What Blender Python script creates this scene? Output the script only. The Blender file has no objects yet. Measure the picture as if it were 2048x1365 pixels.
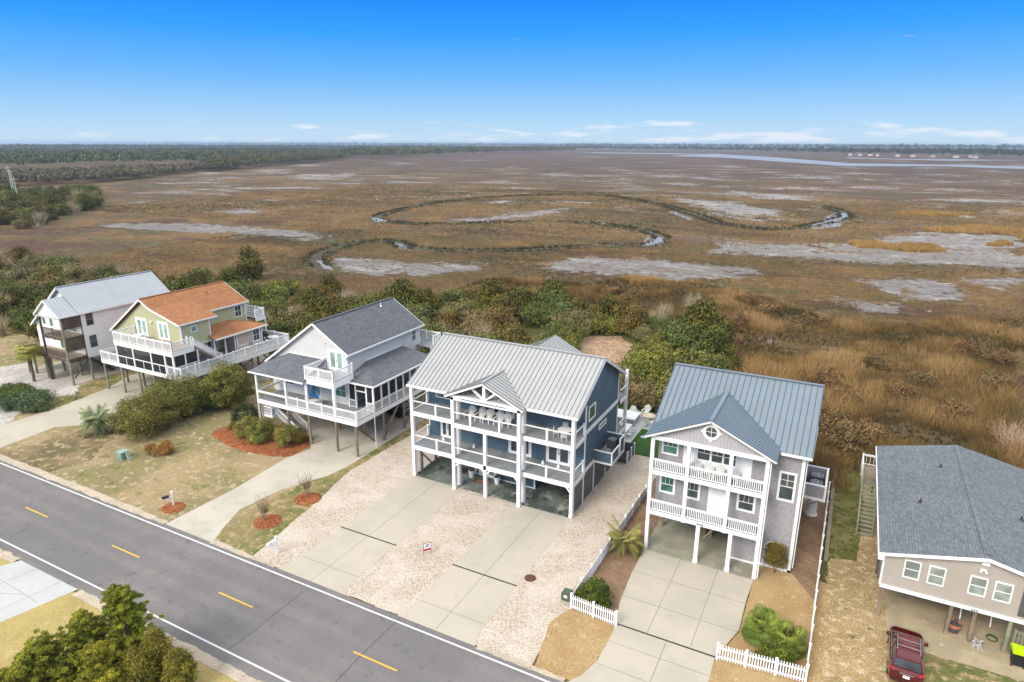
import bpy, math, random
import numpy as np
from mathutils import Matrix, Vector
rad = math.radians
random.seed(7); RNG = np.random.default_rng(7)
sc = bpy.context.scene

# ---------------------------------------------------------------- camera
FPX, YAW, PITCH, ROLL, CAMH = 1315.0, rad(27.4358), rad(16.7427), rad(0.1695), 30.5
def basis():
    cy, sy, cp, sp = math.cos(YAW), math.sin(YAW), math.cos(PITCH), math.sin(PITCH)
    f = np.array([-sy*cp, cy*cp, -sp]); r = np.array([cy, sy, 0.0]); u = np.cross(r, f)
    cr, sr = math.cos(ROLL), math.sin(ROLL)
    return cr*r+sr*u, -sr*r+cr*u, f
CR, CU, CF = basis()
cam = bpy.data.cameras.new('camera'); camo = bpy.data.objects.new('camera', cam); sc.collection.objects.link(camo)
camo.matrix_world = Matrix([[CR[0], CU[0], -CF[0], 0], [CR[1], CU[1], -CF[1], 0], [CR[2], CU[2], -CF[2], CAMH], [0, 0, 0, 1]])
cam.sensor_width = 36; cam.lens = FPX/2048*36; cam.clip_start = 0.5; cam.clip_end = 40000
sc.camera = camo

# ---------------------------------------------------------------- sky, sun, exposure
SUN_EL, SUN_AZ = rad(38), rad(194)      # the sun stands behind the camera and to its left
w = bpy.data.worlds.new('World'); sc.world = w; w.use_nodes = True
nt = w.node_tree; nt.nodes.clear()
def N(nt, t, **k):
    n = nt.nodes.new(t)
    for a, b in k.items():
        if a.startswith('i_'): n.inputs[a[2:].replace('_', ' ')].default_value = b
        else: setattr(n, a, b)
    return n
sky = N(nt, 'ShaderNodeTexSky', sky_type='NISHITA', sun_disc=False, sun_elevation=SUN_EL, sun_rotation=SUN_AZ, air_density=1.0, dust_density=1.0, ozone_density=3.0)
tc = N(nt, 'ShaderNodeTexCoord'); sep = N(nt, 'ShaderNodeSeparateXYZ'); nt.links.new(tc.outputs['Generated'], sep.inputs[0])
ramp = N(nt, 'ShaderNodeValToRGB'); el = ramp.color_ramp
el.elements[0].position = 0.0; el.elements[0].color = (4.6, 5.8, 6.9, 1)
el.elements[1].position = 0.60; el.elements[1].color = (11.0, 11.2, 11.6, 1)  # upper sky, above the frame, added pale and bright as neutral fill light
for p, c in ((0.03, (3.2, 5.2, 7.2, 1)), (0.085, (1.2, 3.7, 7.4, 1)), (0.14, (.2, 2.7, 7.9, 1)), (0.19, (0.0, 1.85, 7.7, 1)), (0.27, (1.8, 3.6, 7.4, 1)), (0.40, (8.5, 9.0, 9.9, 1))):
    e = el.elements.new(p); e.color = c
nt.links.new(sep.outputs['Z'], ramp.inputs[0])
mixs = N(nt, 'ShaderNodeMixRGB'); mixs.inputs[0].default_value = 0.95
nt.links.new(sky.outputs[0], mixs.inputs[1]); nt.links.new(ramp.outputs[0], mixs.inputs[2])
# small fair-weather clouds low over the horizon
dv = N(nt, 'ShaderNodeVectorMath', operation='DIVIDE')
add = N(nt, 'ShaderNodeMath', operation='ADD'); add.inputs[1].default_value = 0.035
nt.links.new(sep.outputs['Z'], add.inputs[0])
cb = N(nt, 'ShaderNodeCombineXYZ')
at2 = N(nt, 'ShaderNodeMath', operation='ARCTAN2'); nt.links.new(sep.outputs['X'], at2.inputs[0]); nt.links.new(sep.outputs['Y'], at2.inputs[1])
m1 = N(nt, 'ShaderNodeMath', operation='MULTIPLY'); m1.inputs[1].default_value = 9.0; nt.links.new(at2.outputs[0], m1.inputs[0])
m2 = N(nt, 'ShaderNodeMath', operation='MULTIPLY'); m2.inputs[1].default_value = 62.0; nt.links.new(sep.outputs['Z'], m2.inputs[0])
nt.links.new(m1.outputs[0], cb.inputs[0]); nt.links.new(m2.outputs[0], cb.inputs[1])
cn = N(nt, 'ShaderNodeTexNoise'); cn.inputs['Scale'].default_value = 1.0; cn.inputs['Detail'].default_value = 7.0; cn.inputs['Roughness'].default_value = 0.55
nt.links.new(cb.outputs[0], cn.inputs['Vector'])
band = N(nt, 'ShaderNodeMapRange', interpolation_type='SMOOTHSTEP'); band.inputs['From Min'].default_value = 0.012; band.inputs['From Max'].default_value = 0.052
band.inputs['To Min'].default_value = 0.075; band.inputs['To Max'].default_value = -0.12
nt.links.new(sep.outputs['Z'], band.inputs['Value'])
# a little more cloud to the right of the view
side = N(nt, 'ShaderNodeMapRange'); side.inputs['From Min'].default_value = -1.1; side.inputs['From Max'].default_value = 0.15; side.inputs['To Min'].default_value = -0.075; side.inputs['To Max'].default_value = 0.045
nt.links.new(at2.outputs[0], side.inputs['Value'])
s1 = N(nt, 'ShaderNodeMath', operation='ADD'); nt.links.new(cn.outputs[0], s1.inputs[0]); nt.links.new(band.outputs[0], s1.inputs[1])
s2 = N(nt, 'ShaderNodeMath', operation='ADD'); nt.links.new(s1.outputs[0], s2.inputs[0]); nt.links.new(side.outputs[0], s2.inputs[1])
cm = N(nt, 'ShaderNodeMapRange', interpolation_type='SMOOTHSTEP'); cm.inputs['From Min'].default_value = 0.57; cm.inputs['From Max'].default_value = 0.70; cm.inputs['To Max'].default_value = 0.8
nt.links.new(s2.outputs[0], cm.inputs['Value'])
mc = N(nt, 'ShaderNodeMixRGB'); mc.inputs[2].default_value = (6.5, 6.8, 7.3, 1)
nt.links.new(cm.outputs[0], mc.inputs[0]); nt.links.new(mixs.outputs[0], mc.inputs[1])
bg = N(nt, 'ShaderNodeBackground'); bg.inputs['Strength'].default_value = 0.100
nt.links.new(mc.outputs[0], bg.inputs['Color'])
wo = N(nt, 'ShaderNodeOutputWorld'); nt.links.new(bg.outputs[0], wo.inputs[0])
sl = bpy.data.lights.new('sun', 'SUN'); sl.energy = 2.6; sl.angle = rad(24); sl.color = (1.0, 0.93, 0.83)
so = bpy.data.objects.new('sun', sl); sc.collection.objects.link(so)
sd = Vector((math.sin(SUN_AZ)*math.cos(SUN_EL), math.cos(SUN_AZ)*math.cos(SUN_EL), math.sin(SUN_EL)))
so.rotation_euler = sd.to_track_quat('Z', 'Y').to_euler(); so.location = (0, -50, 80)
sc.view_settings.view_transform = 'Standard'; sc.view_settings.look = 'None'; sc.view_settings.gamma = 1.0
sc.view_settings.use_curve_mapping = False; sc.view_settings.exposure = 0.44
sc.cycles.max_bounces = 6; sc.cycles.transparent_max_bounces = 6; sc.cycles.volume_bounces = 0

# ---------------------------------------------------------------- measuring: a pixel of the photograph to a point of the ground or of a storey
def at(px, py, z=0.0):
    d = (px-1024)/FPX*CR-(py-682.5)/FPX*CU+CF
    p = d*(z-CAMH)/d[2]
    return float(p[0]), float(p[1])
def wp(pts, z=0.0): return [at(x, y, z) for x, y in pts]

# ---------------------------------------------------------------- materials
def newmat(name):
    m = bpy.data.materials.new(name); m.use_nodes = True; m.node_tree.nodes.clear()
    nt = m.node_tree; o = N(nt, 'ShaderNodeOutputMaterial'); b = N(nt, 'ShaderNodeBsdfPrincipled'); nt.links.new(b.outputs[0], o.inputs[0])
    b.inputs['Specular IOR Level'].default_value = 0.3
    return m, nt, b
def noise(nt, scale, detail=4, rough=.55, vec=None, stretch=None):
    n = N(nt, 'ShaderNodeTexNoise'); n.inputs['Scale'].default_value = scale; n.inputs['Detail'].default_value = detail; n.inputs['Roughness'].default_value = rough
    if vec is None: vec = N(nt, 'ShaderNodeNewGeometry').outputs['Position']
    if stretch:
        mp = N(nt, 'ShaderNodeMapping'); mp.inputs['Scale'].default_value = stretch; nt.links.new(vec, mp.inputs[0]); vec = mp.outputs[0]
    nt.links.new(vec, n.inputs['Vector']); return n.outputs[0]
def step(nt, v, a, b, lo=0., hi=1.):
    n = N(nt, 'ShaderNodeMapRange', interpolation_type='SMOOTHSTEP'); n.inputs['From Min'].default_value = a; n.inputs['From Max'].default_value = b
    n.inputs['To Min'].default_value = lo; n.inputs['To Max'].default_value = hi; nt.links.new(v, n.inputs['Value']); return n.outputs[0]
def mix(nt, f, a, b, mode='MIX'):
    n = N(nt, 'ShaderNodeMixRGB', blend_type=mode)
    for i, v in ((0, f), (1, a), (2, b)):
        if isinstance(v, (int, float)): n.inputs[i].default_value = v
        elif isinstance(v, tuple): n.inputs[i].default_value = tuple(v)+((1,) if len(v) == 3 else ())
        else: nt.links.new(v, n.inputs[i])
    return n.outputs[0]
def mth(nt, op, a, b=None):
    n = N(nt, 'ShaderNodeMath', operation=op)
    for i, v in ((0, a), (1, b)):
        if v is None: continue
        if isinstance(v, (int, float)): n.inputs[i].default_value = v
        else: nt.links.new(v, n.inputs[i])
    return n.outputs[0]
def bump(nt, b, h, dist, strength=1.0):
    n = N(nt, 'ShaderNodeBump'); n.inputs['Distance'].default_value = dist; n.inputs['Strength'].default_value = strength
    nt.links.new(h, n.inputs['Height']); nt.links.new(n.outputs[0], b.inputs['Normal'])
def MAT(name, col, rough=.6, var=.12, scale=1.5, metal=0., spec=None, pat=None, per=.18, line=.55, lw=.10, dirt=0., dirtcol=(.12, .10, .08), coat=0.):
    m, nt, b = newmat(name)
    lo = tuple(max(0, c*(1-var)) for c in col); hi = tuple(min(1, c*(1+var)) for c in col)
    c = mix(nt, step(nt, noise(nt, scale), .3, .7), lo, hi)
    c = mix(nt, step(nt, noise(nt, scale*14, 2), .35, .65), c, mix(nt, 1., c, (1-var*.5,)*3, 'MULTIPLY'))
    if pat:
        uv = N(nt, 'ShaderNodeTexCoord').outputs['UV']; s = N(nt, 'ShaderNodeSeparateXYZ'); nt.links.new(uv, s.inputs[0])
        if pat in ('lap', 'board'):
            fr = mth(nt, 'FRACT', mth(nt, 'DIVIDE', s.outputs['Y' if pat == 'lap' else 'X'], per))
            ln = step(nt, fr, 0, lw, 1, 0)
            c = mix(nt, ln, c, mix(nt, 1., c, (line,)*3, 'MULTIPLY')); bump(nt, b, fr if pat == 'lap' else mth(nt, 'SUBTRACT', 1., ln), .012)
        else:
            br = N(nt, 'ShaderNodeTexBrick'); br.offset = .5
            br.inputs['Scale'].default_value = 1.0; br.inputs['Brick Width'].default_value = per*(1.6 if pat == 'shingle' else 1.3); br.inputs['Row Height'].default_value = per
            br.inputs['Mortar Size'].default_value = per*.07; br.inputs['Mortar Smooth'].default_value = .3; br.inputs['Bias'].default_value = 0
            k = .20 if pat == 'shingle' else .10
            br.inputs['Color1'].default_value = (1-k, 1-k, 1-k, 1); br.inputs['Color2'].default_value = (1+k, 1+k, 1+k, 1); br.inputs['Mortar'].default_value = (line, line, line, 1)
            nt.links.new(uv, br.inputs['Vector']); c = mix(nt, 1., c, br.outputs[0], 'MULTIPLY'); bump(nt, b, br.outputs[0], .01)
    if dirt:
        c = mix(nt, step(nt, noise(nt, .9, 6, .65), .5, .72, 0, dirt), c, dirtcol)
    nt.links.new(c, b.inputs['Base Color']); b.inputs['Roughness'].default_value = rough; b.inputs['Metallic'].default_value = metal
    if spec is not None: b.inputs['Specular IOR Level'].default_value = spec
    if coat: b.inputs['Coat Weight'].default_value = coat; b.inputs['Coat Roughness'].default_value = .06
    return m
def GROUND(name, cols, s1=.35, s2=2.5, s3=14., t1=(.42, .6), t2=(.5, .62), grain=.35, rough=.9, bd=.03, t3=None):
    """base colour, second colour in large patches, third in small ones, a fine grain over all"""
    m, nt, b = newmat(name)
    n1 = noise(nt, s1, 6, .6); n2 = noise(nt, s2, 5, .65); n3 = noise(nt, s3, 3, .7)
    c = mix(nt, step(nt, n1, *t1), cols[0], cols[1]); c = mix(nt, step(nt, n2, *t2), c, cols[2])
    if len(cols) > 3: c = mix(nt, step(nt, noise(nt, s2*.45, 6, .7), *(t3 or (.56, .64))), c, cols[3])
    c = mix(nt, step(nt, n3, .3, .7), mix(nt, 1., c, (1-grain,)*3, 'MULTIPLY'), mix(nt, 1., c, (1+grain,)*3, 'MULTIPLY'))
    nt.links.new(c, b.inputs['Base Color']); b.inputs['Roughness'].default_value = rough; b.inputs['Specular IOR Level'].default_value = .1
    bump(nt, b, n3, bd); return m

WHITE = MAT('white_paint', (.86, .86, .85), .45, .04, .8, dirt=.10, dirtcol=(.5, .48, .44))
ROOFW = MAT('white_trim', (.76, .76, .74), .5, .05)
METAL_D = MAT('galvanised_roof', (.42, .425, .415), .42, .04, .5, metal=.35, spec=.5)
METAL_E = MAT('blue_grey_roof', (.205, .245, .275), .40, .04, .4, metal=.3, spec=.5)
METAL_A = MAT('silver_roof', (.42, .45, .475), .42, .04, .5, metal=.35, spec=.5)
RIBD = MAT('seam_dark', (.15, .16, .165), .5, .1)
RIBE = MAT('seam_blue', (.07, .12, .175), .5, .1)
RIBA = MAT('seam_grey', (.36, .39, .42), .5, .1)
SH_C = MAT('slate_shingles', (.135, .145, .16), .9, .06, .8, pat='shingle', per=.16, line=.45)
SH_F = MAT('blue_grey_shingles', (.155, .172, .19), .9, .05, .6, pat='shingle', per=.17, line=.5)
SH_B = MAT('terracotta_shingles', (.37, .165, .072), .9, .07, .9, pat='shingle', per=.17, line=.55)
BLUE = MAT('blue_board', (.088, .145, .19), .6, .1, .7, pat='board', per=.42, line=.35, lw=.07)
BLUES = MAT('blue_shingle', (.10, .165, .215), .6, .1, .7, pat='shake', per=.14, line=.6)
GREYS = MAT('grey_shake', (.34, .325, .33), .7, .025, .8, pat='shake', per=.15, line=.80)
GREYB = MAT('grey_batten', (.44, .43, .44), .6, .05, .8, pat='board', per=.24, line=.62, lw=.14)
LAPC = MAT('pale_grey_lap', (.64, .635, .625), .6, .04, .8, pat='lap', per=.19, line=.72)
LAPA = MAT('white_lap', (.82, .82, .82), .6, .03, .8, pat='lap', per=.2, line=.80)
LAPB = MAT('sage_lap', (.47, .48, .29), .6, .04, .8, pat='lap', per=.19, line=.68)
LAPB2 = MAT('beige_lap', (.62, .51, .41), .6, .04, .8, pat='lap', per=.19, line=.72)
LAPF = MAT('tan_lap', (.46, .41, .355), .6, .04, .8, pat='lap', per=.125, line=.66, lw=.14)
LATT = MAT('dark_slats', (.13, .135, .145), .6, .1, pat='lap', per=.14, line=.35, lw=.2)
DECKG = MAT('grey_deck', (.26, .275, .285), .7, .1, 1.2, pat='board', per=.16, line=.5, lw=.12)
DECKB = MAT('brown_deck', (.33, .26, .19), .7, .12, 1.2, pat='board', per=.15, line=.5, lw=.12)
WOOD = MAT('weathered_timber', (.25, .195, .14), .85, .25, 1.2, dirt=.3)
WOODG = MAT('treated_green_timber', (.27, .28, .19), .85, .22, .9, dirt=.25, dirtcol=(.12, .10, .07))
WOODD = MAT('dark_brown_timber', (.115, .085, .065), .85, .25, 1.0, pat='lap', per=.2, line=.6)
DARK = MAT('dark_joints_and_shade', (.10, .10, .095), .8, .2)  # dark joints, soil and platform; also painted shade of the porch recess
BLACK = MAT('black_metal', (.015, .015, .017), .4, .1, spec=.5)
IRON = MAT('rusty_iron', (.09, .045, .032), .7, .3, 8)
SCREEN = None
def glass(name, col, rough=.08):
    m, nt, b = newmat(name)
    c = mix(nt, step(nt, noise(nt, .8, 2), .35, .65), tuple(x*.7 for x in col), tuple(min(1, x*1.35) for x in col))
    nt.links.new(c, b.inputs['Base Color']); b.inputs['Roughness'].default_value = rough; b.inputs['Specular IOR Level'].default_value = .6
    return m
GL = glass('window_glass', (.055, .07, .075)); GLG = glass('green_window_glass', (.07, .17, .12)); GLC = glass('curtained_glass', (.22, .33, .29), .15); GLP = glass('pale_blind_glass', (.27, .31, .27), .2)
def screenmat(name, alpha):
    m, nt, b = newmat(name); b.inputs['Base Color'].default_value = (.03, .03, .03, 1); b.inputs['Alpha'].default_value = alpha; b.inputs['Roughness'].default_value = .8; return m
SCREEN = screenmat('insect_screen', .62); MESHF = screenmat('wire_mesh', .35)

ASPH = GROUND('asphalt', [(.165, .157, .153), (.195, .182, .175), (.14, .133, .13)], .10, 1.2, 22, (.4, .62), (.54, .7), .26, .85, .012)
CONC = GROUND('driveway_concrete', [(.465, .42, .34), (.415, .38, .31), (.40, .355, .285), (.30, .265, .215)], .25, 1.1, 30, (.4, .65), (.55, .75), .07, .85, .004, (.68, .78))
CONCN = GROUND('new_concrete', [(.47, .475, .465), (.43, .435, .425), (.38, .385, .375)], .3, .9, 30, (.4, .65), (.55, .75), .05, .8, .004)
CONCC = GROUND('grey_concrete', [(.49, .45, .375), (.42, .385, .325), (.34, .31, .26)], .3, 1.2, 25, (.4, .65), (.56, .75), .08, .85, .004)
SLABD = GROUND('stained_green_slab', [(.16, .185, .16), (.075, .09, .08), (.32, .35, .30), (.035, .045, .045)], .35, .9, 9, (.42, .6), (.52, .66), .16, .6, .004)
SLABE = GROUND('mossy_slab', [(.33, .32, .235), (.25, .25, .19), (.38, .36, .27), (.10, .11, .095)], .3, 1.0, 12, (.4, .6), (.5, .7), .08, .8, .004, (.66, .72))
LAWN = GROUND('dry_lawn', [(.34, .26, .145), (.235, .20, .095), (.45, .36, .24), (.14, .155, .055)], .14, 1.3, 11, (.42, .58), (.52, .66), .42, .95, .05, (.55, .66))
LAWNG = GROUND('green_lawn', [(.24, .20, .085), (.13, .145, .045), (.38, .29, .16)], .3, 1.6, 11, (.44, .6), (.5, .62), .35, .95, .05)
LAWNE = GROUND('straw_lawn', [(.40, .28, .14), (.36, .235, .11), (.50, .37, .19), (.20, .17, .06)], .25, 1.6, 13, (.42, .6), (.55, .7), .30, .95, .04, (.68, .73))
LAWNF = GROUND('patchy_sand_lawn', [(.42, .305, .155), (.32, .235, .11), (.50, .40, .26), (.15, .14, .06)], .16, 1.7, 9, (.4, .6), (.5, .62), .40, .95, .05, (.61, .67))
LAWNS = GROUND('verge_grass', [(.42, .33, .13), (.36, .29, .11), (.48, .38, .17)], .3, 1.2, 14, (.42, .6), (.52, .68), .25, .95, .04)
SAND = GROUND('sandy_verge', [(.50, .42, .32), (.42, .36, .28), (.33, .28, .19)], .6, 2.2, 16, (.42, .6), (.56, .66), .22, .95, .02)
BED = GROUND('brown_bed', [(.21, .135, .085), (.27, .18, .11), (.15, .11, .06), (.08, .09, .03)], .5, 2.2, 12, (.4, .6), (.55, .66), .30, .95, .04, (.64, .69))
MULCH = GROUND('pine_straw', [(.30, .105, .04), (.22, .07, .028), (.40, .17, .075)], .8, 5, 22, (.42, .6), (.5, .62), .5, .95, .06)
TURF = GROUND('artificial_turf', [(.035, .095, .018), (.045, .115, .022), (.03, .08, .015)], .8, 4, 30, (.42, .6), (.55, .66), .18, .9, .02)
BRUSHG = GROUND('dead_brush_ground', [(.40, .27, .17), (.30, .19, .12), (.52, .42, .28)], .5, 1.5, 8, (.42, .6), (.52, .64), .45, .95, .12)
SCRUBG = GROUND('scrub_floor', [(.15, .135, .05), (.10, .10, .035), (.30, .21, .11)], .15, .9, 6, (.42, .6), (.58, .68), .40, .95, .15)
nt_ = ASPH.node_tree; b_a = next(n for n in nt_.nodes if n.type == 'BSDF_PRINCIPLED'); src_ = b_a.inputs['Base Color'].links[0].from_socket
sy_ = N(nt_, 'ShaderNodeSeparateXYZ'); nt_.links.new(N(nt_, 'ShaderNodeNewGeometry').outputs['Position'], sy_.inputs[0])
trk_ = mth(nt_, 'COSINE', mth(nt_, 'MULTIPLY', mth(nt_, 'SUBTRACT', sy_.outputs['Y'], 24.5), 2*math.pi/1.78))       # worn wheel tracks along the lanes
wr_ = mth(nt_, 'MULTIPLY', step(nt_, trk_, -.2, .9), step(nt_, noise(nt_, .25, 5, .6, stretch=(.25, 1, 1)), .35, .6))
cc_ = mix(nt_, wr_, src_, mix(nt_, 1., src_, (1.13, 1.12, 1.11), 'MULTIPLY')); cc_ = mix(nt_, step(nt_, noise(nt_, 1.1, 5, .7), .68, .76, 0, .55), cc_, (.085, .083, .085)); nt_.links.new(cc_, b_a.inputs['Base Color'])
def gravelmat(name, a, b_, c_, sc_=6.5):
    m, nt, b = newmat(name); v = N(nt, 'ShaderNodeTexVoronoi'); v.inputs['Scale'].default_value = sc_
    nt.links.new(N(nt, 'ShaderNodeNewGeometry').outputs['Position'], v.inputs['Vector'])
    s = N(nt, 'ShaderNodeSeparateColor'); nt.links.new(v.outputs['Color'], s.inputs[0])
    c = mix(nt, step(nt, s.outputs[0], .25, .8), a, b_); c = mix(nt, step(nt, s.outputs[1], .70, .88), c, c_)
    c = mix(nt, step(nt, noise(nt, .35, 5, .6), .42, .62), c, mix(nt, .35, c, (.72, .66, .56)))
    c = mix(nt, step(nt, noise(nt, 16, 3, .7), .32, .46, .35, 0), c, (.24, .18, .14))
    nt.links.new(c, b.inputs['Base Color']); b.inputs['Roughness'].default_value = .9
    bump(nt, b, v.outputs['Distance'], .05); return m
GRAVD = gravelmat('pink_white_gravel', (.48, .395, .31), (.59, .515, .425), (.35, .275, .205), 12)
GRAVA = gravelmat('grey_gravel', (.40, .37, .34), (.50, .47, .44), (.28, .25, .22))

# ---------------------------------------------------------------- mesh building
ORG = {}
def link(o, parent=None):
    sc.collection.objects.link(o)
    if parent is not None: o.parent = parent
    return o
def tag(o, label=None, cat=None, group=None, kind=None):
    if label: o['label'] = label
    if cat: o['category'] = cat
    if group: o['group'] = group
    if kind: o['kind'] = kind
    return o
def thing(name, loc, label, cat, group=None, rz=0):
    o = bpy.data.objects.new(name, None); o.empty_display_size = .5; o.location = loc; o.rotation_euler = (0, 0, rz); link(o)
    ORG[o] = Vector(loc); return tag(o, label, cat, group)
def mesh_np(name, V, F, mats, mi=None, attrs=None, uv=True, smooth=False):
    """V (n,3), F list/array of polygons (all same length if array)"""
    me = bpy.data.meshes.new(name); V = np.asarray(V, dtype=np.float32)
    if isinstance(F, np.ndarray):
        k = F.shape[1]; nf = F.shape[0]; loops = F.ravel().astype(np.int32); starts = np.arange(nf, dtype=np.int32)*k; tot = np.full(nf, k, np.int32)
    else:
        nf = len(F); tot = np.array([len(f) for f in F], np.int32); starts = np.concatenate(([0], np.cumsum(tot)[:-1])).astype(np.int32) if nf else np.zeros(0, np.int32)
        loops = np.array([i for f in F for i in f], np.int32)
    me.vertices.add(len(V)); me.vertices.foreach_set('co', V.ravel())
    me.loops.add(len(loops)); me.loops.foreach_set('vertex_index', loops)
    me.polygons.add(nf); me.polygons.foreach_set('loop_start', starts); me.polygons.foreach_set('loop_total', tot)
    for m in mats: me.materials.append(m)
    if mi is not None: me.polygons.foreach_set('material_index', np.asarray(mi, np.int32))
    me.update(calc_edges=True)
    me.polygons.foreach_set('use_smooth', np.full(nf, smooth, dtype=bool))
    for an, data in (attrs or {}).items():
        a = me.attributes.new(an, 'FLOAT', 'POINT'); a.data.foreach_set('value', np.asarray(data, np.float32))
    return me
class MB:
    def __init__(s): s.V = []; s.F = []; s.M = []; s.m = 0
    def add(s, vs, fs):
        n = len(s.V); s.V += [tuple(v) for v in vs]; s.F += [tuple(n+i for i in f) for f in fs]; s.M += [s.m]*len(fs); return s
    def hexa(s, p):  # 4 bottom, 4 top
        return s.add(p, [(3, 2, 1, 0), (4, 5, 6, 7), (0, 1, 5, 4), (1, 2, 6, 5), (2, 3, 7, 6), (3, 0, 4, 7)])
    def box(s, x0, x1, y0, y1, z0, z1):
        return s.hexa([(x0, y0, z0), (x1, y0, z0), (x1, y1, z0), (x0, y1, z0), (x0, y0, z1), (x1, y0, z1), (x1, y1, z1), (x0, y1, z1)])
    def beam(s, a, b, w, h=None, up=(0, 0, 1)):
        h = h or w; a = Vector(a); b = Vector(b); d = (b-a)
        if d.length < 1e-6: return s
        d.normalize(); u = Vector(up)
        if abs(d.dot(u)) > .98: u = Vector((0, 1, 0))
        r = d.cross(u).normalized(); u = r.cross(d).normalized(); r = r*w/2; u = u*h/2
        return s.hexa([a-r-u, a+r-u, b+r-u, b-r-u, a-r+u, a+r+u, b+r+u, b-r+u])
    def cyl(s, a, b, r0, r1=None, n=8, cap=True):
        r1 = r0 if r1 is None else r1; a = Vector(a); b = Vector(b); d = (b-a).normalized(); u = Vector((0, 0, 1)) if abs(d.z) < .9 else Vector((1, 0, 0))
        x = d.cross(u).normalized(); y = d.cross(x); vs = []
        for c, r in ((a, r0), (b, r1)):
            for i in range(n): t = 2*math.pi*i/n; vs.append(c+x*math.cos(t)*r+y*math.sin(t)*r)
        fs = [(i, n+i, n+(i+1) % n, (i+1) % n) for i in range(n)]
        if cap: fs += [tuple(range(n)), tuple(range(2*n-1, n-1, -1))]
        return s.add(vs, fs)
    def tube(s, pts, rs, n=6):
        for i in range(len(pts)-1): s.cyl(pts[i], pts[i+1], rs[i], rs[i+1], n)
        return s
    def poly(s, pts, z0, z1=None):
        n = len(pts); ar = sum(pts[i][0]*pts[(i+1) % n][1]-pts[(i+1) % n][0]*pts[i][1] for i in range(n))
        if ar < 0: pts = pts[::-1]
        if z1 is None: return s.add([(x, y, z0) for x, y in pts], [tuple(range(n))])
        return s.add([(x, y, z0) for x, y in pts]+[(x, y, z1) for x, y in pts], [tuple(range(n-1, -1, -1)), tuple(range(n, 2*n))]+[(i, (i+1) % n, n+(i+1) % n, n+i) for i in range(n)])
    def prism(s, prof, y0, y1, axis='y'):
        """closed profile in (x,z) swept along y, or in (y,z) swept along x"""
        n = len(prof)
        f = (lambda a, z, t: (a, t, z)) if axis == 'y' else (lambda a, z, t: (t, a, z))
        return s.add([f(a, z, y0) for a, z in prof]+[f(a, z, y1) for a, z in prof], [tuple(range(n)), tuple(range(2*n-1, n-1, -1))]+[(i, n+i, n+(i+1) % n, (i+1) % n) for i in range(n)])
    def slab(s, q, t=.08):
        """roof panel: 4 (or 3) corners on the top face, thickness t downwards"""
        n = len(q); return s.add([(p[0], p[1], p[2]-t) for p in q]+list(q), [tuple(range(n-1, -1, -1)), tuple(range(n, 2*n))]+[(i, (i+1) % n, n+(i+1) % n, n+i) for i in range(n)])
    def seams(s, e0, e1, r0, r1, sp=.45, w=.035, h=.045):
        """standing seams from the eave line e0-e1 up to the ridge line r0-r1"""
        e0, e1, r0, r1 = map(Vector, (e0, e1, r0, r1)); n = max(2, int(round((e1-e0).length/sp)))
        for i in range(n+1):
            t = min(max(i/n, .004), .996); s.beam(e0.lerp(e1, t)+Vector((0, 0, h/2)), r0.lerp(r1, t)+Vector((0, 0, h/2)), w, h)
        return s
    def build(s, name, mats, parent=None, loc=None, smooth=False):
        mats = mats if isinstance(mats, (list, tuple)) else [mats]
        org = ORG[parent] if parent is not None else Vector(loc or (0, 0, 0))
        V = np.array(s.V, dtype=np.float64)-np.array(org)
        me = mesh_np(name, V, s.F, mats, s.M)
        # uv in metres: u along the horizontal, v up the slope
        uvl = me.uv_layers.new(name='UVMap'); nrm = np.empty(len(me.polygons)*3); me.polygons.foreach_get('normal', nrm); nrm = nrm.reshape(-1, 3)
        tot = np.empty(len(me.polygons), np.int32); me.polygons.foreach_get('loop_total', tot); nl = np.repeat(nrm, tot, axis=0)
        li = np.empty(len(me.loops), np.int32); me.loops.foreach_get('vertex_index', li); P = (V+np.array(org))[li]
        t = np.cross(np.array([0, 0, 1.0]), nl); L = np.linalg.norm(t, axis=1); flat = L < .05
        t[~flat] /= L[~flat][:, None]; t[flat] = (1, 0, 0); b = np.cross(nl, t)
        uv = np.stack([(P*t).sum(1), (P*b).sum(1)], 1); uvl.data.foreach_set('uv', uv.ravel())
        if smooth: me.polygons.foreach_set('use_smooth', np.ones(len(me.polygons), bool))
        o = bpy.data.objects.new(name, me); link(o, parent); ORG[o] = org
        if parent is None: o.location = org
        return o
def children(o): return [c for c in bpy.data.objects if c.parent == o]
def copy_tree(o, parent=None, kids=None):
    c = o.copy(); sc.collection.objects.link(c)
    if parent is not None: c.parent = parent
    for ch in (kids[o] if kids else children(o)): copy_tree(ch, c, kids)
    return c
def struct(o): o['kind'] = 'structure'; return o
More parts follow.
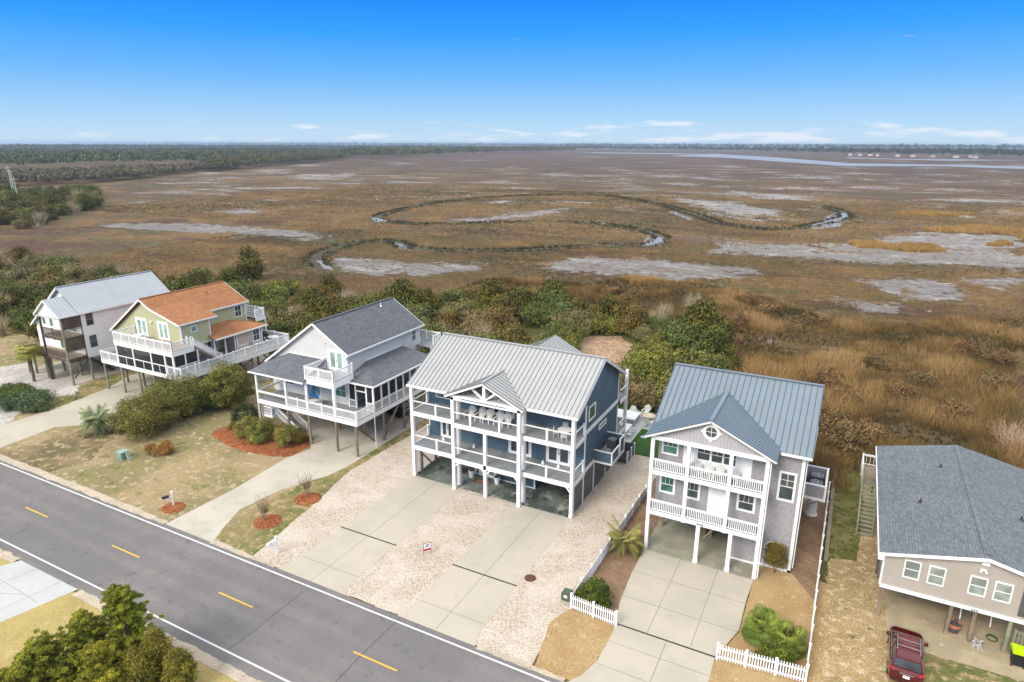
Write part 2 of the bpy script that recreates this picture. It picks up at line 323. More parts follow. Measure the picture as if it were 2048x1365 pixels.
# ---------------------------------------------------------------- house parts
def pb(mb, ax, a0, a1, z0, z1, c0, c1):
    c0, c1 = min(c0, c1), max(c0, c1)
    return mb.box(a0, a1, c0, c1, z0, z1) if ax == 'y' else mb.box(c0, c1, a0, a1, z0, z1)
def window(par, ax, c, s, a0, a1, z0, z1, fr=.10, gm=None, nx=1, nz=2, top=0, fm=None, d=.06, name='window'):
    """casing outer size a0..a1, z0..z1 on the plane ax=c, looking towards s; top=1: muntins only in the upper sash"""
    f = MB(); c1 = c+s*d
    pb(f, ax, a0, a0+fr, z0, z1, c-s*.01, c1); pb(f, ax, a1-fr, a1, z0, z1, c-s*.01, c1)
    pb(f, ax, a0+fr, a1-fr, z1-fr, z1, c-s*.01, c1); pb(f, ax, a0+fr, a1-fr, z0, z0+fr, c-s*.01, c1)
    c2 = c+s*(d-.02)
    for i in range(1, nz): z = z0+fr+(z1-z0-2*fr)*i/nz; pb(f, ax, a0+fr, a1-fr, z-.025, z+.025, c-s*.005, c2)
    for i in range(1, nx):
        x = a0+fr+(a1-a0-2*fr)*i/nx; zl = z0+fr if not top else z0+fr+(z1-z0-2*fr)*.5
        pb(f, ax, x-.015, x+.015, zl, z1-fr, c-s*.004, c2-s*.006)
    if top == 2: z = z0+fr+(z1-z0-2*fr)*.75; pb(f, ax, a0+fr, a1-fr, z-.015, z+.015, c-s*.004, c2-s*.008)
    o = f.build(name, fm or WHITE, par)
    g = MB(); pb(g, ax, a0+fr-.01, a1-fr+.01, z0+fr-.01, z1-fr+.01, c-s*.02, c+s*.014); g.build('pane', gm or GL, o); return o
def french(par, ax, c, s, a0, a1, z0, z1, n=2, gm=None, dm=None, fr=.11, handle=True):
    f = MB(); d = .05
    pb(f, ax, a0, a0+fr, z0, z1, c-s*.01, c+s*d); pb(f, ax, a1-fr, a1, z0, z1, c-s*.01, c+s*d); pb(f, ax, a0+fr, a1-fr, z1-fr, z1, c-s*.01, c+s*d)
    o = f.build('door_frame', WHITE, par); wd = (a1-a0-2*fr)/n
    for i in range(n):
        x0 = a0+fr+i*wd+.01; x1 = x0+wd-.02; st = min(.16, wd*.2); m = MB()
        pb(m, ax, x0, x0+st, z0, z1-fr, c-s*.005, c+s*.035); pb(m, ax, x1-st, x1, z0, z1-fr, c-s*.005, c+s*.035)
        pb(m, ax, x0+st, x1-st, z1-fr-.16, z1-fr, c-s*.005, c+s*.035); pb(m, ax, x0+st, x1-st, z0, z0+.28, c-s*.005, c+s*.035)
        dr = m.build('door', dm or WHITE, par)
        g = MB(); pb(g, ax, x0+st-.01, x1-st+.01, z0+.27, z1-fr-.15, c-s*.01, c+s*.018); g.build('pane', gm or GL, dr)
        if handle and i == n-1: h = MB(); pb(h, ax, x0+st*.3, x0+st*.6, z0+.95, z0+1.15, c+s*.035, c+s*.07); h.build('handle', BLACK, dr)
    return o
def railing(par, a, b, z, h=.95, mat=None, sp=.14, bw=.035, posts=True, pw=.11, pn=None, name='railing', bot=.10, caps=True, zb=None):
    """picket railing along a-b (x,y) on a floor at z (zb: floor at b)"""
    mat = mat or WHITE; zb = z if zb is None else zb; a3 = Vector((a[0], a[1], z)); b3 = Vector((b[0], b[1], zb)); L = (b3-a3).length; m = MB()
    up = Vector((0, 0, 1)); m.beam(a3+up*h, b3+up*h, .09, .05); m.beam(a3+up*(h-.1), b3+up*(h-.1), .04, .07); m.beam(a3+up*bot, b3+up*bot, .04, .07)
    n = max(2, int(L/sp))
    for i in range(1, n):
        p = a3.lerp(b3, i/n); m.beam(p+up*bot, p+up*(h-.1), bw, bw)
    o = m.build(name, mat, par)
    if posts:
        k = pn if pn is not None else max(1, int(round(L/1.9)))
        for i in range(k+1):
            p = a3.lerp(b3, i/k); q = MB(); q.beam(p-up*.02, p+up*(h+.08), pw, pw)
            if caps: q.beam(p+up*(h+.08), p+up*(h+.12), pw+.04, pw+.04)
            q.build('railing_post', mat, par)
    return o
def cable_rail(par, a, b, z, posts, h=1.0):
    m = MB(); a3 = Vector((a[0], a[1], z)); b3 = Vector((b[0], b[1], z)); up = Vector((0, 0, 1))
    m.beam(a3+up*h, b3+up*h, .10, .07); o = m.build('railing', WHITE, par)
    c = MB()
    for i in range(1, 9): c.beam(a3+up*h*i/9.5, b3+up*h*i/9.5, .008)
    c.build('cable', METAL_A, o)
    for t in posts:
        p = a3.lerp(b3, t); q = MB(); q.beam(p, p+up*(h+.04), .17, .17); q.beam(p+up*(h+.04), p+up*(h+.07), .21, .21); q.build('railing_post', WHITE, par)
def pile(par, x, y, z1, w=.26, mat=None, z0=-.1, name='post'):
    m = MB(); m.box(x-w/2, x+w/2, y-w/2, y+w/2, z0, z1); return m.build(name, mat or WOOD, par)
def roundpile(par, x, y, z1, r=.15, mat=None):
    m = MB(); m.cyl((x, y, -.1), (x, y, z1), r*1.05, r*.95, 9); return m.build('pile', mat or WOOD, par)
def deck(par, x0, x1, y0, y1, z, fas=.42, mat=None, fmat=None, sides='xXyY', t=.06):
    """deck boards with top at z and a fascia below; 'deck' > 'fascia'"""
    m = MB(); m.box(x0, x1, y0, y1, z-t, z); o = m.build('deck', mat or DECKG, par)
    f = MB(); e = .004; zt = z-.015
    if 'y' in sides: f.box(x0-.04, x1+.04, y0-.04, y0-e, z-fas, zt)
    if 'Y' in sides: f.box(x0-.04, x1+.04, y1+e, y1+.04, z-fas, zt)
    if 'x' in sides: f.box(x0-.04, x0-e, y0, y1, z-fas+.002, zt-.002)
    if 'X' in sides: f.box(x1+e, x1+.04, y0, y1, z-fas+.002, zt-.002)
    if sides: f.build('fascia', fmat or WHITE, par)
    j = MB(); n = max(2, int((x1-x0)/.8))
    for i in range(1, n): x = x0+(x1-x0)*i/n; j.box(x-.03, x+.03, y0+.01, y1-.01, z-fas+.12, z-t-.002)
    j.build('joists', WOOD, par); return o
def stairs(par, a, b, za, zb, width, side, mat=None, rail=None, name='stairs'):
    """flight from a (x,y) at height za down to b at zb; side = unit vector across the flight"""
    m = MB(); n = max(2, int(round(abs(za-zb)/.19))); a = Vector((a[0], a[1], za)); b = Vector((b[0], b[1], zb)); s = Vector((side[0], side[1], 0)); d = Vector((b.x-a.x, b.y-a.y, 0))/n
    for i in range(n):
        c = a+d*(i+.5); z = za-(za-zb)*(i+1)/(n+0.0); c.z = z
        m.beam(c-s*width/2, c+s*width/2, d.length*.92, .045)
    for k in (-1, 1): m.beam(a+s*k*width/2-Vector((0, 0, .15)), b+s*k*width/2+Vector((0, 0, .02)), .05, .26)
    o = m.build(name, mat or WOOD, par)
    if rail:
        for k in (-1, 1):
            q = s*k*(width/2+.03); railing(par, (a.x+q.x, a.y+q.y), (b.x+q.x, b.y+q.y), za, .9, rail, zb=zb, pn=1, sp=.16, name='stair_railing')
    return o
def vent(par, x, y, z, h=.35, mat=None):
    m = MB(); m.cyl((x, y, z-.25), (x, y, z+h), .055, .05, 8); m.cyl((x, y, z-.08), (x, y, z+.06), .16, .07, 8); m.build('roof_vent', mat or BLACK, par)
def numbers(par, txt, x, y, z, size, mat):
    cu = bpy.data.curves.new('house_number', 'FONT'); cu.body = txt; cu.size = size; cu.extrude = .012; cu.align_x = 'CENTER'; cu.space_character = 1.25; cu.offset = size*.018
    t = bpy.data.objects.new('tmp', cu); sc.collection.objects.link(t); bpy.context.view_layer.update()
    me = bpy.data.meshes.new_from_object(t.evaluated_get(bpy.context.evaluated_depsgraph_get())); bpy.data.objects.remove(t)
    o = bpy.data.objects.new('house_number', me); me.materials.clear(); me.materials.append(mat); link(o, par); org = ORG[par]
    o.rotation_euler = (rad(90), 0, 0); o.location = Vector((x, y, z))-org; return o
def brace(par, a, b, w=.12, mat=None):
    m = MB(); m.beam(a, b, w, w*.6); m.build('brace', mat or WOOD, par)

# ================================================================ the blue house (second from the right in the row of five stilt houses)
D = thing('stilt_house', (-26.3, 52, 0), 'navy blue three-storey stilt house with pale standing-seam metal roof and open white porches', 'house', 'stilt houses along the marsh')
zf1, zf2 = 3.2, 6.65
# ground storey
m = MB(); m.box(-29.3, -22.98, 48.95, 57.6, 0, 2.85); m.build('lower_wall', BLUE, D)
m = MB(); m.box(-29.34, -22.94, 48.92, 48.948, 0, .14); m.box(-29.33, -29.17, 48.90, 48.94, .14, 2.85); m.box(-23.12, -22.95, 48.90, 48.94, .14, 2.85); m.build('trim', WHITE, D)
french(D, 'y', 48.95, -1, -28.95, -27.0, .02, 2.3, n=2, gm=GLC)
# lattice side walls of the carport
m = MB(); m.box(-18.34, -18.26, 46.3, 57.9, .02, 2.80); m.build('slatted_wall', LATT, D)
for y in (46.4, 48.75, 51.35, 54.5, 57.8): m = MB(); m.box(-18.3, -18.2, y-.07, y+.07, 0, 2.81); m.build('batten', WHITE, D)
m = MB()
for i in range(16): m.box(-34.36, -34.32, 46.2, 57.6, .12+i*.17, .18+i*.17)
m.build('slatted_wall', WHITE, D)
for y in (47.5, 50, 53): brace(D, (-34.1, y-1.1, 2.6), (-34.1, y+1.0, .3), .16)
for y in (46.9, 49.3, 52.5, 56): pile(D, -34.1, y, 2.75, .2)
# main walls
m = MB(); m.box(-34.3, -18.26, 48.78, 57.4, 3.18, 6.6); m.build('wall', BLUE, D)
m = MB(); m.prism([(48.78, 6.6), (57.4, 6.6), (57.4, 9.68), (52.05, 12.42), (48.78, 10.72)], -34.3, -18.26, 'x'); m.build('upper_wall', BLUES, D)
m = MB(); m.box(-34.34, -18.22, 48.74, 57.5, 2.78, 3.15); m.box(-18.26, -18.2, 48.78, 57.5, 6.45, 6.82); m.build('band', WHITE, D)
m = MB()
for z0, z1 in ((3.17, 6.43), (6.84, 9.2)): m.box(-18.25, -18.19, 48.74, 48.92, z0, z1); m.box(-18.25, -18.19, 57.3, 57.46, z0, z1-.3)
m.box(-34.36, -34.28, 48.74, 48.9, 3.17, 9.2); m.build('corner_boards', WHITE, D)
window(D, 'x', -18.26, 1, 49.55, 51.15, 7.45, 8.8, .11, GLG, 1, 1)
window(D, 'x', -18.26, 1, 52.3, 54.25, 5.56, 6.05, .12, GL, 1, 1)
window(D, 'y', 48.78, -1, -33.5, -31.6, 7.25, 7.85, .11, GLG, 1, 1)
window(D, 'y', 48.78, -1, -27.35, -25.0, 8.95, 10.3, .1, GL, 3, 1)
french(D, 'y', 48.78, -1, -27.35, -25.0, 6.67, 8.93, 3, GL)
french(D, 'y', 48.78, -1, -33.05, -31.55, 3.22, 5.35, 2, GL)
french(D, 'y', 48.78, -1, -25.65, -23.3, 3.22, 5.35, 2, GL)
french(D, 'y', 48.78, -1, -21.85, -19.45, 3.22, 5.35, 2, GL)
# decks: side bays and a centre bay that stands forward
for z in (zf1, zf2):
    m = MB(); m.box(-34.4, -29.55, 46.05, 48.76, z-.06, z); m.box(-29.54, -22.96, 45.55, 48.76, z-.06, z); m.box(-22.95, -18.15, 46.05, 48.76, z-.06, z); m.build('deck', DECKG, D)
    f = MB(); b0 = z-.42
    f.box(-34.5, -29.58, 45.96, 46.04, b0, z-.01); f.box(-29.7, -22.82, 45.46, 45.54, b0, z-.012); f.box(-22.94, -18.1, 45.96, 46.04, b0, z-.01)
    f.box(-18.14, -18.08, 46.04, 48.7, b0, z-.01); f.box(-34.5, -34.42, 46.04, 48.7, b0, z-.01); f.build('beam', WHITE, D)
    m = MB(); m.box(-34.38, -18.2, 46.1, 48.7, b0+.12, b0+.15); m.build('soffit', WOOD if z < 5 else WHITE, D)
for x, y, z0, z1 in ((-34.36, 46.1, 0, 9.15), (-29.56, 45.6, 0, 9.1), (-29.54, 46.45, 0, 9.3), (-22.96, 45.6, 0, 9.1), (-22.93, 46.45, 0, 9.3), (-18.22, 46.1, 0, 9.15)):
    m = MB(); m.box(x-.15, x+.15, y-.15, y+.15, z0, z1); m.box(x-.18, x+.18, y-.18, y+.18, 0, .2); m.build('post', WHITE, D)
m = MB(); m.box(-26.43, -26.15, 45.46, 45.74, 0, 6.25); m.build('post', WHITE, D)
for x, sg in ((-29.56, 1), (-26.29, -1), (-26.29, 1), (-22.96, -1)): m = MB(); m.beam((x+sg*.12, 45.6, 2.35), (x+sg*.5, 45.6, 2.8), .1, .1); m.build('knee_brace', WHITE, D)
m = MB(); m.beam((-18.35, 46.1, 2.3), (-18.8, 46.1, 2.8), .1, .1); m.build('knee_brace', WHITE, D)
for z, cp in ((zf1, [.0]), (zf2, [.26, .72])):
    cable_rail(D, (-34.2, 46.1), (-29.7, 46.1), z, [.55]); cable_rail(D, (-22.8, 46.1), (-18.4, 46.1), z, [.5])
    if z == zf1: cable_rail(D, (-29.4, 45.6), (-26.45, 45.6), z, []); cable_rail(D, (-26.1, 45.6), (-23.1, 45.6), z, [])
    else: cable_rail(D, (-29.4, 45.6), (-23.1, 45.6), z, cp)
    cable_rail(D, (-18.22, 46.25), (-18.22, 48.7), z, [.93]); cable_rail(D, (-34.36, 46.25), (-34.36, 48.7), z, [.93])
# roof
eL, eR, yE, zE, yR, zR, yB = -34.65, -17.75, 45.78, 9.34, 52.04, 12.6, 58.3
m = MB(); m.m = 0
m.slab([(eL, yE, zE), (eR, yE, zE), (eR, yR, zR), (eL, yR, zR)]); m.slab([(eR, yB, zE), (eL, yB, zE), (eL, yR, zR), (eR, yR, zR)])
m.m = 1; m.seams((eL, yE, zE), (eR, yE, zE), (eL, yR, zR), (eR, yR, zR), .44); m.seams((eL, yB, zE), (eR, yB, zE), (eL, yR, zR), (eR, yR, zR), .44)
m.m = 0; m.beam((eL, yR, zR+.03), (eR, yR, zR+.03), .3, .07); m.build('roof', [METAL_D, RIBD], D)
for a, b, y0, y1 in ((eL, -30.25, yE-.1, yE-.005), (-22.35, eR, yE-.1, yE-.005), (eL, eR, yB+.005, yB+.1)): m = MB(); m.box(a, b, y0, y1, zE-.22, zE-.02); m.build('gutter', ROOFW, D)
m = MB()
for x in (eL+.02, eR-.02):
    m.beam((x, yE, zE-.14), (x, yR, zR-.14), .06, .22); m.beam((x, yB, zE-.14), (x, yR, zR-.14), .06, .22)
m.box(-34.3, -18.3, 45.9, 48.76, 9.1, 9.13); m.build('bargeboard', ROOFW, D)
# porch gable with open truss
pa = (-26.33, 11.05); pl = (-30.2, 9.3); pr = (-22.45, 9.3); yp = 45.2; yq = 49.5
m = MB(); m.m = 0
m.slab([(pl[0], yp, pl[1]), (pa[0], yp, pa[1]), (pa[0], yq, pa[1]), (pl[0], yq, pl[1])], .07); m.slab([(pa[0], yp, pa[1]), (pr[0], yp, pr[1]), (pr[0], yq, pr[1]), (pa[0], yq, pa[1])], .07)
m.m = 1
for (e, sg) in ((pl, 1), (pr, -1)): m.seams((e[0], yp, e[1]), (e[0], yq, e[1]), (pa[0], yp, pa[1]), (pa[0], yq, pa[1]), .44)
m.m = 0; m.beam((pa[0], yp, pa[1]+.03), (pa[0], yq, pa[1]+.03), .25, .06); m.build('porch_roof', [METAL_D, RIBD], D)
m = MB(); m.beam((pl[0], yp+.03, pl[1]-.14), (pa[0], yp+.03, pa[1]-.14), .06, .2); m.beam((pr[0], yp+.03, pr[1]-.14), (pa[0], yp+.03, pa[1]-.14), .06, .2)
m.box(-29.72, -22.8, 45.45, 45.73, 8.86, 9.3); m.box(-26.46, -26.2, 45.47, 45.71, 9.3, 10.75)
m.beam((-26.4, 45.6, 9.35), (-27.75, 45.6, 10.35), .16, .16); m.beam((-26.26, 45.6, 9.35), (-24.95, 45.6, 10.35), .16, .16); m.build('truss', WHITE, D)
m = MB(); m.box(-28.6, -24.2, 45.435, 45.449, 9.04, 9.12); m.build('inlay', BLUE, D)
# rear wing and rear decks
m = MB(); m.prism([(-28.0, 9.0), (-22.4, 9.0), (-22.4, 10.4), (-25.17, 11.75), (-28.0, 10.4)], 55.0, 57.6); m.build('rear_wall', BLUE, D)
m = MB(); m.m = 0
for x0, x1 in ((-28.5, -25.17), (-25.17, -21.85)):
    z0, z1 = (10.5, 12.15) if x0 < -26 else (12.15, 10.5); m.slab([(x0, 52.4, z0), (x1, 52.4, z1), (x1, 58.0, z1), (x0, 58.0, z0)], .07)
m.m = 1; m.seams((-28.5, 53, 10.5), (-28.5, 58.0, 10.5), (-25.17, 53, 12.15), (-25.17, 58.0, 12.15), .44); m.seams((-21.85, 53, 10.5), (-21.85, 58.0, 10.5), (-25.17, 53, 12.15), (-25.17, 58.0, 12.15), .44); m.build('rear_roof', [METAL_D, RIBD], D)
for z in (zf1, zf2): deck(D, -34.2, -18.05, 57.55, 59.6, z, .42, sides='XY'); cable_rail(D, (-18.05, 57.6), (-18.05, 59.5), z, [.98])
for x in (-18.1, -22, -28, -34): m = MB(); m.box(x-.14, x+.14, 59.4, 59.68, 0, 9.2 if x > -19 else 6.6); m.build('post', WHITE, D)
# raised platform with two air-conditioning units, on the right wall
m = MB(); m.box(-18.18, -16.5, 51.1, 54.5, 2.95, 3.12); m.build('platform', WHITE, D)
m = MB(); m.box(-18.17, -16.56, 51.14, 51.2, 3.13, 4.1); m.box(-16.56, -16.5, 51.14, 52.9, 3.13, 4.1); m.box(-16.56, -16.5, 53.4, 54.5, 3.13, 4.55); m.box(-18.17, -16.5, 54.42, 54.48, 3.13, 4.55); m.build('screen_panel', BLUE, D)
m = MB()
for x, y, z in ((-16.5, 51.14, 4.22), (-16.5, 52.95, 4.22), (-16.5, 53.35, 4.65), (-16.5, 54.45, 4.65)): m.box(x-.07, x+.05, y-.06, y+.06, 3.1, z)
m.box(-18.17, -16.46, 51.1, 51.2, 4.1, 4.19); m.box(-16.58, -16.46, 51.2, 52.95, 4.1, 4.19); m.box(-16.58, -16.46, 53.35, 54.5, 4.55, 4.64); m.box(-18.17, -16.58, 54.4, 54.5, 4.55, 4.64); m.box(-16.49, -16.45, 51.1, 54.5, 2.9, 3.2); m.build('trim', WHITE, D)
brace(D, (-18.2, 52.8, 1.2), (-16.7, 52.8, 2.9)); brace(D, (-18.2, 54.2, 1.2), (-16.7, 54.2, 2.9))
for x, y in ((-34.45, 46.0), (-18.1, 45.9)):
    m = MB(); m.cyl((x, y-.05, .05), (x, y-.05, 9.0), .045, .045, 8); m.build('downpipe', WHITE, D)

# ================================================================ the grey-shingle house numbered 646
Eh = thing('stilt_house', (-6.3, 51, 0), 'grey-shingled three-storey house with blue-grey metal roof, round gable window and number 646', 'house', 'stilt houses along the marsh')
z1, z2 = 3.5, 6.92
m = MB(); m.box(-11.2, -3.3, 46.15, 58.6, 3.2, 9.5); m.box(-3.28, -.98, 46.68, 58.6, 0, 9.55); m.build('wall', GREYS, Eh)
m = MB(); m.box(-5.2, -3.32, 46.5, 58.4, 0, 3.15); m.build('storage_wall', GREYS, Eh)
m = MB(); m.prism([(46.7, 9.5), (58.6, 9.5), (52.5, 12.6)], -11.2, -.98, 'x'); m.build('gable_wall', GREYS, Eh)
m = MB(); m.box(-9.3, -4.35, 46.12, 46.149, 6.95, 9.45); m.box(-7.2, -5.8, 46.11, 46.145, 3.5, 5.9); m.build('white_panel', WHITE, Eh)
for a0, a1, zz0, zz1 in ((-10.96, -9.67, 7.7, 9.1), (-8.95+.62, -7.2, 7.8, 9.1), (-7.36, -6.35, 7.8, 9.1), (-6.44+.02, -5.4, 7.8, 9.1)):
    if a0 > -9 : a0 += .0
    window(Eh, 'y', 46.15 if a0 < -9 else 46.12, -1, a0, a1, zz0, zz1, .14 if a0 < -9 else .1, GLG if a0 < -9 else GL, 3 if a0 < -9 else 2, 2, 1, d=.06 if a0 in (-10.96, -7.36) else .055)
window(Eh, 'y', 46.15, -1, -10.95, -9.7, 4.4, 5.95, .17, GLG, 3, 2, 1); window(Eh, 'y', 46.15, -1, -9.05, -7.8, 4.4, 5.95, .17, GL, 3, 2, 1); window(Eh, 'y', 46.15, -1, -5.14, -3.8, 4.42, 5.95, .17, GL, 3, 2, 1)
window(Eh, 'y', 46.68, -1, -2.52, -1.32, 5.72, 8.05, .16, GL, 2, 2, 2)
m = MB(); m.box(-1.12, -.90, 46.6, 46.76, 0, 9.5); m.box(-3.3, -.9, 46.6, 46.68, 0, .2); m.box(-5.24, -3.4, 46.44, 46.5, 0, .15); m.box(-5.26, -5.18, 46.42, 46.52, .15, 3.1); m.build('corner_boards', WHITE, Eh)
m = MB(); m.box(-11.15, -5.2, 44.9, 58.3, 3.02, 3.14); m.build('soffit', WOOD, Eh)
for z in (z1, z2): deck(Eh, -11.3, -3.2, 44.72, 46.12, z, .36, sides='y')
m = MB(); m.box(-11.42, -3.05, 44.58, 44.8, 9.45, 9.78); m.build('beam', WHITE, Eh)
for x in (-11.3, -8.62, -5.62, -3.2):
    m = MB(); m.box(x-.13, x+.13, 44.6, 44.86, 0 if x in (-11.3, -3.2) else z1-.36, 9.46); m.build('post', WHITE, Eh)
for x in (-7.46, -5.12):
    m = MB(); m.box(x-.14, x+.14, 44.58, 44.86, 0, z1-.37); m.box(x-.18, x+.18, 44.55, 44.9, 0, .25); m.build('post', WHITE, Eh)
for z in (z1, z2):
    for a, b in ((-11.15, -8.77), (-8.47, -5.77), (-5.47, -3.35)): railing(Eh, (a, 44.72), (b, 44.72), z, .92, sp=.135, bw=.05, posts=False)
for x in (-11.0, -7.5): brace(Eh, (x, 47.5, 3.0), (x, 45.4, 1.6)); brace(Eh, (x+.15, 45, 1.7), (x+1.1, 45, 3.0))
for x in (-11.0, -7.6, -7.1):
    for y in (48.5, 53, 57.5): pile(Eh, x, y, 3.05, .24)
rx0, rx1, ey, ez, ry, rz = -11.85, -.5, 46.1, 9.72, 52.4, 12.95
m = MB(); m.m = 0
m.slab([(rx0, ey, ez), (rx1, ey, ez), (rx1, ry, rz), (rx0, ry, rz)]); m.slab([(rx1, 58.9, ez-.1), (rx0, 58.9, ez-.1), (rx0, ry, rz), (rx1, ry, rz)])
m.m = 1; m.seams((rx0, ey, ez), (rx1, ey, ez), (rx0, ry, rz), (rx1, ry, rz), .44, .05, .04); m.seams((rx0, 58.9, ez-.1), (rx1, 58.9, ez-.1), (rx0, ry, rz), (rx1, ry, rz), .44)
m.m = 0; m.beam((rx0, ry, rz+.03), (rx1, ry, rz+.03), .3, .06); m.build('roof', [METAL_E, RIBE], Eh)
px0, px1, pxa, pz, pza = -11.8, -2.62, -7.17, 9.86, 11.97
m = MB(); m.m = 0
m.slab([(px0, 44.1, pz), (pxa, 44.1, pza), (pxa, 50.9, pza), (px0, 50.9, pz)], .07); m.slab([(pxa, 44.1, pza), (px1, 44.1, pz), (px1, 50.9, pz), (pxa, 50.9, pza)], .07)
m.m = 1
for e in (px0, px1): m.seams((e, 44.1, pz), (e, 50.9, pz), (pxa, 44.1, pza), (pxa, 50.9, pza), .40, .05, .04)
m.m = 0; m.beam((pxa, 44.1, pza+.03), (pxa, 50.9, pza+.03), .28, .06); m.build('porch_roof', [METAL_E, RIBE], Eh)
m = MB(); m.prism([(-11.3, 9.78), (-3.1, 9.78), (pxa, 11.72)], 44.62, 44.8); m.build('porch_gable', GREYB, Eh)
m = MB(); m.beam((px0, 44.14, pz-.12), (pxa, 44.14, pza-.12), .06, .18); m.beam((px1, 44.14, pz-.12), (pxa, 44.14, pza-.12), .06, .18)
m.box(-2.55, rx1, ey-.08, ey-.004, ez-.2, ez-.02); m.box(rx1-.06, rx1+.01, ey, ry, ez-.2, ez-.1); m.build('bargeboard', ROOFW, Eh)
m = MB(); m.cyl((-2.98, 44.7, .1), (-2.98, 44.7, 9.4), .045, .045, 8); m.cyl((-.8, 46.9, .3), (-.8, 46.9, 9.3), .045, .045, 8); m.build('downpipe', WHITE, Eh)
# round window
rw = MB(); cx, cz = -7.16, 10.88
for i in range(24):
    a, b = 2*math.pi*i/24, 2*math.pi*(i+1)/24; q = []
    for t, r in ((a, .40), (b, .40), (b, .60), (a, .60)): q.append((cx+r*math.cos(t), cz+r*math.sin(t)))
    rw.add([(x, 44.62, z) for x, z in q]+[(x, 44.54, z) for x, z in q], [(0, 1, 2, 3), (7, 6, 5, 4), (0, 4, 5, 1), (1, 5, 6, 2), (2, 6, 7, 3), (3, 7, 4, 0)])
for dx, dz in ((0, .62), (0, -.62), (.62, 0), (-.62, 0)): rw.box(cx+dx-.09, cx+dx+.09, 44.52, 44.62, cz+dz-.09, cz+dz+.09)
rw.box(cx-.015, cx+.015, 44.57, 44.61, cz-.4, cz+.4); rw.box(cx-.4, cx+.4, 44.572, 44.612, cz-.015, cz+.015); rwo = rw.build('round_window', WHITE, Eh)
g = MB(); g.cyl((cx, 44.63, cz), (cx, 44.60, cz), .41, .41, 24); g.build('pane', GL, rwo)
numbers(Eh, '646', -7.35, 44.66, 3.2, .26, BLACK)
# platform with air-conditioning on the right wall
m = MB(); m.box(-.96, .68, 53.2, 56.6, 3.05, 3.2); m.build('platform', DARK, Eh)
m = MB(); m.box(-.9, .68, 53.15, 53.23, 3.1, 4.25); m.box(.61, .69, 53.23, 56.6, 3.1, 4.25); m.box(-.9, .68, 56.55, 56.63, 3.1, 4.25); m.build('screen_panel', GREYS, Eh)
m = MB()
for x, y in ((.66, 53.16), (.66, 56.58), (-.88, 53.16)): m.box(x-.08, x+.08, y-.08, y+.08, 2.98, 4.36)
m.box(-.9, .72, 53.1, 53.26, 4.25, 4.34); m.box(.58, .73, 53.26, 56.54, 4.25, 4.34); m.box(-.9, .72, 56.54, 56.66, 4.25, 4.34); m.box(-.79, .57, 53.11, 53.145, 2.98, 3.2); m.build('trim', WHITE, Eh)
brace(Eh, (-.95, 53.4, 1.9), (.55, 53.4, 3.05), .12); brace(Eh, (-.95, 56.3, 1.9), (.55, 56.3, 3.05), .12)
# ================================================================ pale grey house with slate roof and blue double door
Ch = thing('stilt_house', (-49.5, 54, 0), 'pale grey stilt house with charcoal shingle roof, wraparound screened porch and bright blue double door', 'house', 'stilt houses along the marsh')
zc = 3.85
m = MB(); m.prism([(-55.9, zc-.1), (-45, zc-.1), (-45, 9.65), (-49.1, 12.2), (-55.9, 7.55)], 49.55, 62.4); m.build('wall', LAPC, Ch)
m = MB(); m.box(-45.09, -44.96, 49.5, 49.66, zc, 9.6); m.box(-45.06, -44.96, 62.3, 62.44, zc, 9.6); m.box(-55.96, -55.84, 49.5, 49.64, zc, 7.5); m.build('corner_boards', WHITE, Ch)
m = MB(); rf = [(-56.6, 7.2), (-49.1, 12.45), (-44.55, 9.62)]
for i in (0, 1):
    (xa, za), (xb, zb) = rf[i], rf[i+1]; m.slab([(xa, 49.2, za), (xb, 49.2, zb), (xb, 62.8, zb), (xa, 62.8, za)], .12)
m.beam((-49.1, 49.2, 12.47), (-49.1, 62.8, 12.47), .3, .05); m.build('roof', SH_C, Ch)
m = MB()
for y in (49.17, 62.83):
    for i in (0, 1): m.beam((rf[i][0], y, rf[i][1]-.12), (rf[i+1][0], y, rf[i+1][1]-.12), .06, .22)
m.box(-44.54, -44.44, 49.15, 62.85, 9.42, 9.6); m.box(-56.7, -56.6, 49.15, 62.85, 7.0, 7.18); m.build('bargeboard', ROOFW, Ch)
french(Ch, 'y', 49.55, -1, -47.5, -45.4, 7.55, 9.75, 2, GLC)
french(Ch, 'y', 49.55, -1, -51.0, -49.0, zc+.02, 6.0, 2, GLC, MAT('bright_blue_paint', (.015, .20, .60), .4, .05))
window(Ch, 'y', 49.55, -1, -54.5, -52.75, 4.75, 5.9, .1, GL, 2, 1)
window(Ch, 'y', 49.55, -1, -47.0, -45.35, 4.55, 6.2, .12, GLG, 2, 2)
window(Ch, 'x', -45, 1, 60.7, 61.75, 7.85, 9.4, .11, GLG, 1, 2); window(Ch, 'x', -45, 1, 56.3, 57.95, 9.05, 9.42, .09, GL, 1, 1)
m = MB(); m.box(-45.2, -45.0, 49.35, 49.54, 9.0, 9.2); m.box(-47.9, -47.8, 49.4, 49.54, 10.3, 10.45); m.build('wall_lamp', WHITE, Ch)
# front porch roof, hipped on the left
m = MB(); m.slab([(-55.6, 45.95, 7.1), (-47.85, 45.95, 7.1), (-47.85, 49.54, 8.5), (-53.1, 49.54, 8.5)], .1); m.slab([(-56.7, 49.54, 7.0), (-55.6, 45.95, 7.1), (-53.1, 49.54, 8.5)], .1); m.build('front_porch_roof', SH_C, Ch)
m = MB(); m.box(-55.65, -47.8, 45.85, 45.945, 6.94, 7.08); m.box(-53.1, -48.1, 49.46, 49.545, 8.51, 8.6); m.box(-55.3, -48.2, 46.4, 46.6, 6.75, 6.93); m.build('porch_trim', WHITE, Ch)
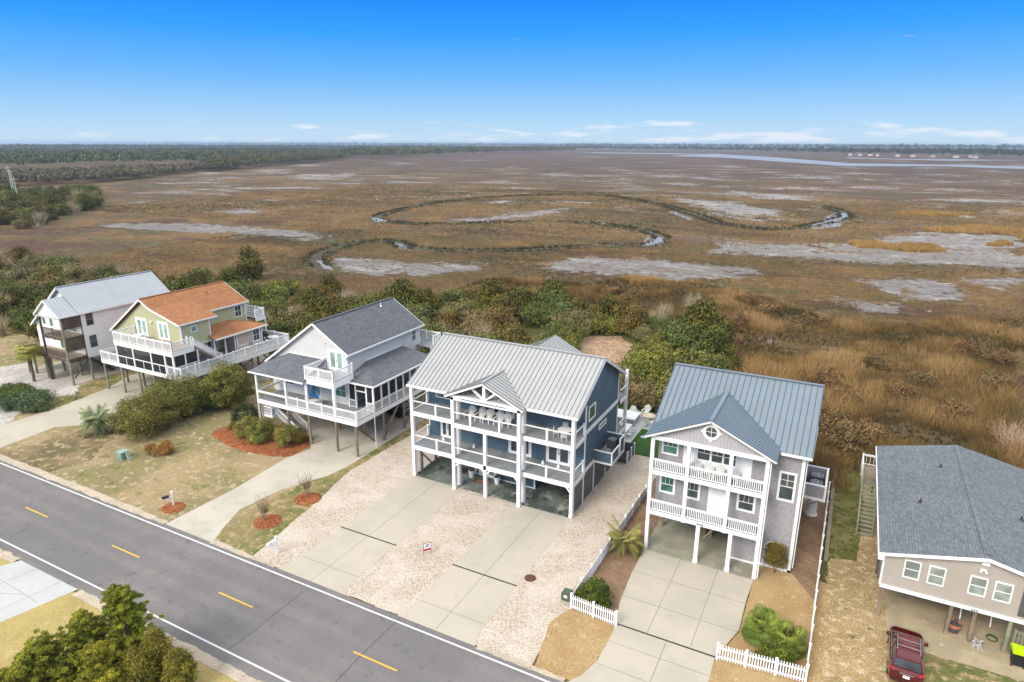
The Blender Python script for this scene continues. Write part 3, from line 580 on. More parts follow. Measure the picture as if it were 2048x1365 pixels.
# balcony in front of the gable door
deck(Ch, -48.05, -44.25, 46.5, 49.5, 7.55, .72, sides='xyX')
railing(Ch, (-48.0, 46.53), (-44.3, 46.53), 7.55, 1.1, pn=2); railing(Ch, (-48.0, 46.6), (-48.0, 49.45), 7.55, 1.1, pn=1); railing(Ch, (-44.3, 46.6), (-44.3, 49.45), 7.55, 1.1, pn=1)
# the long deck on the first floor
deck(Ch, -55.25, -41.5, 46.45, 49.5, zc, .5, sides='xyX'); deck(Ch, -44.98, -41.5, 49.51, 59.5, zc, .5, sides='XY')
for a, b, n in (((-50.9, 46.5), (-47.95, 46.5), 2), ((-47.95, 46.5), (-44.2, 46.5), 2), ((-44.2, 46.5), (-41.6, 46.5), 1), ((-41.55, 46.6), (-41.55, 49.1), 1)): railing(Ch, a, b, zc, 1.0, pn=n)
m = MB(); m.box(-55.2, -50.9, 46.40, 46.49, zc+.8, zc+1.0); m.box(-55.2, -55.1, 46.6, 49.5, zc+.8, zc+1.0); m.build('beam', WHITE, Ch)
for x in (-55.15, -50.9, -47.95): m = MB(); m.box(x-.11, x+.11, 46.36, 46.58, zc-.4 if x > -55 else 0, 6.95); m.build('post', WHITE, Ch)
for x in (-44.25,): m = MB(); m.box(x-.13, x+.13, 46.36, 46.62, zc-.5, 6.85); m.build('post', WHITE, Ch)
# screened side porch
m = MB(); ex, we = -41.15, -44.99
m.slab([(ex, 48.85, 6.9), (ex, 59.9, 6.9), (we, 58.9, 7.95), (we, 52.6, 7.95)], .1); m.slab([(we-.3, 48.85, 6.9), (ex, 48.85, 6.9), (we, 52.6, 7.95)], .1); m.slab([(ex, 59.9, 6.9), (we-.3, 59.9, 6.9), (we, 58.9, 7.95)], .1); m.build('side_porch_roof', SH_C, Ch)
m = MB(); m.box(ex, ex+.1, 48.8, 59.95, 6.72, 6.88); m.box(we-.3, ex, 48.75, 48.845, 6.72, 6.88); m.box(we-.03, we+.06, 52.5, 58.9, 7.96, 8.05); m.cyl((-41.35, 49.0, .05), (-41.35, 49.0, 6.8), .05, .05, 8); m.build('gutter', WHITE, Ch)
m = MB(); m.box(-41.66, -41.5, 49.2, 59.4, 6.5, 6.72); m.box(-44.9, -41.6, 49.2, 49.32, 6.5, 6.72); m.build('beam', WHITE, Ch)
ys = [49.28+i*1.26 for i in range(9)]
for i, y in enumerate(ys):
    m = MB(); m.box(-41.68, -41.5, y-.08, y+.08, zc, 6.5); m.build('post', WHITE, Ch)
    if i < 8:
        railing(Ch, (-41.58, y+.08), (-41.58, y+1.18), zc, 1.0, posts=False)
        g = MB(); g.box(-41.64, -41.632, y+.08, y+1.18, zc, 6.5); g.build('screen', SCREEN, Ch)
for x in (-44.8, -43.9, -42.5): m = MB(); m.box(x-.08, x+.08, 49.24, 49.38, zc, 6.5); m.build('post', WHITE, Ch)
for a, b, z in ((-44.72, -43.98, zc), (-42.42, -41.7, zc), (-43.82, -42.58, 5.9)): g = MB(); g.box(a, b, 49.3, 49.308, z, 6.5); g.build('screen', SCREEN, Ch)
railing(Ch, (-44.72, 49.3), (-43.98, 49.3), zc, .9, posts=False); railing(Ch, (-42.42, 49.3), (-41.7, 49.3), zc, .9, posts=False)
m = MB(); m.box(-43.9, -42.5, 49.25, 49.35, 5.8, 5.9); m.build('trim', WHITE, Ch)
# rear balcony
deck(Ch, -47.5, -43.0, 62.45, 64.3, 7.3, .6, sides='xXY'); railing(Ch, (-43.05, 62.5), (-43.05, 64.25), 7.3, 1.1, pn=1); railing(Ch, (-47.4, 64.25), (-43.05, 64.25), 7.3, 1.1, pn=2)
deck(Ch, -44.98, -42.9, 61.6, 62.44, 7.3, .6, sides='xX'); m = MB(); m.box(-43.1, -42.96, 64.2, 64.34, 0, 7); m.build('post', WHITE, Ch)
# stair from the deck to the ground on the left
deck(Ch, -55.2, -53.7, 46.8, 49.3, 2.0, .3, mat=DECKG, sides='xyX'); railing(Ch, (-55.1, 46.85), (-53.8, 46.85), 2.0, .95, pn=1)
stairs(Ch, (-53.7, 48.0), (-50.6, 48.0), 2.0, .1, 1.3, (0, 1), mat=DECKG, rail=WHITE)
stairs(Ch, (-52.2, 49.2), (-54.2, 49.0), zc, 2.05, .9, (0, 1), mat=DECKG)
for y in (46.48, 50.8, 54.4, 58, 61.8):
    for x in (-55.15, -50.9, -47.95, -44.3, -41.7):
        if y > 47 and x == -50.9 and y < 52: continue
        roundpile(Ch, x, y, zc-.5, .14, WOOD)
for a, b in (((-41.7, 46.7, 3), (-41.7, 49.1, .9)), ((-41.7, 49.3, .5), (-41.7, 46.9, 2.9)), ((-41.7, 50.4, .4), (-41.7, 53.2, 3.0)), ((-41.7, 53.4, 3.1), (-41.7, 51.0, .5)), ((-41.7, 54.6, .4), (-41.7, 57.4, 3.0)), ((-53, 50.8, 2.8), (-51.2, 50.8, .6))): brace(Ch, a, b, .16)
vent(Ch, -48.5, 59.8, 12.1, mat=WHITE)

# ================================================================ sage green house with terracotta roof
Bh = thing('stilt_house', (-76.5, 55, 0), 'sage green stilt house with terracotta shingle roof and long white decks on two levels', 'house', 'stilt houses along the marsh')
zb, zt = 4.0, 7.0
m = MB(); m.prism([(-84.2, 6.4), (-73.3, 6.4), (-73.3, 9.5), (-77.55, 11.5), (-84.2, 7.05)], 49.5, 61.3); m.prism([(-75.8, 6.41), (-71.0, 6.41), (-71.0, 9.3), (-75.8, 10.6)], 49.492, 53.6); m.build('wall', LAPB, Bh)
m = MB(); m.box(-84.2, -73.3, 50.2, 61.3, zb-.2, 6.38); m.box(-73.29, -70.5, 57.0, 61.2, zb-.2, 6.75); m.build('lower_wall', LAPB2, Bh)
m = MB()
m.box(-71.06, -70.94, 49.45, 49.6, 6.4, 9.3); m.box(-71.05, -70.95, 53.5, 53.65, 6.4, 9.3); m.box(-73.35, -73.25, 61.2, 61.35, 6.4, 9.4); m.box(-70.6, -70.45, 56.95, 57.1, zb, 6.6); m.box(-70.57, -70.45, 61.1, 61.25, zb, 6.6); m.box(-71.0, -70.9, 49.5, 53.6, 6.3, 6.41); m.build('corner_boards', WHITE, Bh)
m = MB(); ap = (-77.6, 11.9)
m.slab([(-84.65, 49.1, 7.05), (ap[0], 49.1, ap[1]), (ap[0], 61.65, ap[1]), (-84.65, 61.65, 7.05)], .12)
m.slab([(ap[0], 49.1, ap[1]), (-75.8, 49.1, 10.9), (-75.8, 61.65, 10.9+.10), (ap[0], 61.65, ap[1])], .12)
m.slab([(-75.8, 54.6, 10.95), (-73.0, 54.6, 9.62), (-73.0, 61.65, 9.62), (-75.8, 61.65, 10.98)], .12)
m.slab([(-75.8, 49.1, 10.9), (-70.65, 49.1, 9.45), (-70.65, 54.6, 9.45), (-75.8, 54.9, 10.93)], .12)
m.beam((ap[0], 49.1, ap[1]+.02), (ap[0], 61.65, ap[1]+.02), .28, .05); m.build('roof', SH_B, Bh)
m = MB()
for a, b in (((-84.65, 7.05), ap), (ap, (-75.8, 10.9)), ((-75.8, 10.9), (-70.65, 9.45))): m.beam((a[0], 49.07, a[1]-.12), (b[0], 49.07, b[1]-.12), .06, .22)
m.beam((-84.65, 61.68, 6.93), (ap[0], 61.68, ap[1]-.12), .06, .2); m.beam((ap[0], 61.68, ap[1]-.12), (-73, 61.68, 9.5), .06, .2)
m.box(-70.64, -70.54, 49.05, 54.6, 9.26, 9.42); m.box(-72.99, -72.89, 54.6, 61.7, 9.42, 9.6); m.build('bargeboard', ROOFW, Bh)
# side dormer on the left slope
m = MB(); m.slab([(-83.6, 53.2, 9.0), (-83.6, 55.2, 10.2), (-78.5, 55.2, 10.9), (-79.5, 53.2, 10.4)], .1); m.slab([(-83.6, 57.2, 9.0), (-83.6, 55.2, 10.2), (-78.5, 55.2, 10.9), (-79.5, 57.2, 10.4)], .1); m.box(-83.0, -80, 53.5, 56.9, 7.3, 9.0); m.build('dormer', SH_B, Bh)
m = MB(); m.slab([(-69.75, 53.2, 6.72), (-69.75, 61.6, 6.72), (-73.29, 58.6, 7.6), (-73.29, 53.2, 7.6)], .1); m.slab([(-69.75, 61.6, 6.72), (-73.29, 61.6, 6.75), (-73.29, 58.6, 7.6)], .1); m.build('lower_roof', SH_B, Bh)
m = MB(); m.box(-69.74, -69.64, 53.2, 61.65, 6.52, 6.7); m.build('gutter', WHITE, Bh)
for x0, x1 in ((-79.6, -77.1), (-75.4, -73.0)): french(Bh, 'y', 49.5, -1, x0+.15, x1-.15, zt+.02, 9.35, 2, GLC, fr=.16)
window(Bh, 'x', -71.0, 1, 50.85, 51.75, 8.0, 8.85, .11, GLC, 1, 1)
window(Bh, 'x', -73.3, 1, 55.2, 56.4, 8.4, 9.3, .11, GLG, 1, 1); window(Bh, 'x', -73.3, 1, 59.4, 60.6, 7.7, 9.3, .11, GL, 2, 2)
window(Bh, 'x', -70.5, 1, 59.6, 60.8, 4.6, 6.35, .11, GL, 2, 2)
m = MB(); m.box(-76.5, -76.1, 49.3, 49.49, 9.0, 9.15); m.build('wall_lamp', WHITE, Bh)
french(Bh, 'x', -73.3, 1, 54.4, 56.2, zb, 6.2, 2, GL)
for y in (53.7, 55.3, 56.8): m = MB(); m.box(-70.75, -70.6, y-.08, y+.08, zb, 6.6); m.build('post', WHITE, Bh)
# decks
deck(Bh, -83.25, -67.8, 46.6, 63.5, zb, .5, mat=DECKG, sides='xyXY'); deck(Bh, -79.85, -68.9, 46.55, 49.48, zt, .62, mat=DECKB, sides='xyX')
railing(Bh, (-83.2, 46.62), (-79.75, 46.62), zb, 1.08, pn=2); railing(Bh, (-83.2, 46.7), (-83.2, 52), zb, 1.08, pn=2)
railing(Bh, (-70.2, 46.62), (-67.85, 46.62), zb, 1.08, pn=2); railing(Bh, (-67.85, 46.7), (-67.85, 63.4), zb, 1.08, pn=9); railing(Bh, (-70.5, 63.45), (-67.85, 63.45), zb, 1.08, pn=1)
railing(Bh, (-79.8, 46.6), (-68.95, 46.6), zt, 1.08, pn=7); railing(Bh, (-68.95, 46.65), (-68.95, 49.3), zt, 1.08, pn=1); railing(Bh, (-79.8, 46.65), (-79.8, 49.3), zt, 1.08, pn=1)
railing(Bh, (-73, 63.45), (-70.6, 63.45), zb, 1.08, pn=1)
xs = [-79.65, -76.42, -73.0, -70.45, -69.0]
for i, x in enumerate(xs):
    m = MB(); m.box(x-.1, x+.1, 46.56, 46.74, zb, zt-.6); m.build('post', WHITE, Bh)
    if i < 3:
        m = MB(); m.box(x+.1, xs[i+1]-.1, 46.6, 46.68, zb+.95, zb+1.05); m.box((x+xs[i+1])/2-.03, (x+xs[i+1])/2+.03, 46.6, 46.66, zb, zb+.95); m.build('screen_rail', WHITE, Bh)
        g = MB(); g.box(x+.1, xs[i+1]-.1, 46.66, 46.668, zb, zt-.62); g.build('screen', SCREEN, Bh)
for y in (48.2, 49.9):
    m = MB(); m.box(-69.1, -68.9, y-.08, y+.08, zb, zt-.6); m.build('post', WHITE, Bh)
g = MB(); g.box(-70.4, -69.1, 46.7, 46.708, zb, 6.36); g.box(-69.0, -68.992, 46.7, 49.8, zb, 6.36); g.build('screen', SCREEN, Bh)
railing(Bh, (-69.0, 46.8), (-69.0, 49.8), zb, 1.0, posts=False)
stairs(Bh, (-69.6, 49.6), (-69.6, 53.3), zt, zb, 1.1, (1, 0), mat=DECKB, rail=WHITE); 
deck(Bh, -75.6, -72.0, 61.7, 63.4, 7.3, .55, sides='xXY'); railing(Bh, (-72.05, 61.75), (-72.05, 63.3), 7.3, 1.05, pn=1); railing(Bh, (-75.5, 63.35), (-72.05, 63.35), 7.3, 1.05, pn=2)
for x in (-75.5, -72.05): m = MB(); m.box(x-.08, x+.08, 63.28, 63.42, zb, 6.75); m.build('post', WHITE, Bh)
for x, y in [(-82.8, 46.6), (-79.5, 46.7), (-76.1, 46.7), (-73.2, 46.7), (-70.4, 46.9), (-68.0, 46.8)]+[(x, y) for y in (49.2, 53, 57, 61, 63.2) for x in (-82.8, -79.3, -75.5, -71.6, -68.0)]:
    roundpile(Bh, x, y, zb-.5, .14, WOODG if y < 47 else WOOD)
for y in (53, 57, 61): brace(Bh, (-71.5, y, 3.2), (-68.2, y, .8), .16); brace(Bh, (-68.2, y, 3.2), (-71.5, y, .8), .16)
vent(Bh, -76.0, 57.6, 11.05)

# ================================================================ white house with silver roof, farthest to the left
Ah = thing('stilt_house', (-93.5, 53, 0), 'white clapboard stilt house with silver metal roof and dark weathered wooden porches', 'house', 'stilt houses along the marsh')
m = MB(); m.prism([(-99.0, 3.1), (-87.95, 3.1), (-87.95, 9.2), (-91.6, 11.9), (-99.0, 6.45)], 47.6, 60.2); m.build('wall', LAPA, Ah)
m = MB(); m.m = 0; y0, y1 = 47.15, 60.6
m.slab([(-99.5, y0, 6.35), (-91.6, y0, 12.3), (-91.6, y1, 12.3), (-99.5, y1, 6.35)], .08); m.slab([(-91.6, y0, 12.3), (-87.55, y0, 9.3), (-87.55, y1, 9.3), (-91.6, y1, 12.3)], .08)
m.m = 1; m.seams((-87.55, y0, 9.3), (-87.55, y1, 9.3), (-91.6, y0, 12.3), (-91.6, y1, 12.3), .46); m.seams((-99.5, y0, 6.35), (-99.5, y1, 6.35), (-91.6, y0, 12.3), (-91.6, y1, 12.3), .46)
m.m = 0; m.beam((-91.6, y0, 12.33), (-91.6, y1, 12.33), .25, .06); m.build('roof', [METAL_A, RIBA], Ah)
m = MB(); m.m = 0; y0 = 44.75
m.slab([(-93.2, y0, 9.2), (-90.5, y0, 11.25), (-90.5, 47.6, 11.25), (-93.2, 47.6, 9.2)], .08); m.slab([(-90.5, y0, 11.25), (-87.6, y0, 9.22), (-87.6, 47.6, 9.22), (-90.5, 47.6, 11.25)], .08)
m.m = 1; m.seams((-87.6, y0, 9.22), (-87.6, 47.12, 9.22), (-90.5, y0, 11.25), (-90.5, 47.12, 11.25), .46); m.build('porch_roof', [METAL_A, RIBA], Ah)
m = MB(); m.beam((-93.2, y0-.03, 9.08), (-90.5, y0-.03, 11.13), .06, .2); m.beam((-87.6, y0-.03, 9.1), (-90.5, y0-.03, 11.13), .06, .2)
m.beam((-99.5, 47.1, 6.23), (-91.6, 47.1, 12.18), .06, .2); m.box(-87.54, -87.45, 44.75, 60.6, 9.1, 9.26); m.build('bargeboard', ROOFW, Ah)
m = MB(); m.prism([(-93.0, 9.05), (-87.8, 9.05), (-90.5, 10.95)], 45.0, 45.1); m.build('porch_gable', LAPA, Ah)
m = MB()
for i in range(11): m.box(-93.1+i*.5, -92.95+i*.5, 44.7, 45.1, 8.93, 9.05)
m.build('brackets', WHITE, Ah)
deck(Ah, -97.6, -88.0, 45.15, 47.58, 3.5, .35, mat=DECKB, fmat=WOODD, sides='xyX'); deck(Ah, -92.85, -88.0, 45.15, 47.58, 6.35, .35, mat=DECKB, fmat=WOODD, sides='xyX')
BR = MAT('brown_picket', (.17, .13, .105), .8, .2)
railing(Ah, (-97.5, 45.17), (-88.1, 45.17), 3.5, 1.0, BR, pn=4); railing(Ah, (-92.8, 45.17), (-88.1, 45.17), 6.35, 1.0, BR, pn=2)
railing(Ah, (-88.02, 45.2), (-88.02, 47.5), 3.5, 1.0, WOODG, pn=1, sp=.17); railing(Ah, (-88.02, 45.2), (-88.02, 47.5), 6.35, 1.0, WOODG, pn=1, sp=.17)
m = MB(); m.box(-88.0, -87.94, 45.2, 47.55, 7.45, 9.1); m.build('privacy_screen', WOODD, Ah); m = MB(); m.box(-88.0, -87.94, 45.2, 47.55, 4.55, 6.05); m.build('privacy_screen', WOODD, Ah); m = MB(); m.box(-87.95, -87.92, 45.2, 47.55, 2.95, 3.5); m.build('skirt_board', WOODD, Ah)
for x, w_ in ((-92.8, WOODD), (-88.05, WOODG)): m = MB(); m.box(x-.1, x+.1, 45.04, 45.24, 0 if x < -90 else 3, 9.0); m.build('post', w_, Ah)
for x, y in ((-88.0, 45.2), (-92.9, 45.45), (-94.0, 45.45), (-97.2, 45.6), (-88.0, 47.75), (-91.0, 48), (-95.0, 48), (-98.7, 48), (-88.1, 52), (-92, 52), (-88.1, 56), (-95, 56), (-88.1, 60), (-98.7, 60)): roundpile(Ah, x, y, 3.15, .17, WOODG)
brace(Ah, (-88.0, 45.5, .9), (-88.0, 47.6, 2.9), .18, WOODD)
for y0_, y1_ in ((48.15, 49.1),): window(Ah, 'x', -87.95, 1, y0_, y1_, 7.35, 9.0, .06, GL, 1, 2, fm=WOODG); window(Ah, 'x', -87.95, 1, y0_, y1_, 4.35, 6.0, .06, GL, 1, 2, fm=WOODG)
for a, b, zz0, zz1 in ((-97.2, -96.4, 6.6, 7.6), (-95.5, -94.7, 6.5, 8.2), (-91.2, -89.4, 6.4, 8.4), (-97.2, -96.5, 4.5, 5.0), (-95.5, -94.8, 4.5, 5.0), (-93.8, -92.9, 3.6, 5.3)): window(Ah, 'y', 47.6, -1, a, b, zz0, zz1, .07, GLG, 1, 1)
stairs(Ah, (-89.6, 48.2), (-89.6, 51.4), 3.1, .1, 1.1, (1, 0), mat=WOODD)
m = MB(); m.slab([(-96.6, 53.0, 9.0), (-94.9, 53.0, 10.2), (-93.2, 53.0, 11.2), (-93.2, 57, 11.2), (-96.6, 57.0, 9.0)], .1); m.box(-101.5, -98.9, 50, 58, 3.1, 6.2); m.build('side_wing', LAPA, Ah)
m = MB(); m.slab([(-101.9, 49.8, 6.1), (-98.5, 49.8, 7.2), (-98.5, 58.2, 7.2), (-101.9, 58.2, 6.1)], .08); m.build('wing_roof', METAL_A, Ah)
vent(Ah, -93.0+.6, 57.3, 11.75)

# ================================================================ tan bungalow on the right edge, numbered 644
Fh = thing('raised_bungalow', (9.8, 52, 0), 'low tan bungalow on timber posts with a wide blue-grey shingle roof and number 644', 'house')
m = MB(); m.prism([(4.6, 2.72), (15.4, 2.72), (15.4, 5.15), (9.85, 6.35), (4.6, 5.15)], 44.03, 61.0); m.build('wall', LAPF, Fh)
m = MB(); m.slab([(4.18, 43.65, 5.22), (9.85, 43.65, 6.58), (9.85, 61.35, 6.58), (4.18, 61.35, 5.22)], .1); m.slab([(9.85, 43.65, 6.58), (15.7, 43.65, 5.22), (15.7, 61.35, 5.22), (9.85, 61.35, 6.58)], .1); m.build('roof', SH_F, Fh)
m = MB(); m.slab([(9.62, 44.1, 6.60), (9.85, 44.1, 6.66), (9.85, 61.0, 6.66), (9.62, 61.0, 6.60)], .05); m.slab([(9.85, 44.1, 6.66), (10.08, 44.1, 6.60), (10.08, 61.0, 6.60), (9.85, 61.0, 6.66)], .05); m.build('ridge_vent', SH_F, Fh)
m = MB(); m.beam((4.18, 43.62, 5.12), (9.85, 43.62, 6.48), .05, .2); m.beam((15.7, 43.62, 5.12), (9.85, 43.62, 6.48), .05, .2); m.box(4.55, 15.45, 43.94, 44.02, 2.55, 2.78); m.box(4.1, 4.17, 43.6, 61.3, 5.02, 5.2); m.box(4.52, 4.6, 43.95, 44.1, 2.78, 5.1)
m.box(9.6, 10.0, 43.9, 44.02, 5.9, 6.2); m.build('bargeboard', WHITE, Fh)
m = MB(); m.beam((4.2, 43.7, 5.05), (4.5, 43.9, 4.75), .06); m.cyl((4.5, 43.88, 4.75), (4.5, 43.88, 2.8), .04, .04, 7); m.box(4.15, 4.5, 43.66, 43.95, 4.7, 5.0); m.build('gutter', WHITE, Fh)
for a in (5.68, 7.02, 9.2, 10.48): window(Fh, 'y', 44.03, -1, a, a+.93, 3.68, 5.0, .08, GLP, 1, 2)
m = MB(); m.box(11.9, 15.2, 43.99, 44.02, 3.0, 5.1); m.build('recess_shade_panel', DARK, Fh)  # flat dark panel, paints the shade of the open porch recess
m = MB(); m.cyl((9.68, 44.0, 5.55), (9.6, 43.82, 5.42), .05, .09, 8); m.cyl((9.85, 44.0, 5.55), (9.93, 43.82, 5.42), .05, .09, 8); m.box(9.62, 9.9, 43.96, 44.02, 5.5, 5.62); m.build('flood_lamp', WHITE, Fh)
numbers(Fh, '644', 9.78, 43.93, 2.58, .2, BLACK)
WP = WOODD
for x, y in ((4.81, 44.5), (8.69, 44.5), (9.95, 44.45), (11.75, 44.3), (14.8, 44.4), (4.9, 49), (8.7, 49), (12.5, 49), (4.9, 55), (8.7, 55), (12.5, 55), (4.9, 60.5), (12.5, 60.5)):
    pile(Fh, x, y, 2.7, .2, WOODG if x == 11.75 else WOOD, name='post')
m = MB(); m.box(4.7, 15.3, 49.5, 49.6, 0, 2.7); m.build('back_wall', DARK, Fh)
m = MB(); m.box(4.62, 15.3, 44.1, 60.9, 2.6, 2.7); m.build('soffit', WOOD, Fh)
m = MB(); m.box(15.4, 15.46, 44, 61, 2.7, 5.1); m.build('end_wall', LAPF, Fh)
deck(Fh, 3.3, 4.58, 59.2, 62.6, 2.7, .3, mat=WOOD, fmat=WOODG, sides='xXyY'); railing(Fh, (3.35, 60.2), (3.35, 62.5), 2.7, 1.0, pn=1, sp=.3); railing(Fh, (3.35, 62.55), (4.55, 62.55), 2.7, 1.0, pn=1, sp=.3)
stairs(Fh, (3.95, 59.2), (3.95, 54.6), 2.65, .1, 1.15, (1, 0), mat=WOODG)
m = MB(); m.beam((3.36, 59.2, 3.6), (3.36, 54.6, 1.0), .1, .1); m.box(3.3, 3.42, 54.5, 54.62, 0, 1.1); m.build('handrail', WOODG, Fh)
for x in (3.4, 4.5): pile(Fh, x, 62.4, 2.4, .14)
for x, y, z in ((8.41, 56.9, 6.23), (6.75, 50.8, 5.85), (12.7, 51.1, 5.95)): vent(Fh, x, y, z+.05, .22)
# picket stair screen under the bungalow
railing(Fh, (12.1, 44.3), (15.2, 44.3), .15, 1.6, WOODG, pn=2, sp=.2, bw=.05)
# ================================================================ ground, road, drives
def vn(x, y, s, seed=0):
    r = np.random.default_rng(seed).random((256, 256)); fx = np.asarray(x)/s; fy = np.asarray(y)/s; ix = np.floor(fx).astype(int); iy = np.floor(fy).astype(int); tx = fx-ix; ty = fy-iy
    tx = tx*tx*(3-2*tx); ty = ty*ty*(3-2*ty); g = lambda a, b: r[a % 256, b % 256]
    return (g(ix, iy)*(1-tx)+g(ix+1, iy)*tx)*(1-ty)+(g(ix, iy+1)*(1-tx)+g(ix+1, iy+1)*tx)*ty
def fbm(x, y, s, seed=0, o=4):
    v = 0; a = .5; t = 0
    for i in range(o): v = v+a*vn(x, y, s/2**i, seed+i); t += a; a *= .5
    return v/t
def sdist(px, py, poly):
    """signed distance to a polygon, positive inside"""
    d = np.full(px.shape, 1e9); ins = np.zeros(px.shape, bool); n = len(poly)
    for i in range(n):
        ax, ay = poly[i]; bx, by = poly[(i+1) % n]; ex, ey = bx-ax, by-ay; L = ex*ex+ey*ey+1e-9
        t = np.clip(((px-ax)*ex+(py-ay)*ey)/L, 0, 1); d = np.minimum(d, np.hypot(px-ax-t*ex, py-ay-t*ey))
        c = ((ay > py) != (by > py)) & (px < (bx-ax)*(py-ay)/((by-ay) if abs(by-ay) > 1e-9 else 1e-9)+ax); ins ^= c
    return np.where(ins, d, -d)
def pdist(px, py, line):
    d = np.full(px.shape, 1e9)
    for (ax, ay), (bx, by) in zip(line[:-1], line[1:]):
        ex, ey = bx-ax, by-ay; t = np.clip(((px-ax)*ex+(py-ay)*ey)/(ex*ex+ey*ey+1e-9), 0, 1); d = np.minimum(d, np.hypot(px-ax-t*ex, py-ay-t*ey))
    return d
def ell(cx, cy, rx, ry): return [(cx+rx*math.cos(t)*(1+.25*math.sin(3*t+cx)), cy+ry*math.sin(t)*(1+.2*math.cos(2*t+cx))) for t in [i*math.pi/8 for i in range(16)]]
# bare mud flats and pools, measured on the photograph as outlines on the flat ground
MUD = [[(630, 525), (680, 516), (760, 518), (860, 523), (945, 528), (940, 545), (860, 552), (760, 555), (690, 548), (650, 540)],
 [(1070, 527), (1180, 515), (1290, 518), (1400, 528), (1500, 540), (1530, 548), (1480, 558), (1380, 562), (1300, 556), (1180, 552), (1100, 540)],
 [(1425, 500), (1480, 487), (1700, 490), (1790, 470), (1830, 462), (2060, 472), (2060, 548), (1960, 535), (1830, 530), (1700, 527), (1560, 515), (1430, 512)],
 [(1730, 560), (1850, 555), (1930, 565), (1960, 585), (1900, 605), (1830, 598), (1760, 575)], [(1920, 556), (2060, 553), (2060, 592), (1980, 585)],
 [(1650, 596), (1720, 600), (1780, 606), (1835, 624), (1800, 629), (1700, 618), (1670, 610)],
 [(180, 456), (250, 445), (400, 448), (560, 458), (640, 470), (690, 479), (620, 482), (500, 470), (330, 462), (240, 459)],
 [(410, 423), (525, 418), (520, 427), (430, 428)], [(885, 440), (960, 433), (1040, 428), (1150, 415), (1140, 422), (1080, 432), (960, 445), (900, 444)],
 [(1340, 396), (1440, 400), (1560, 420), (1580, 428), (1500, 437), (1440, 430), (1380, 409)], [(1500, 385), (1620, 392), (1625, 403), (1540, 400), (1470, 394)],
 [(1475, 436), (1540, 440), (1530, 447), (1490, 444)], [(1555, 683), (1640, 695), (1680, 706), (1660, 712), (1600, 700), (1560, 692)], [(1770, 706), (1830, 718), (1850, 722), (1790, 716)],
 [(950, 405), (1030, 399), (1025, 404), (955, 409)]]
for e in ((640, 352, 66, 2.5), (405, 348, 22, 3.5), (444, 357, 26, 2), (403, 380, 44, 2), (547, 377, 92, 2.5), (625, 357, 36, 2.5), (700, 351, 34, 2.5), (338, 360, 9, 2), (280, 405, 26, 2.2), (215, 411, 8, 2), (639, 357, 44, 2.5), (698, 367, 50, 2),
 (990, 365, 32, 3), (1037, 378, 42, 2), (1120, 351, 22, 4), (1155, 352, 26, 2), (1217, 337, 9, 2.2), (1326, 352, 34, 3.2), (1366, 369, 34, 3), (795, 332, 10, 1), (1190, 315, 24, 1), (1373, 313, 36, 2), (1002, 404, 36, 3), (1115, 405, 26, 2.2),
 (1446, 375, 11, 2.5), (1600, 356, 84, 2), (1735, 360, 38, 2), (1658, 367, 17, 1.7), (1560, 377, 52, 3.2), (1757, 377, 72, 3), (1920, 382, 58, 2.5), (2025, 407, 50, 2.2), (1957, 403, 62, 3), (1884, 416, 42, 3.5), (2012, 427, 46, 5), (1940, 434, 42, 4),
 (1700, 348, 60, 1.5), (1850, 350, 40, 1.2), (960, 322, 40, .8), (1450, 340, 70, 1.0), (1900, 365, 60, 1.4), (1250, 372, 40, 1.3), (850, 365, 20, 1.4)): MUD.append(ell(*e))
rm_ = random.Random(17)
for i in range(80): MUD.append(ell(rm_.uniform(350, 2048), 316+rm_.random()**.8*92, rm_.uniform(8, 46), rm_.uniform(.7, 2.0)))
for i in range(16): MUD.append(ell(rm_.uniform(420, 2040), rm_.uniform(400, 545), rm_.uniform(8, 34), rm_.uniform(1.5, 3.2)))
MUDW = [wp(p) for p in MUD]
RIVER = [wp([(1340, 312), (1430, 308), (1560, 316), (1700, 327), (1900, 330), (2060, 334), (2060, 339), (1880, 333), (1690, 333), (1560, 324), (1450, 316)]), wp([(1160, 305), (1340, 307), (1430, 309), (1340, 309), (1200, 307)]), wp([(1690, 315), (1780, 318), (2060, 321), (1900, 322), (1700, 317)])]
CRK = [[(745, 437), (780, 425), (860, 408), (950, 397), (1060, 391), (1200, 391), (1260, 398), (1330, 412), (1390, 430), (1440, 448), (1520, 460), (1600, 457), (1650, 446), (1690, 436), (1690, 427), (1665, 418), (1640, 413)],
 [(745, 437), (775, 444), (850, 450), (950, 447), (1080, 443), (1200, 448), (1290, 462), (1322, 475), (1316, 486), (1290, 492), (1240, 490), (1150, 495), (1050, 501), (940, 503), (860, 500), (815, 496), (790, 484), (740, 482), (690, 490), (640, 508), (628, 520), (640, 535)],
 [(130, 468), (185, 463)], [(265, 384), (295, 378), (330, 374)], [(500, 468), (560, 472), (600, 482), (680, 486)]]
CRKW = [wp(c) for c in CRK]
REED = wp([(560, 548), (800, 556), (1010, 560), (1180, 570), (1290, 553), (1400, 570), (1560, 598), (1640, 640), (1800, 652), (2060, 640), (2060, 1000), (1560, 1000), (1400, 800), (1000, 640), (700, 600), (560, 575)])
def geo(a, b, s0, g, smax=900):
    o = [a]; s = s0
    while (o[-1] < b) if b > a else (o[-1] > b):
        o.append(o[-1]+(s if b > a else -s)); s = min(s*g, smax)
    return o
xs = sorted(set(np.round(list(reversed(geo(-110, -14000, 1.3, 1.025)))+list(np.arange(-109, 60, 1.3))+geo(60, 9000, 1.3, 1.03), 3))); ys = sorted(set(np.round(list(np.arange(-300, 40, 40))+list(np.arange(40, 170, 1.25))+geo(170, 16000, 1.3, 1.018), 3)))
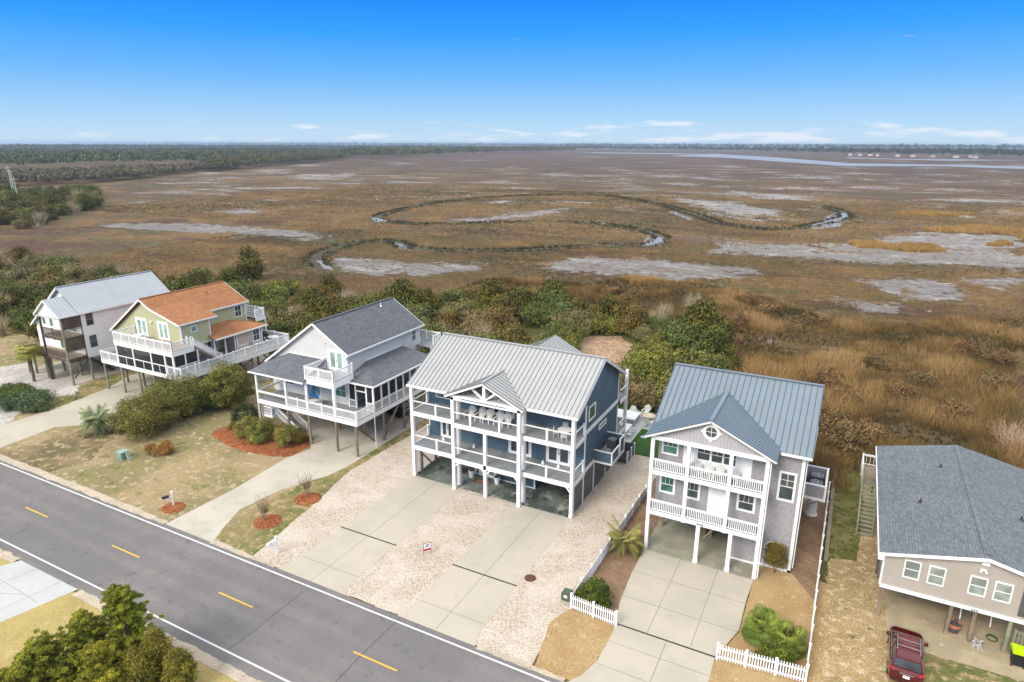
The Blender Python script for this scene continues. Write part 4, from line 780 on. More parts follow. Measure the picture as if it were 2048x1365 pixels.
X, Y = np.meshgrid(np.array(xs), np.array(ys)); xf, yf = X.ravel(), Y.ravel()
mud = np.full(xf.shape, -1.0); 
for p in MUDW:
    pa_ = np.array(p); soft = max(3.5, (np.mean(pa_[:, 1])-60)*.03); bb = soft*2; sel = (xf > pa_[:, 0].min()-bb) & (xf < pa_[:, 0].max()+bb) & (yf > pa_[:, 1].min()-bb) & (yf < pa_[:, 1].max()+bb)
    wpx = xf[sel]+soft*3.2*(fbm(xf[sel], yf[sel], soft*3.5, 90)-.5); wpy = yf[sel]+soft*3.2*(fbm(xf[sel], yf[sel], soft*3.5, 95)-.5); mud[sel] = np.maximum(mud[sel], np.clip(sdist(wpx, wpy, p)/soft-.05, -1, 1))
crk = np.full(xf.shape, -1.0); sel = (yf < 700) & (yf > 80)
for c in CRKW: crk[sel] = np.maximum(crk[sel], np.clip(1-pdist(xf[sel], yf[sel], c)/3.4, -1, 1))
reed = np.clip(sdist(xf, yf, REED)/6, -1, 1)
nx, ny = len(xs), len(ys); ii = np.arange((ny-1)*(nx-1)); r_, c_ = ii//(nx-1), ii % (nx-1); a_ = r_*nx+c_
F = np.stack([a_, a_+1, a_+nx+1, a_+nx], 1)
m, nt, b = newmat('marsh')
pos = N(nt, 'ShaderNodeNewGeometry').outputs['Position']
def attr(n): q = N(nt, 'ShaderNodeAttribute', attribute_name=n); return q.outputs['Fac']
nb = noise(nt, .012, 6, .6, stretch=(1, 1.6, 1)); nm = noise(nt, .06, 6, .65, stretch=(1, 1.5, 1)); nf = noise(nt, .45, 5, .7); nff = noise(nt, 2.2, 3, .7)
sepp = N(nt, 'ShaderNodeSeparateXYZ'); nt.links.new(pos, sepp.inputs[0])
c = mix(nt, step(nt, nb, .44, .56), (.215, .128, .05), (.118, .082, .038))
c = mix(nt, step(nt, nm, .48, .60), c, (.125, .10, .038)); c = mix(nt, step(nt, nm, .30, .44, .8, 0), c, (.28, .165, .06))
c = mix(nt, step(nt, noise(nt, .025, 5, .6, stretch=(1, 2.2, 1)), .52, .60), c, (.115, .065, .035))
c = mix(nt, step(nt, attr('reed'), -.2, .6, 0, .8), c, mix(nt, step(nt, nf, .4, .6), (.15, .095, .037), (.075, .052, .022)))
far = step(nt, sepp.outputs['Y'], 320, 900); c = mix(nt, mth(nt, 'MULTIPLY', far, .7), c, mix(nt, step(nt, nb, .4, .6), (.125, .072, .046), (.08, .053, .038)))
c = mix(nt, step(nt, nf, .3, .7), mix(nt, 1., c, (.52,)*3, 'MULTIPLY'), mix(nt, 1., c, (1.12,)*3, 'MULTIPLY'))
c = mix(nt, step(nt, nff, .3, .7), mix(nt, 1., c, (.70,)*3, 'MULTIPLY'), mix(nt, 1., c, (1.15,)*3, 'MULTIPLY'))
cr = step(nt, mth(nt, 'ADD', attr('creek'), mth(nt, 'MULTIPLY', mth(nt, 'SUBTRACT', nf, .5), 1.2)), .05, .35); c = mix(nt, mth(nt, 'MULTIPLY', cr, .85), c, (.065, .062, .036))
mraw = mth(nt, 'ADD', attr('mud'), mth(nt, 'MULTIPLY', mth(nt, 'SUBTRACT', nm, .5), 4.6)); mraw = mth(nt, 'ADD', mraw, mth(nt, 'MULTIPLY', mth(nt, 'SUBTRACT', noise(nt, .2, 4, .7, stretch=(1, .7, 1)), .5), 4.5)); mraw = mth(nt, 'ADD', mraw, mth(nt, 'MULTIPLY', mth(nt, 'SUBTRACT', nf, .52), 4.2))
fx = mth(nt, 'ADD', step(nt, noise(nt, .02, 7, .62, stretch=(.55, 1.5, 1)), .575, .65), step(nt, noise(nt, .06, 6, .62, stretch=(.6, 1.4, 1)), .61, .67, 0, .9)); fx = mth(nt, 'MULTIPLY', fx, step(nt, sepp.outputs['Y'], 130, 330))
mk = mth(nt, 'MINIMUM', mth(nt, 'ADD', step(nt, mraw, .0, .45, 0, .9), mth(nt, 'MULTIPLY', fx, .6)), .95)
mc_ = mix(nt, step(nt, noise(nt, .09, 6, .7, stretch=(.7, 1.5, 1)), .46, .63), mix(nt, step(nt, noise(nt, .8, 5, .7), .4, .6), (.17, .14, .11), (.30, .27, .235)), mix(nt, step(nt, noise(nt, .5, 5, .7), .42, .6), (.24, .215, .185), (.50, .48, .46))); mc_ = mix(nt, step(nt, nff, .55, .7, 0, .6), mc_, (.17, .15, .10))
mc_ = mix(nt, step(nt, sepp.outputs['Y'], 150, 330), mix(nt, 1., mc_, (.74, .73, .72), 'MULTIPLY'), mc_); c = mix(nt, mk, c, mc_); nt.links.new(c, b.inputs['Base Color'])
rg = mix(nt, mk, (.95,)*3, mix(nt, step(nt, noise(nt, .3, 4, .6), .45, .6), (.42,)*3, (.75,)*3)); nt.links.new(rg, b.inputs['Roughness']); b.inputs['Specular IOR Level'].default_value = .25
bump(nt, b, mth(nt, 'ADD', nf, mth(nt, 'MULTIPLY', nff, .5)), .35, .8)
me = mesh_np('marsh', np.stack([xf, yf, np.zeros_like(xf)], 1), F, [m], attrs={'mud': mud, 'creek': crk, 'reed': reed})
struct(link(bpy.data.objects.new('marsh', me)))
wm, nt, b = newmat('tidal_water'); b.inputs['Base Color'].default_value = (.22, .215, .205, 1); b.inputs['Roughness'].default_value = .35; b.inputs['Specular IOR Level'].default_value = .7
bump(nt, b, noise(nt, .6, 3), .06, .5)
def sheet(name, pts, z, mat, kind='structure', amp=0., seg=.6):
    if amp:
        q = []; n = len(pts)
        for i in range(n):
            a = Vector(pts[i]); b_ = Vector(pts[(i+1) % n]); L = (b_-a).length; k = max(1, int(L/seg)); nn = Vector((-(b_-a).y, (b_-a).x)).normalized() if L > 0 else Vector((0, 0))
            for j in range(k):
                p = a.lerp(b_, j/k); q.append(tuple(p+nn*((float(fbm(np.array([p.x*3+50]), np.array([p.y*3+50]), 2.2, 5)[0])-.5)*2*amp)))
        pts = q
    mb = MB(); mb.poly([tuple(p) for p in pts], z); o = mb.build(name, mat); o['kind'] = kind; return o
for p in RIVER: sheet('river', p, .12, wm)
for p in ([(1612, 458), (1650, 436), (1672, 424), (1692, 428), (1699, 438), (1680, 453), (1640, 459)], [(1284, 491), (1296, 470), (1325, 477), (1329, 487), (1312, 494)], [(788, 487), (806, 490), (822, 502), (800, 499)], [(742, 436), (762, 437), (775, 444), (752, 445)],
          [(1335, 424), (1350, 424), (1388, 440), (1378, 441)], [(632, 522), (648, 522), (668, 540), (648, 538)], [(1620, 413), (1640, 411), (1652, 415), (1640, 417)]): sheet('creek', wp(p), .06, wm, amp=.8, seg=2)

sheet('scrub_ground', [(-260, 56), (-260, 100), (-190, 98), (-155, 98), (-125, 99), (-100, 95), (-86, 98), (-70, 108), (-45, 113), (-24, 112), (-14, 98), (-13.5, 60), (2, 60), (4, 66), (30, 68), (30, 40), (-260, 30)], .004, SCRUBG, amp=1.6, seg=2)
sheet('dead_brush_clearing', wp([(1150, 680), (1180, 672), (1240, 672), (1265, 690), (1255, 720), (1270, 750), (1235, 745), (1190, 725), (1150, 700)]), .008, BRUSHG, amp=.8)
sheet('sandy_path', wp([(700, 604), (740, 596), (755, 606), (770, 625), (740, 628), (720, 615)]), .009, SAND, amp=.5); sheet('sandy_path', wp([(540, 620), (590, 612), (600, 622), (565, 640), (540, 636)]), .009, SAND, amp=.5)
sheet('sandy_path', wp([(500, 770), (560, 745), (640, 740), (700, 800), (640, 870), (560, 840), (510, 800)]), .010, GROUND('sandy_yard', [(.46, .34, .20), (.36, .26, .14), (.26, .19, .09), (.11, .11, .04)], .4, 1.2, 9, (.42, .6), (.5, .62), .35, .95, .05, (.58, .66)), amp=.8)
# lots on the far side of the road
sheet('lawn', [(-160, 29.3), (-35, 29.3), (-38, 60), (-48, 62), (-84, 63), (-100, 57), (-160, 52)], .012, LAWN, amp=.5)
sheet('lawn', wp([(430, 1088), (500, 1115), (510, 1112), (700, 945), (826, 880), (826, 835), (754, 895), (722, 920), (640, 950), (560, 990), (480, 1050), (420, 1080)]), .016, LAWNG, amp=.25, seg=.5)
sheet('lawn', wp([(0, 905), (0, 930), (90, 950), (190, 915), (240, 860), (180, 860), (60, 890)]), .015, GROUND('dark_patchy_lawn', [(.24, .18, .10), (.14, .12, .06), (.36, .28, .16), (.10, .12, .04)], .25, 1.1, 9, (.42, .6), (.5, .62), .4, .95, .05, (.58, .66)), amp=1.0)
sheet('lawn', wp([(115, 795), (160, 775), (217, 752), (262, 748), (262, 760), (217, 782), (120, 815), (100, 815)]), .015, LAWNG, amp=.3)
sheet('gravel_yard', wp([(0, 865), (60, 800), (150, 790), (160, 770), (100, 755), (60, 725), (0, 735), (-60, 760), (-60, 850)]), .018, GRAVA, amp=.4)
sheet('sandy_verge', [(-200, 29.22), (-47.9, 29.22), (-47.8, 29.75), (-60, 29.95), (-200, 29.95)], .0425, SAND, amp=.2, seg=.35); sheet('sandy_verge', [(-42.2, 29.2), (-35.2, 29.25), (-35.4, 29.5), (-42.0, 29.75)], .0425, SAND, amp=.15, seg=.35)
sheet('sandy_verge', [(-17.7, 29.25), (-11.7, 29.25), (-11.7, 29.6), (-17.7, 29.6)], .0425, SAND, amp=.16, seg=.35); sheet('sandy_verge', [(-3.2, 29.2), (30, 29.2), (30, 29.8), (-3.2, 29.75)], .0425, SAND, amp=.18, seg=.35)
sheet('driveway', wp([(-60, 930), (0, 897), (110, 855), (190, 850), (275, 820), (330, 810), (420, 770), (540, 760), (540, 700), (262, 750), (217, 776), (110, 818), (0, 852), (-60, 880)]), .024, CONC)
sheet('driveway', [(-47.75, 29.35), (-42.0, 29.35), (-43.05, 31.3), (-44.1, 33.9), (-43.8, 36.3), (-43.5, 38), (-42.7, 39.8), (-41.6, 42), (-41.2, 44.4), (-41.2, 59.8), (-53.5, 59.8), (-53.5, 49.5), (-48.6, 47.6), (-47.9, 46.3), (-47.2, 45.6), (-47.9, 42.9), (-47.45, 36.3)], .024, CONCC)
sheet('carport_slab', [(-100, 45.6), (-87.7, 45.2), (-87.6, 60), (-100, 60)], .024, CONCC)
sheet('gravel_yard', [(-37.7, 29.35), (-13.95, 29.5), (-14.3, 34.2), (-13.8, 35.3), (-13.75, 60.1), (-18.3, 60.1), (-18.3, 46), (-34.4, 46), (-34.4, 60), (-39.0, 60), (-40.0, 53.6), (-40.4, 43.9), (-38.9, 36.5)], .020, GRAVD, amp=.15, seg=.4)
for x0, x1, xa, xb in ((-34.45, -28.9, -34.95, -28.4), (-23.55, -18.2, -23.9, -17.8)):
    sheet('driveway', [(xa, 29.3), (xb, 29.3), (x1-.0, 30.6), (x1, 45.9), (x0, 45.9), (x0, 30.6)], .028, CONC)
    xm = x0+(x1-x0)*(.0 if x0 < -30 and False else .5)
    for y in (31.35,): mb = MB(); mb.box(x0, x1, y-.012, y+.012, .029, .031); struct(mb.build('drive_joint', DARK))
    mb = MB(); mb.box(xm-.013, xm+.013, 29.4, 45.9, .0285, .0305); struct(mb.build('drive_joint', DARK))
    mb = MB(); mb.box(x0-.05, x1+.05, 35.78, 35.90, .0282, .036); tag(mb.build('trench_drain', BLACK, loc=(xm, 35.84, 0)), 'narrow dark trench drain across the %s driveway of the navy blue house' % ('left' if x0 < -30 else 'right'), 'drain', 'trench drains across the driveways')
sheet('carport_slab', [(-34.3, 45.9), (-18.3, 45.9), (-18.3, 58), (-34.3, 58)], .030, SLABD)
sheet('lawn', [(-13.75, 29.6), (-10.7, 29.6), (-10.4, 35.3), (-13.9, 35.4), (-14.5, 33.5)], .025, LAWNE, amp=.12, seg=.4)
sheet('garden_bed', [(-13.85, 35.4), (-10.4, 35.25), (-10.9, 38), (-11.2, 44.6), (-11.2, 60), (-13.6, 60)], .024, BED, amp=.08, seg=.4)
sheet('driveway', [(-11.6, 29.3), (-3.3, 29.3), (-4.1, 31), (-4.16, 35.4), (-3.7, 37), (-3.25, 38.6), (-3.3, 41.7), (-3.2, 44.5), (-11.35, 44.5), (-11.3, 41), (-11.05, 37.6), (-10.55, 35.4), (-10.5, 33.8), (-10.55, 31.7), (-11.0, 30.2)], .028, CONC)
for x in (-8.5, -5.72): mb = MB(); mb.box(x-.013, x+.013, 35.6, 44.5, .0285, .0305); struct(mb.build('drive_joint', DARK))
mb = MB(); mb.box(-7.2, -7.17, 29.4, 35.3, .0285, .0305); struct(mb.build('drive_joint', DARK))
for y, a, b_ in ((31.6, -10.5, -4.1), (33.75, -10.5, -4.2), (38.4, -11.1, -3.3), (41.5, -11.3, -3.3)): mb = MB(); mb.box(a, b_, y-.012, y+.012, .029, .031); struct(mb.build('drive_joint', DARK))
mb = MB(); mb.box(-10.55, -4.1, 35.41, 35.53, .0282, .036); tag(mb.build('trench_drain', BLACK, loc=(-7.3, 35.47, 0)), 'dark trench drain across the driveway of the grey house 646', 'drain', 'trench drains across the driveways')
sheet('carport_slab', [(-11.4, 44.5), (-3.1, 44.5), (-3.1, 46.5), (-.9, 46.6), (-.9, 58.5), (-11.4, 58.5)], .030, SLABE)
sheet('lawn', [(-4.1, 35.3), (-4.2, 33.8), (-4.1, 31), (-3.4, 29.6), (30, 29.7), (30, 42), (1.2, 46.6), (-3.2, 46.7), (-3.2, 41.8), (-3.2, 38.4)], .012, LAWNE, amp=.1, seg=.5)
sheet('garden_bed', [(-.9, 46.7), (.95, 44), (.95, 62), (-.9, 62)], .016, BED, amp=.1)
sheet('lawn', [(1.2, 29.7), (30, 29.7), (30, 68), (2, 64)], .016, LAWNF, amp=.4)
sheet('lawn', [(1.5, 50), (3.4, 50.5), (3.9, 60), (3.3, 69), (1.8, 66), (1.3, 57)], .020, GROUND('mossy_lawn', [(.12, .12, .035), (.20, .17, .07), (.07, .085, .02)], .4, 1.4, 9, (.42, .6), (.5, .62), .35, .95, .05), amp=.4)
sheet('lawn', [(7.2, 38.6), (18, 36.5), (18, 42), (7.3, 42)], .020, LAWNG, amp=.3, seg=.5)
sheet('carport_slab', [(5.3, 42.0), (18, 42.0), (18, 60), (5.35, 60)], .026, GROUND('sandy_slab', [(.44, .36, .23), (.36, .30, .20), (.50, .42, .29)], .4, 1.4, 12, (.42, .6), (.55, .68), .08, .9, .004))
# garden timbers between the two right-hand lots
mb = MB(); mb.box(1.22, 1.5, 49.4, 66, .0, .22); tag(mb.build('timber_edging', WOOD, loc=(1.36, 57, 0)), 'long weathered timber lying on the grass outside the white fence', 'timber')
# back yard of the blue house
sheet('artificial_turf', [(-24, 60.2), (-13.7, 60.2), (-13.7, 71.8), (-24, 71.8)], .034, TURF)
sheet('patio', [(-24, 60.3), (-18.9, 60.3), (-18.2, 62.6), (-18.2, 66.6), (-16.6, 66.6), (-16.8, 70.6), (-19.4, 70.9), (-20.8, 69.3), (-24, 69.3)], .038, CONCN)
# road
ROADY0, ROADY1 = 21.0, 29.35
mb = MB(); mb.box(-900, 500, ROADY0, ROADY1, -.1, .040); struct(mb.build('road', ASPH))
YEL = MAT('yellow_paint', (.80, .43, .04), .6, .08, 3); WHL = MAT('white_line_paint', (.72, .72, .70), .6, .06, 3, dirt=.35, dirtcol=(.4, .39, .38)); CRKM = MAT('crack_sealer', (.028, .028, .03), .7, .1)
for y in (21.77, 28.87): mb = MB(); mb.box(-900, 500, y-.06, y+.06, .041, .044); struct(mb.build('edge_line', WHL))
for i in range(-3, 9):
    x = -60.85+12.19*i; mb = MB(); mb.box(x, x+3.35, 25.36, 25.47, .041, .044); struct(mb.build('centre_line_dash', YEL))
for l in ([(1225, 1370), (1330, 1290), (1640, 870)],):
    q = [at(x/2.703, 860+y/2.703) for x, y in [(1250, 1185), (1380, 1090), (1470, 1010), (1585, 920), (1640, 880)]]+[at(700+x/3.413, 1000+y/3.413) for x, y in [(250, 880), (340, 805)]]
for line in ([(458, 1300), (510, 1262), (545, 1233), (587, 1200), (606, 1185)], [(672, 1365), (705, 1330), (765, 1270), (800, 1238)], [(20, 1076), (45, 1062), (75, 1048)]):
    mb = MB(); q = [at(*p) for p in line]
    for a, b_ in zip(q[:-1], q[1:]): mb.beam((a[0], a[1], .0415), (b_[0], b_[1], .0415), .035, .004)
    struct(mb.build('road_crack', CRKM))
sheet('sandy_verge', [(-200, 20.5), (-53.2, 20.5), (-53.2, 21.1), (-200, 21.1)], .0425, SAND, amp=.2, seg=.35); sheet('sandy_verge', [(-45.4, 20.4), (30, 20.4), (30, 21.08), (-45.4, 21.1)], .0425, SAND, amp=.22, seg=.35)
sheet('lawn', [(-200, -60), (60, -60), (60, 20.7), (-200, 20.7)], .026, LAWNS, amp=.2, seg=.6)
sheet('driveway', [(-52.9, 21.06), (-45.6, 21.06), (-45.75, 20.5), (-46.75, 16.5), (-48.6, 12), (-60, 12), (-56.6, 18.2), (-53.6, 19.6)], .036, CONCN)
for a, b_ in (((-80, 1185), (49, 1190)), ((-60, 1250), (120, 1165)), ((49, 1190), (75, 1207)), ((49, 1190), (0, 1160)), ((-60, 1195), (70, 1140))):
    p, q = at(*a), at(*b_); mb = MB(); mb.beam((p[0], p[1], .037), (q[0], q[1], .037), .02, .003); struct(mb.build('drive_joint', DARK))
# ================================================================ furniture and small things
def kidmap(o): return {o: children(o), **{c: children(c) for c in children(o)}, **{g: [] for c in children(o) for g in children(c)}}
def place(proto, used, loc, rz, label, group=None, s=1.0):
    if not used.get(proto): used[proto] = True; o = proto
    else: o = copy_tree(proto, None, kidmap(proto))
    o.location = loc; o.rotation_euler = (0, 0, rz); o.scale = (s, s, s); o['label'] = label
    if group: o['group'] = group
    elif 'group' in o: del o['group']
    return o
USED = {}
WCH = MAT('white_resin', (.72, .72, .70), .5, .04); 
def adirondack(mat=WCH):
    t = thing('adirondack_chair', (0, 0, 0), 'x', 'chair')
    m = MB()
    for i in range(6): m.beam((-.27, -.40+i*.10, .38-i*.025), (.27, -.40+i*.10, .38-i*.025), .08, .025)
    m.build('seat', mat, t); m = MB()
    for i in range(-3, 4):
        a = i*.085; m.beam((a, .12, .24), (a*1.55, .52, 1.12-.035*i*i*.9), .07, .02, up=(0, -1, 0))
    m.beam((-.27, .22, .45), (.27, .22, .45), .03, .07); m.beam((-.33, .42, .88), (.33, .42, .88), .03, .06); m.build('backrest', mat, t)
    for s in (-1, 1):
        m = MB(); m.beam((s*.34, -.48, .60), (s*.34, .34, .60), .13, .03); m.build('armrest', mat, t)
        m = MB(); m.beam((s*.29, -.42, 0), (s*.29, -.42, .59), .10, .04); m.build('leg', mat, t)
        m = MB(); m.beam((s*.25, -.45, .34), (s*.25, .45, .05), .04, .12); m.build('leg', mat, t)
    return t
def chairset(mat=WCH):
    t = thing('dining_chair', (0, 0, 0), 'x', 'chair')
    m = MB(); m.box(-.23, .23, -.22, .22, .43, .46); m.build('seat', mat, t)
    m = MB()
    for z in (.62, .75, .88): m.box(-.21, .21, .19, .215, z, z+.07)
    for s in (-1, 1): m.box(s*.21-.02, s*.21+.02, .18, .22, .46, .96)
    m.build('backrest', mat, t)
    for x in (-.2, .2):
        for y in (-.19, .2): m = MB(); m.box(x-.02, x+.02, y-.02, y+.02, 0, .43); m.build('leg', mat, t)
    return t
def rtable(r=.62, mat=WCH, h=.74, name='round_table'):
    t = thing(name, (0, 0, 0), 'x', 'table'); m = MB(); m.cyl((0, 0, h-.035), (0, 0, h), r, r, 20); m.build('table_top', mat, t)
    for a in range(4): x, y = r*.62*math.cos(a*PI2+.8), r*.62*math.sin(a*PI2+.8); m = MB(); m.beam((x, y, 0), (x*.8, y*.8, h-.035), .06); m.build('leg', mat, t)
    return t
PI2 = math.pi/2
adi = adirondack()
words = ['leftmost of five', 'second from the left of five', 'middle one of five', 'second from the right of five', 'rightmost of five']
for i, x in enumerate((-28.75, -27.65, -26.85, -25.75, -24.95)):
    place(adi, USED, (x, 47.1, zf2), rad(-8+4*i), 'white Adirondack chair, %s on the navy house\'s top porch' % words[i], 'Adirondack chairs on the blue house porch')
for i, x in enumerate((-8.2, -7.4, -6.55, -5.5)):
    place(adi, USED, (x, 45.65, z2), rad(0), 'white Adirondack chair, %s on the top porch of house 646' % ['leftmost of four', 'second from the left of four', 'third from the left of four', 'rightmost of four'][i], 'Adirondack chairs on the grey house porch', 1.08)
for x, y, r, l in ((-18.95, 70.7, -10, 'light Adirondack chair behind the fire table in the back yard'), (-19.75, 69.5, 60, 'light Adirondack chair left of the fire table in the back yard'), (-17.75, 67.6, 170, 'dark-seated Adirondack chair in front of the fire table in the back yard'), (-17.0, 69.4, -80, 'light Adirondack chair right of the fire table, half hidden by the grey house roof')):
    place(adi, USED, (x, y, .04), rad(r), l, 'chairs round the fire table')
dch = chairset(); rt = rtable()
place(rt, USED, (-19.5, 47.3, zf2), 0, 'round white table on the top porch at the right end of the navy house')
for a, w_ in ((20, 'right'), (110, 'far'), (200, 'left'), (290, 'near')): place(dch, USED, (-19.5+.75*math.cos(rad(a)), 47.3+.75*math.sin(rad(a)), zf2), rad(a-90), 'white chair on the %s side of the navy house\'s round porch table' % w_, 'chairs round the porch table')
place(rt, USED, (-48.3, 47.6, zc), 0, 'round white table on the front deck of the pale grey house by the blue door', s=.85)
for a, w_ in ((0, 'right'), (180, 'left'), (80, 'far')): place(dch, USED, (-48.3+.75*math.cos(rad(a)), 47.6+.75*math.sin(rad(a)), zc), rad(a-90), 'white chair on the %s side of the table in front of the blue door' % w_, 'chairs on the pale grey house deck')
place(rt, USED, (-76.6, 47.6, zt), 0, 'round white table on the upper front deck of the sage green house', s=1.1)
for a, w_ in ((0, 'right'), (180, 'left'), (90, 'far')): place(dch, USED, (-76.6+.85*math.cos(rad(a)), 47.6+.85*math.sin(rad(a)), zt), rad(a-90), 'white chair on the %s side of the upper deck table, sage green house' % w_, 'chairs on the upper green house deck')
place(rt, USED, (-69.6, 62.2, zb), 0, 'round white table at the far right corner of the sage green house deck', s=1.1)
for a, w_ in ((0, 'right'), (250, 'near'), (90, 'far')): place(dch, USED, (-69.6+.85*math.cos(rad(a)), 62.2+.85*math.sin(rad(a)), zb), rad(a-90), 'white chair on the %s side of the sage green house\'s corner deck table' % w_, 'chairs at the corner deck table')
def bench(loc, rz, label, L=1.5):
    t = thing('bench', loc, label, 'bench', rz=rz); ORG[t] = Vector((0, 0, 0)); m = MB()
    for i in range(4): m.box(-L/2, L/2, -.24+i*.12, -.14+i*.12, .43, .46)
    m.build('seat', WCH, t); m = MB()
    for z in (.6, .75): m.box(-L/2, L/2, .24, .27, z, z+.1)
    m.build('backrest', WCH, t)
    for s in (-1, 1): m = MB(); m.box(s*(L/2-.08)-.03, s*(L/2-.08)+.03, -.22, -.16, 0, .43); m.build('leg', WCH, t); m = MB(); m.box(s*(L/2-.08)-.03, s*(L/2-.08)+.03, .22, .27, 0, .85); m.build('leg', WCH, t)
bench((-69.9, 57.6, zb), rad(90), 'white bench nearer the stairs against the beige wall of the sage green house deck'); bench((-69.9, 59.9, zb), rad(90), 'white bench under the window on the sage green house deck')
# loungers and dining set in the back yard
def lounger(loc, rz, label, grp):
    t = thing('lounger', loc, label, 'lounger', grp, rz); ORG[t] = Vector((0, 0, 0))
    m = MB(); m.box(-.32, .32, -.95, .35, .30, .36); m.build('seat', WCH, t); m = MB(); m.beam((0, .35, .34), (0, .85, .80), .62, .05); m.build('backrest', MAT('grey_sling', (.45, .45, .44), .7, .05), t)
    for x in (-.28, .28):
        for y in (-.85, .3): m = MB(); m.box(x-.03, x+.03, y-.03, y+.03, 0, .3); m.build('leg', WCH, t)
lounger((-20.7, 69.9, .04), rad(-20), 'reclined white lounger at the edge of the turf in the back yard', None)
t = thing('fire_table', (-18.2, 69.3, .04), 'round pale fire table with a tan rim on the back patio', 'fire pit'); m = MB(); m.cyl((-18.2, 69.3, .04), (-18.2, 69.3, .55), .45, .5, 20); m.build('base', CONCC, t)
m = MB(); m.cyl((-18.2, 69.3, .55), (-18.2, 69.3, .62), .72, .72, 24); m.build('table_top', MAT('sand_top', (.55, .47, .34), .7, .08), t); m = MB(); m.cyl((-18.2, 69.3, .62), (-18.2, 69.3, .66), .3, .28, 20); m.build('fire_bowl', MAT('pale_stone', (.6, .55, .42), .8, .1), t)
t = thing('hot_tub', (-20.3, 67.6, 0), 'large white covered spa tub on the back patio', 'hot tub'); m = MB(); m.box(-21.8, -19.15, 66.6, 68.7, .04, .82); m.build('tub_shell', MAT('grey_cabinet', (.35, .35, .35), .6, .08, pat='board', per=.2, line=.6), t); m = MB(); m.box(-21.88, -19.07, 66.52, 68.78, .82, .95); m.build('cover', WCH, t)
t = thing('dining_table', (-19.6, 64.4, 0), 'long pale table on the patio behind the navy blue house', 'table'); m = MB(); m.box(-20.2, -19.0, 63.3, 65.6, .72, .77); m.build('table_top', WCH, t)
for x in (-20.1, -19.1):
    for y in (63.4, 65.5): m = MB(); m.box(x-.04, x+.04, y-.04, y+.04, .04, .72); m.build('leg', WCH, t)
for i, y in enumerate((63.6, 64.4, 65.2)): place(dch, USED, (-18.75, y, .04), rad(-90), 'pale patio chair, %s of three at the long table behind the navy blue house' % ['nearest', 'middle', 'farthest'][i], 'patio dining chairs')
t = thing('drain_cover', (-17.4, 64.5, .04), 'round pale blue cover set in the artificial turf', 'cover'); m = MB(); m.cyl((-17.4, 64.5, .03), (-17.4, 64.5, .06), .33, .33, 18); m.cyl((-17.4, 64.5, .06), (-17.4, 64.5, .075), .25, .22, 18); m.build('lid', MAT('pale_blue_plastic', (.40, .50, .55), .5, .05), t)
# dark bin enclosure
t = thing('bin_enclosure', (-17.3, 59.2, 0), 'dark slatted bin enclosure with white corner posts beside the navy blue house', 'enclosure'); m = MB()
for a in ((-18.9, -17.05, 57.7, 57.76), (-17.1, -17.04, 57.76, 60.0), (-18.9, -17.1, 59.94, 60.0), (-18.95, -18.89, 57.76, 60)): m.box(*a, .05, 1.25)
m.build('panel', LATT, t)
for x, y in ((-17.05, 57.72), (-17.05, 58.9), (-17.05, 59.98), (-18.9, 57.72)): m = MB(); m.box(x-.07, x+.07, y-.07, y+.07, 0, 1.34); m.build('post', WHITE, t)
t = thing('trash_can', (-18.2, 58.6, 0), 'dark lidded trash can inside the slatted enclosure', 'trash can'); m = MB(); m.cyl((-18.2, 58.6, 0), (-18.2, 58.6, 1.0), .26, .32, 12); m.build('can', MAT('dark_grey_plastic', (.06, .065, .07), .5, .1), t); m = MB(); m.cyl((-18.2, 58.6, 1.0), (-18.2, 58.6, 1.08), .35, .3, 12); m.build('lid', MAT('mid_grey_plastic', (.2, .21, .22), .5, .1), t)
# air-conditioning units
ACG = MAT('ac_grey', (.12, .125, .13), .5, .08, pat='lap', per=.06, line=.5, lw=.3)
def acunit(loc, label, grp, sx=.8, h=.85, rot=False):
    t = thing('air_conditioner', loc, label, 'air conditioner', grp); x, y, z = loc; s = sx/2; m = MB(); m.box(x-s, x+s, y-s, y+s, z, z+h); m.build('casing', ACG, t)
    m = MB(); m.cyl((x, y, z+h), (x, y, z+h+.05), s*.88, s*.84, 20); m.build('grille', BLACK, t)
    f = MB()
    for k in range(5): a = k*math.pi*.4; f.beam((x, y, z+h+.055), (x+s*.7*math.cos(a), y+s*.7*math.sin(a), z+h+.06), .13, .012)
    f.cyl((x, y, z+h+.05), (x, y, z+h+.09), .1, .09, 12); f.build('fan', MAT('dull_steel', (.28, .30, .31), .5, .1), t)
    rg = MB()
    for i in range(20):
        a0, a1 = i*math.pi/10, (i+1)*math.pi/10; rg.beam((x+s*.9*math.cos(a0), y+s*.9*math.sin(a0), z+h+.06), (x+s*.9*math.cos(a1), y+s*.9*math.sin(a1), z+h+.06), .04, .03)
    rg.build('guard_ring', MAT('light_ring', (.45, .48, .5), .4, .05), t)
acunit((-17.3, 52.0, 3.13), 'lower air conditioner in the front bay of the platform on the navy blue house', 'air conditioners on the navy blue house', h=.75); acunit((-17.35, 53.6, 3.13), 'taller air conditioner in the rear bay of the platform on the navy blue house', 'air conditioners on the navy blue house', h=1.2)
acunit((-.05, 54.2, 3.21), 'nearer air conditioner on the platform of the grey house 646', 'air conditioners on the grey house', .95, .8); acunit((-.05, 55.6, 3.21), 'farther air conditioner on the platform of the grey house 646', 'air conditioners on the grey house', .95, .8)
t = thing('propane_tank', (-.15, 56.5, 0), 'white upright gas tank under the air-conditioning platform', 'tank'); m = MB(); m.cyl((-.15, 56.2, .1), (-.15, 56.2, 1.5), .42, .42, 18); m.cyl((-.15, 56.2, 1.5), (-.15, 56.2, 1.7), .42, .2, 18); m.cyl((-.15, 56.2, 0), (-.15, 56.2, .1), .5, .5, 12); m.build('tank_body', WHITE, t)
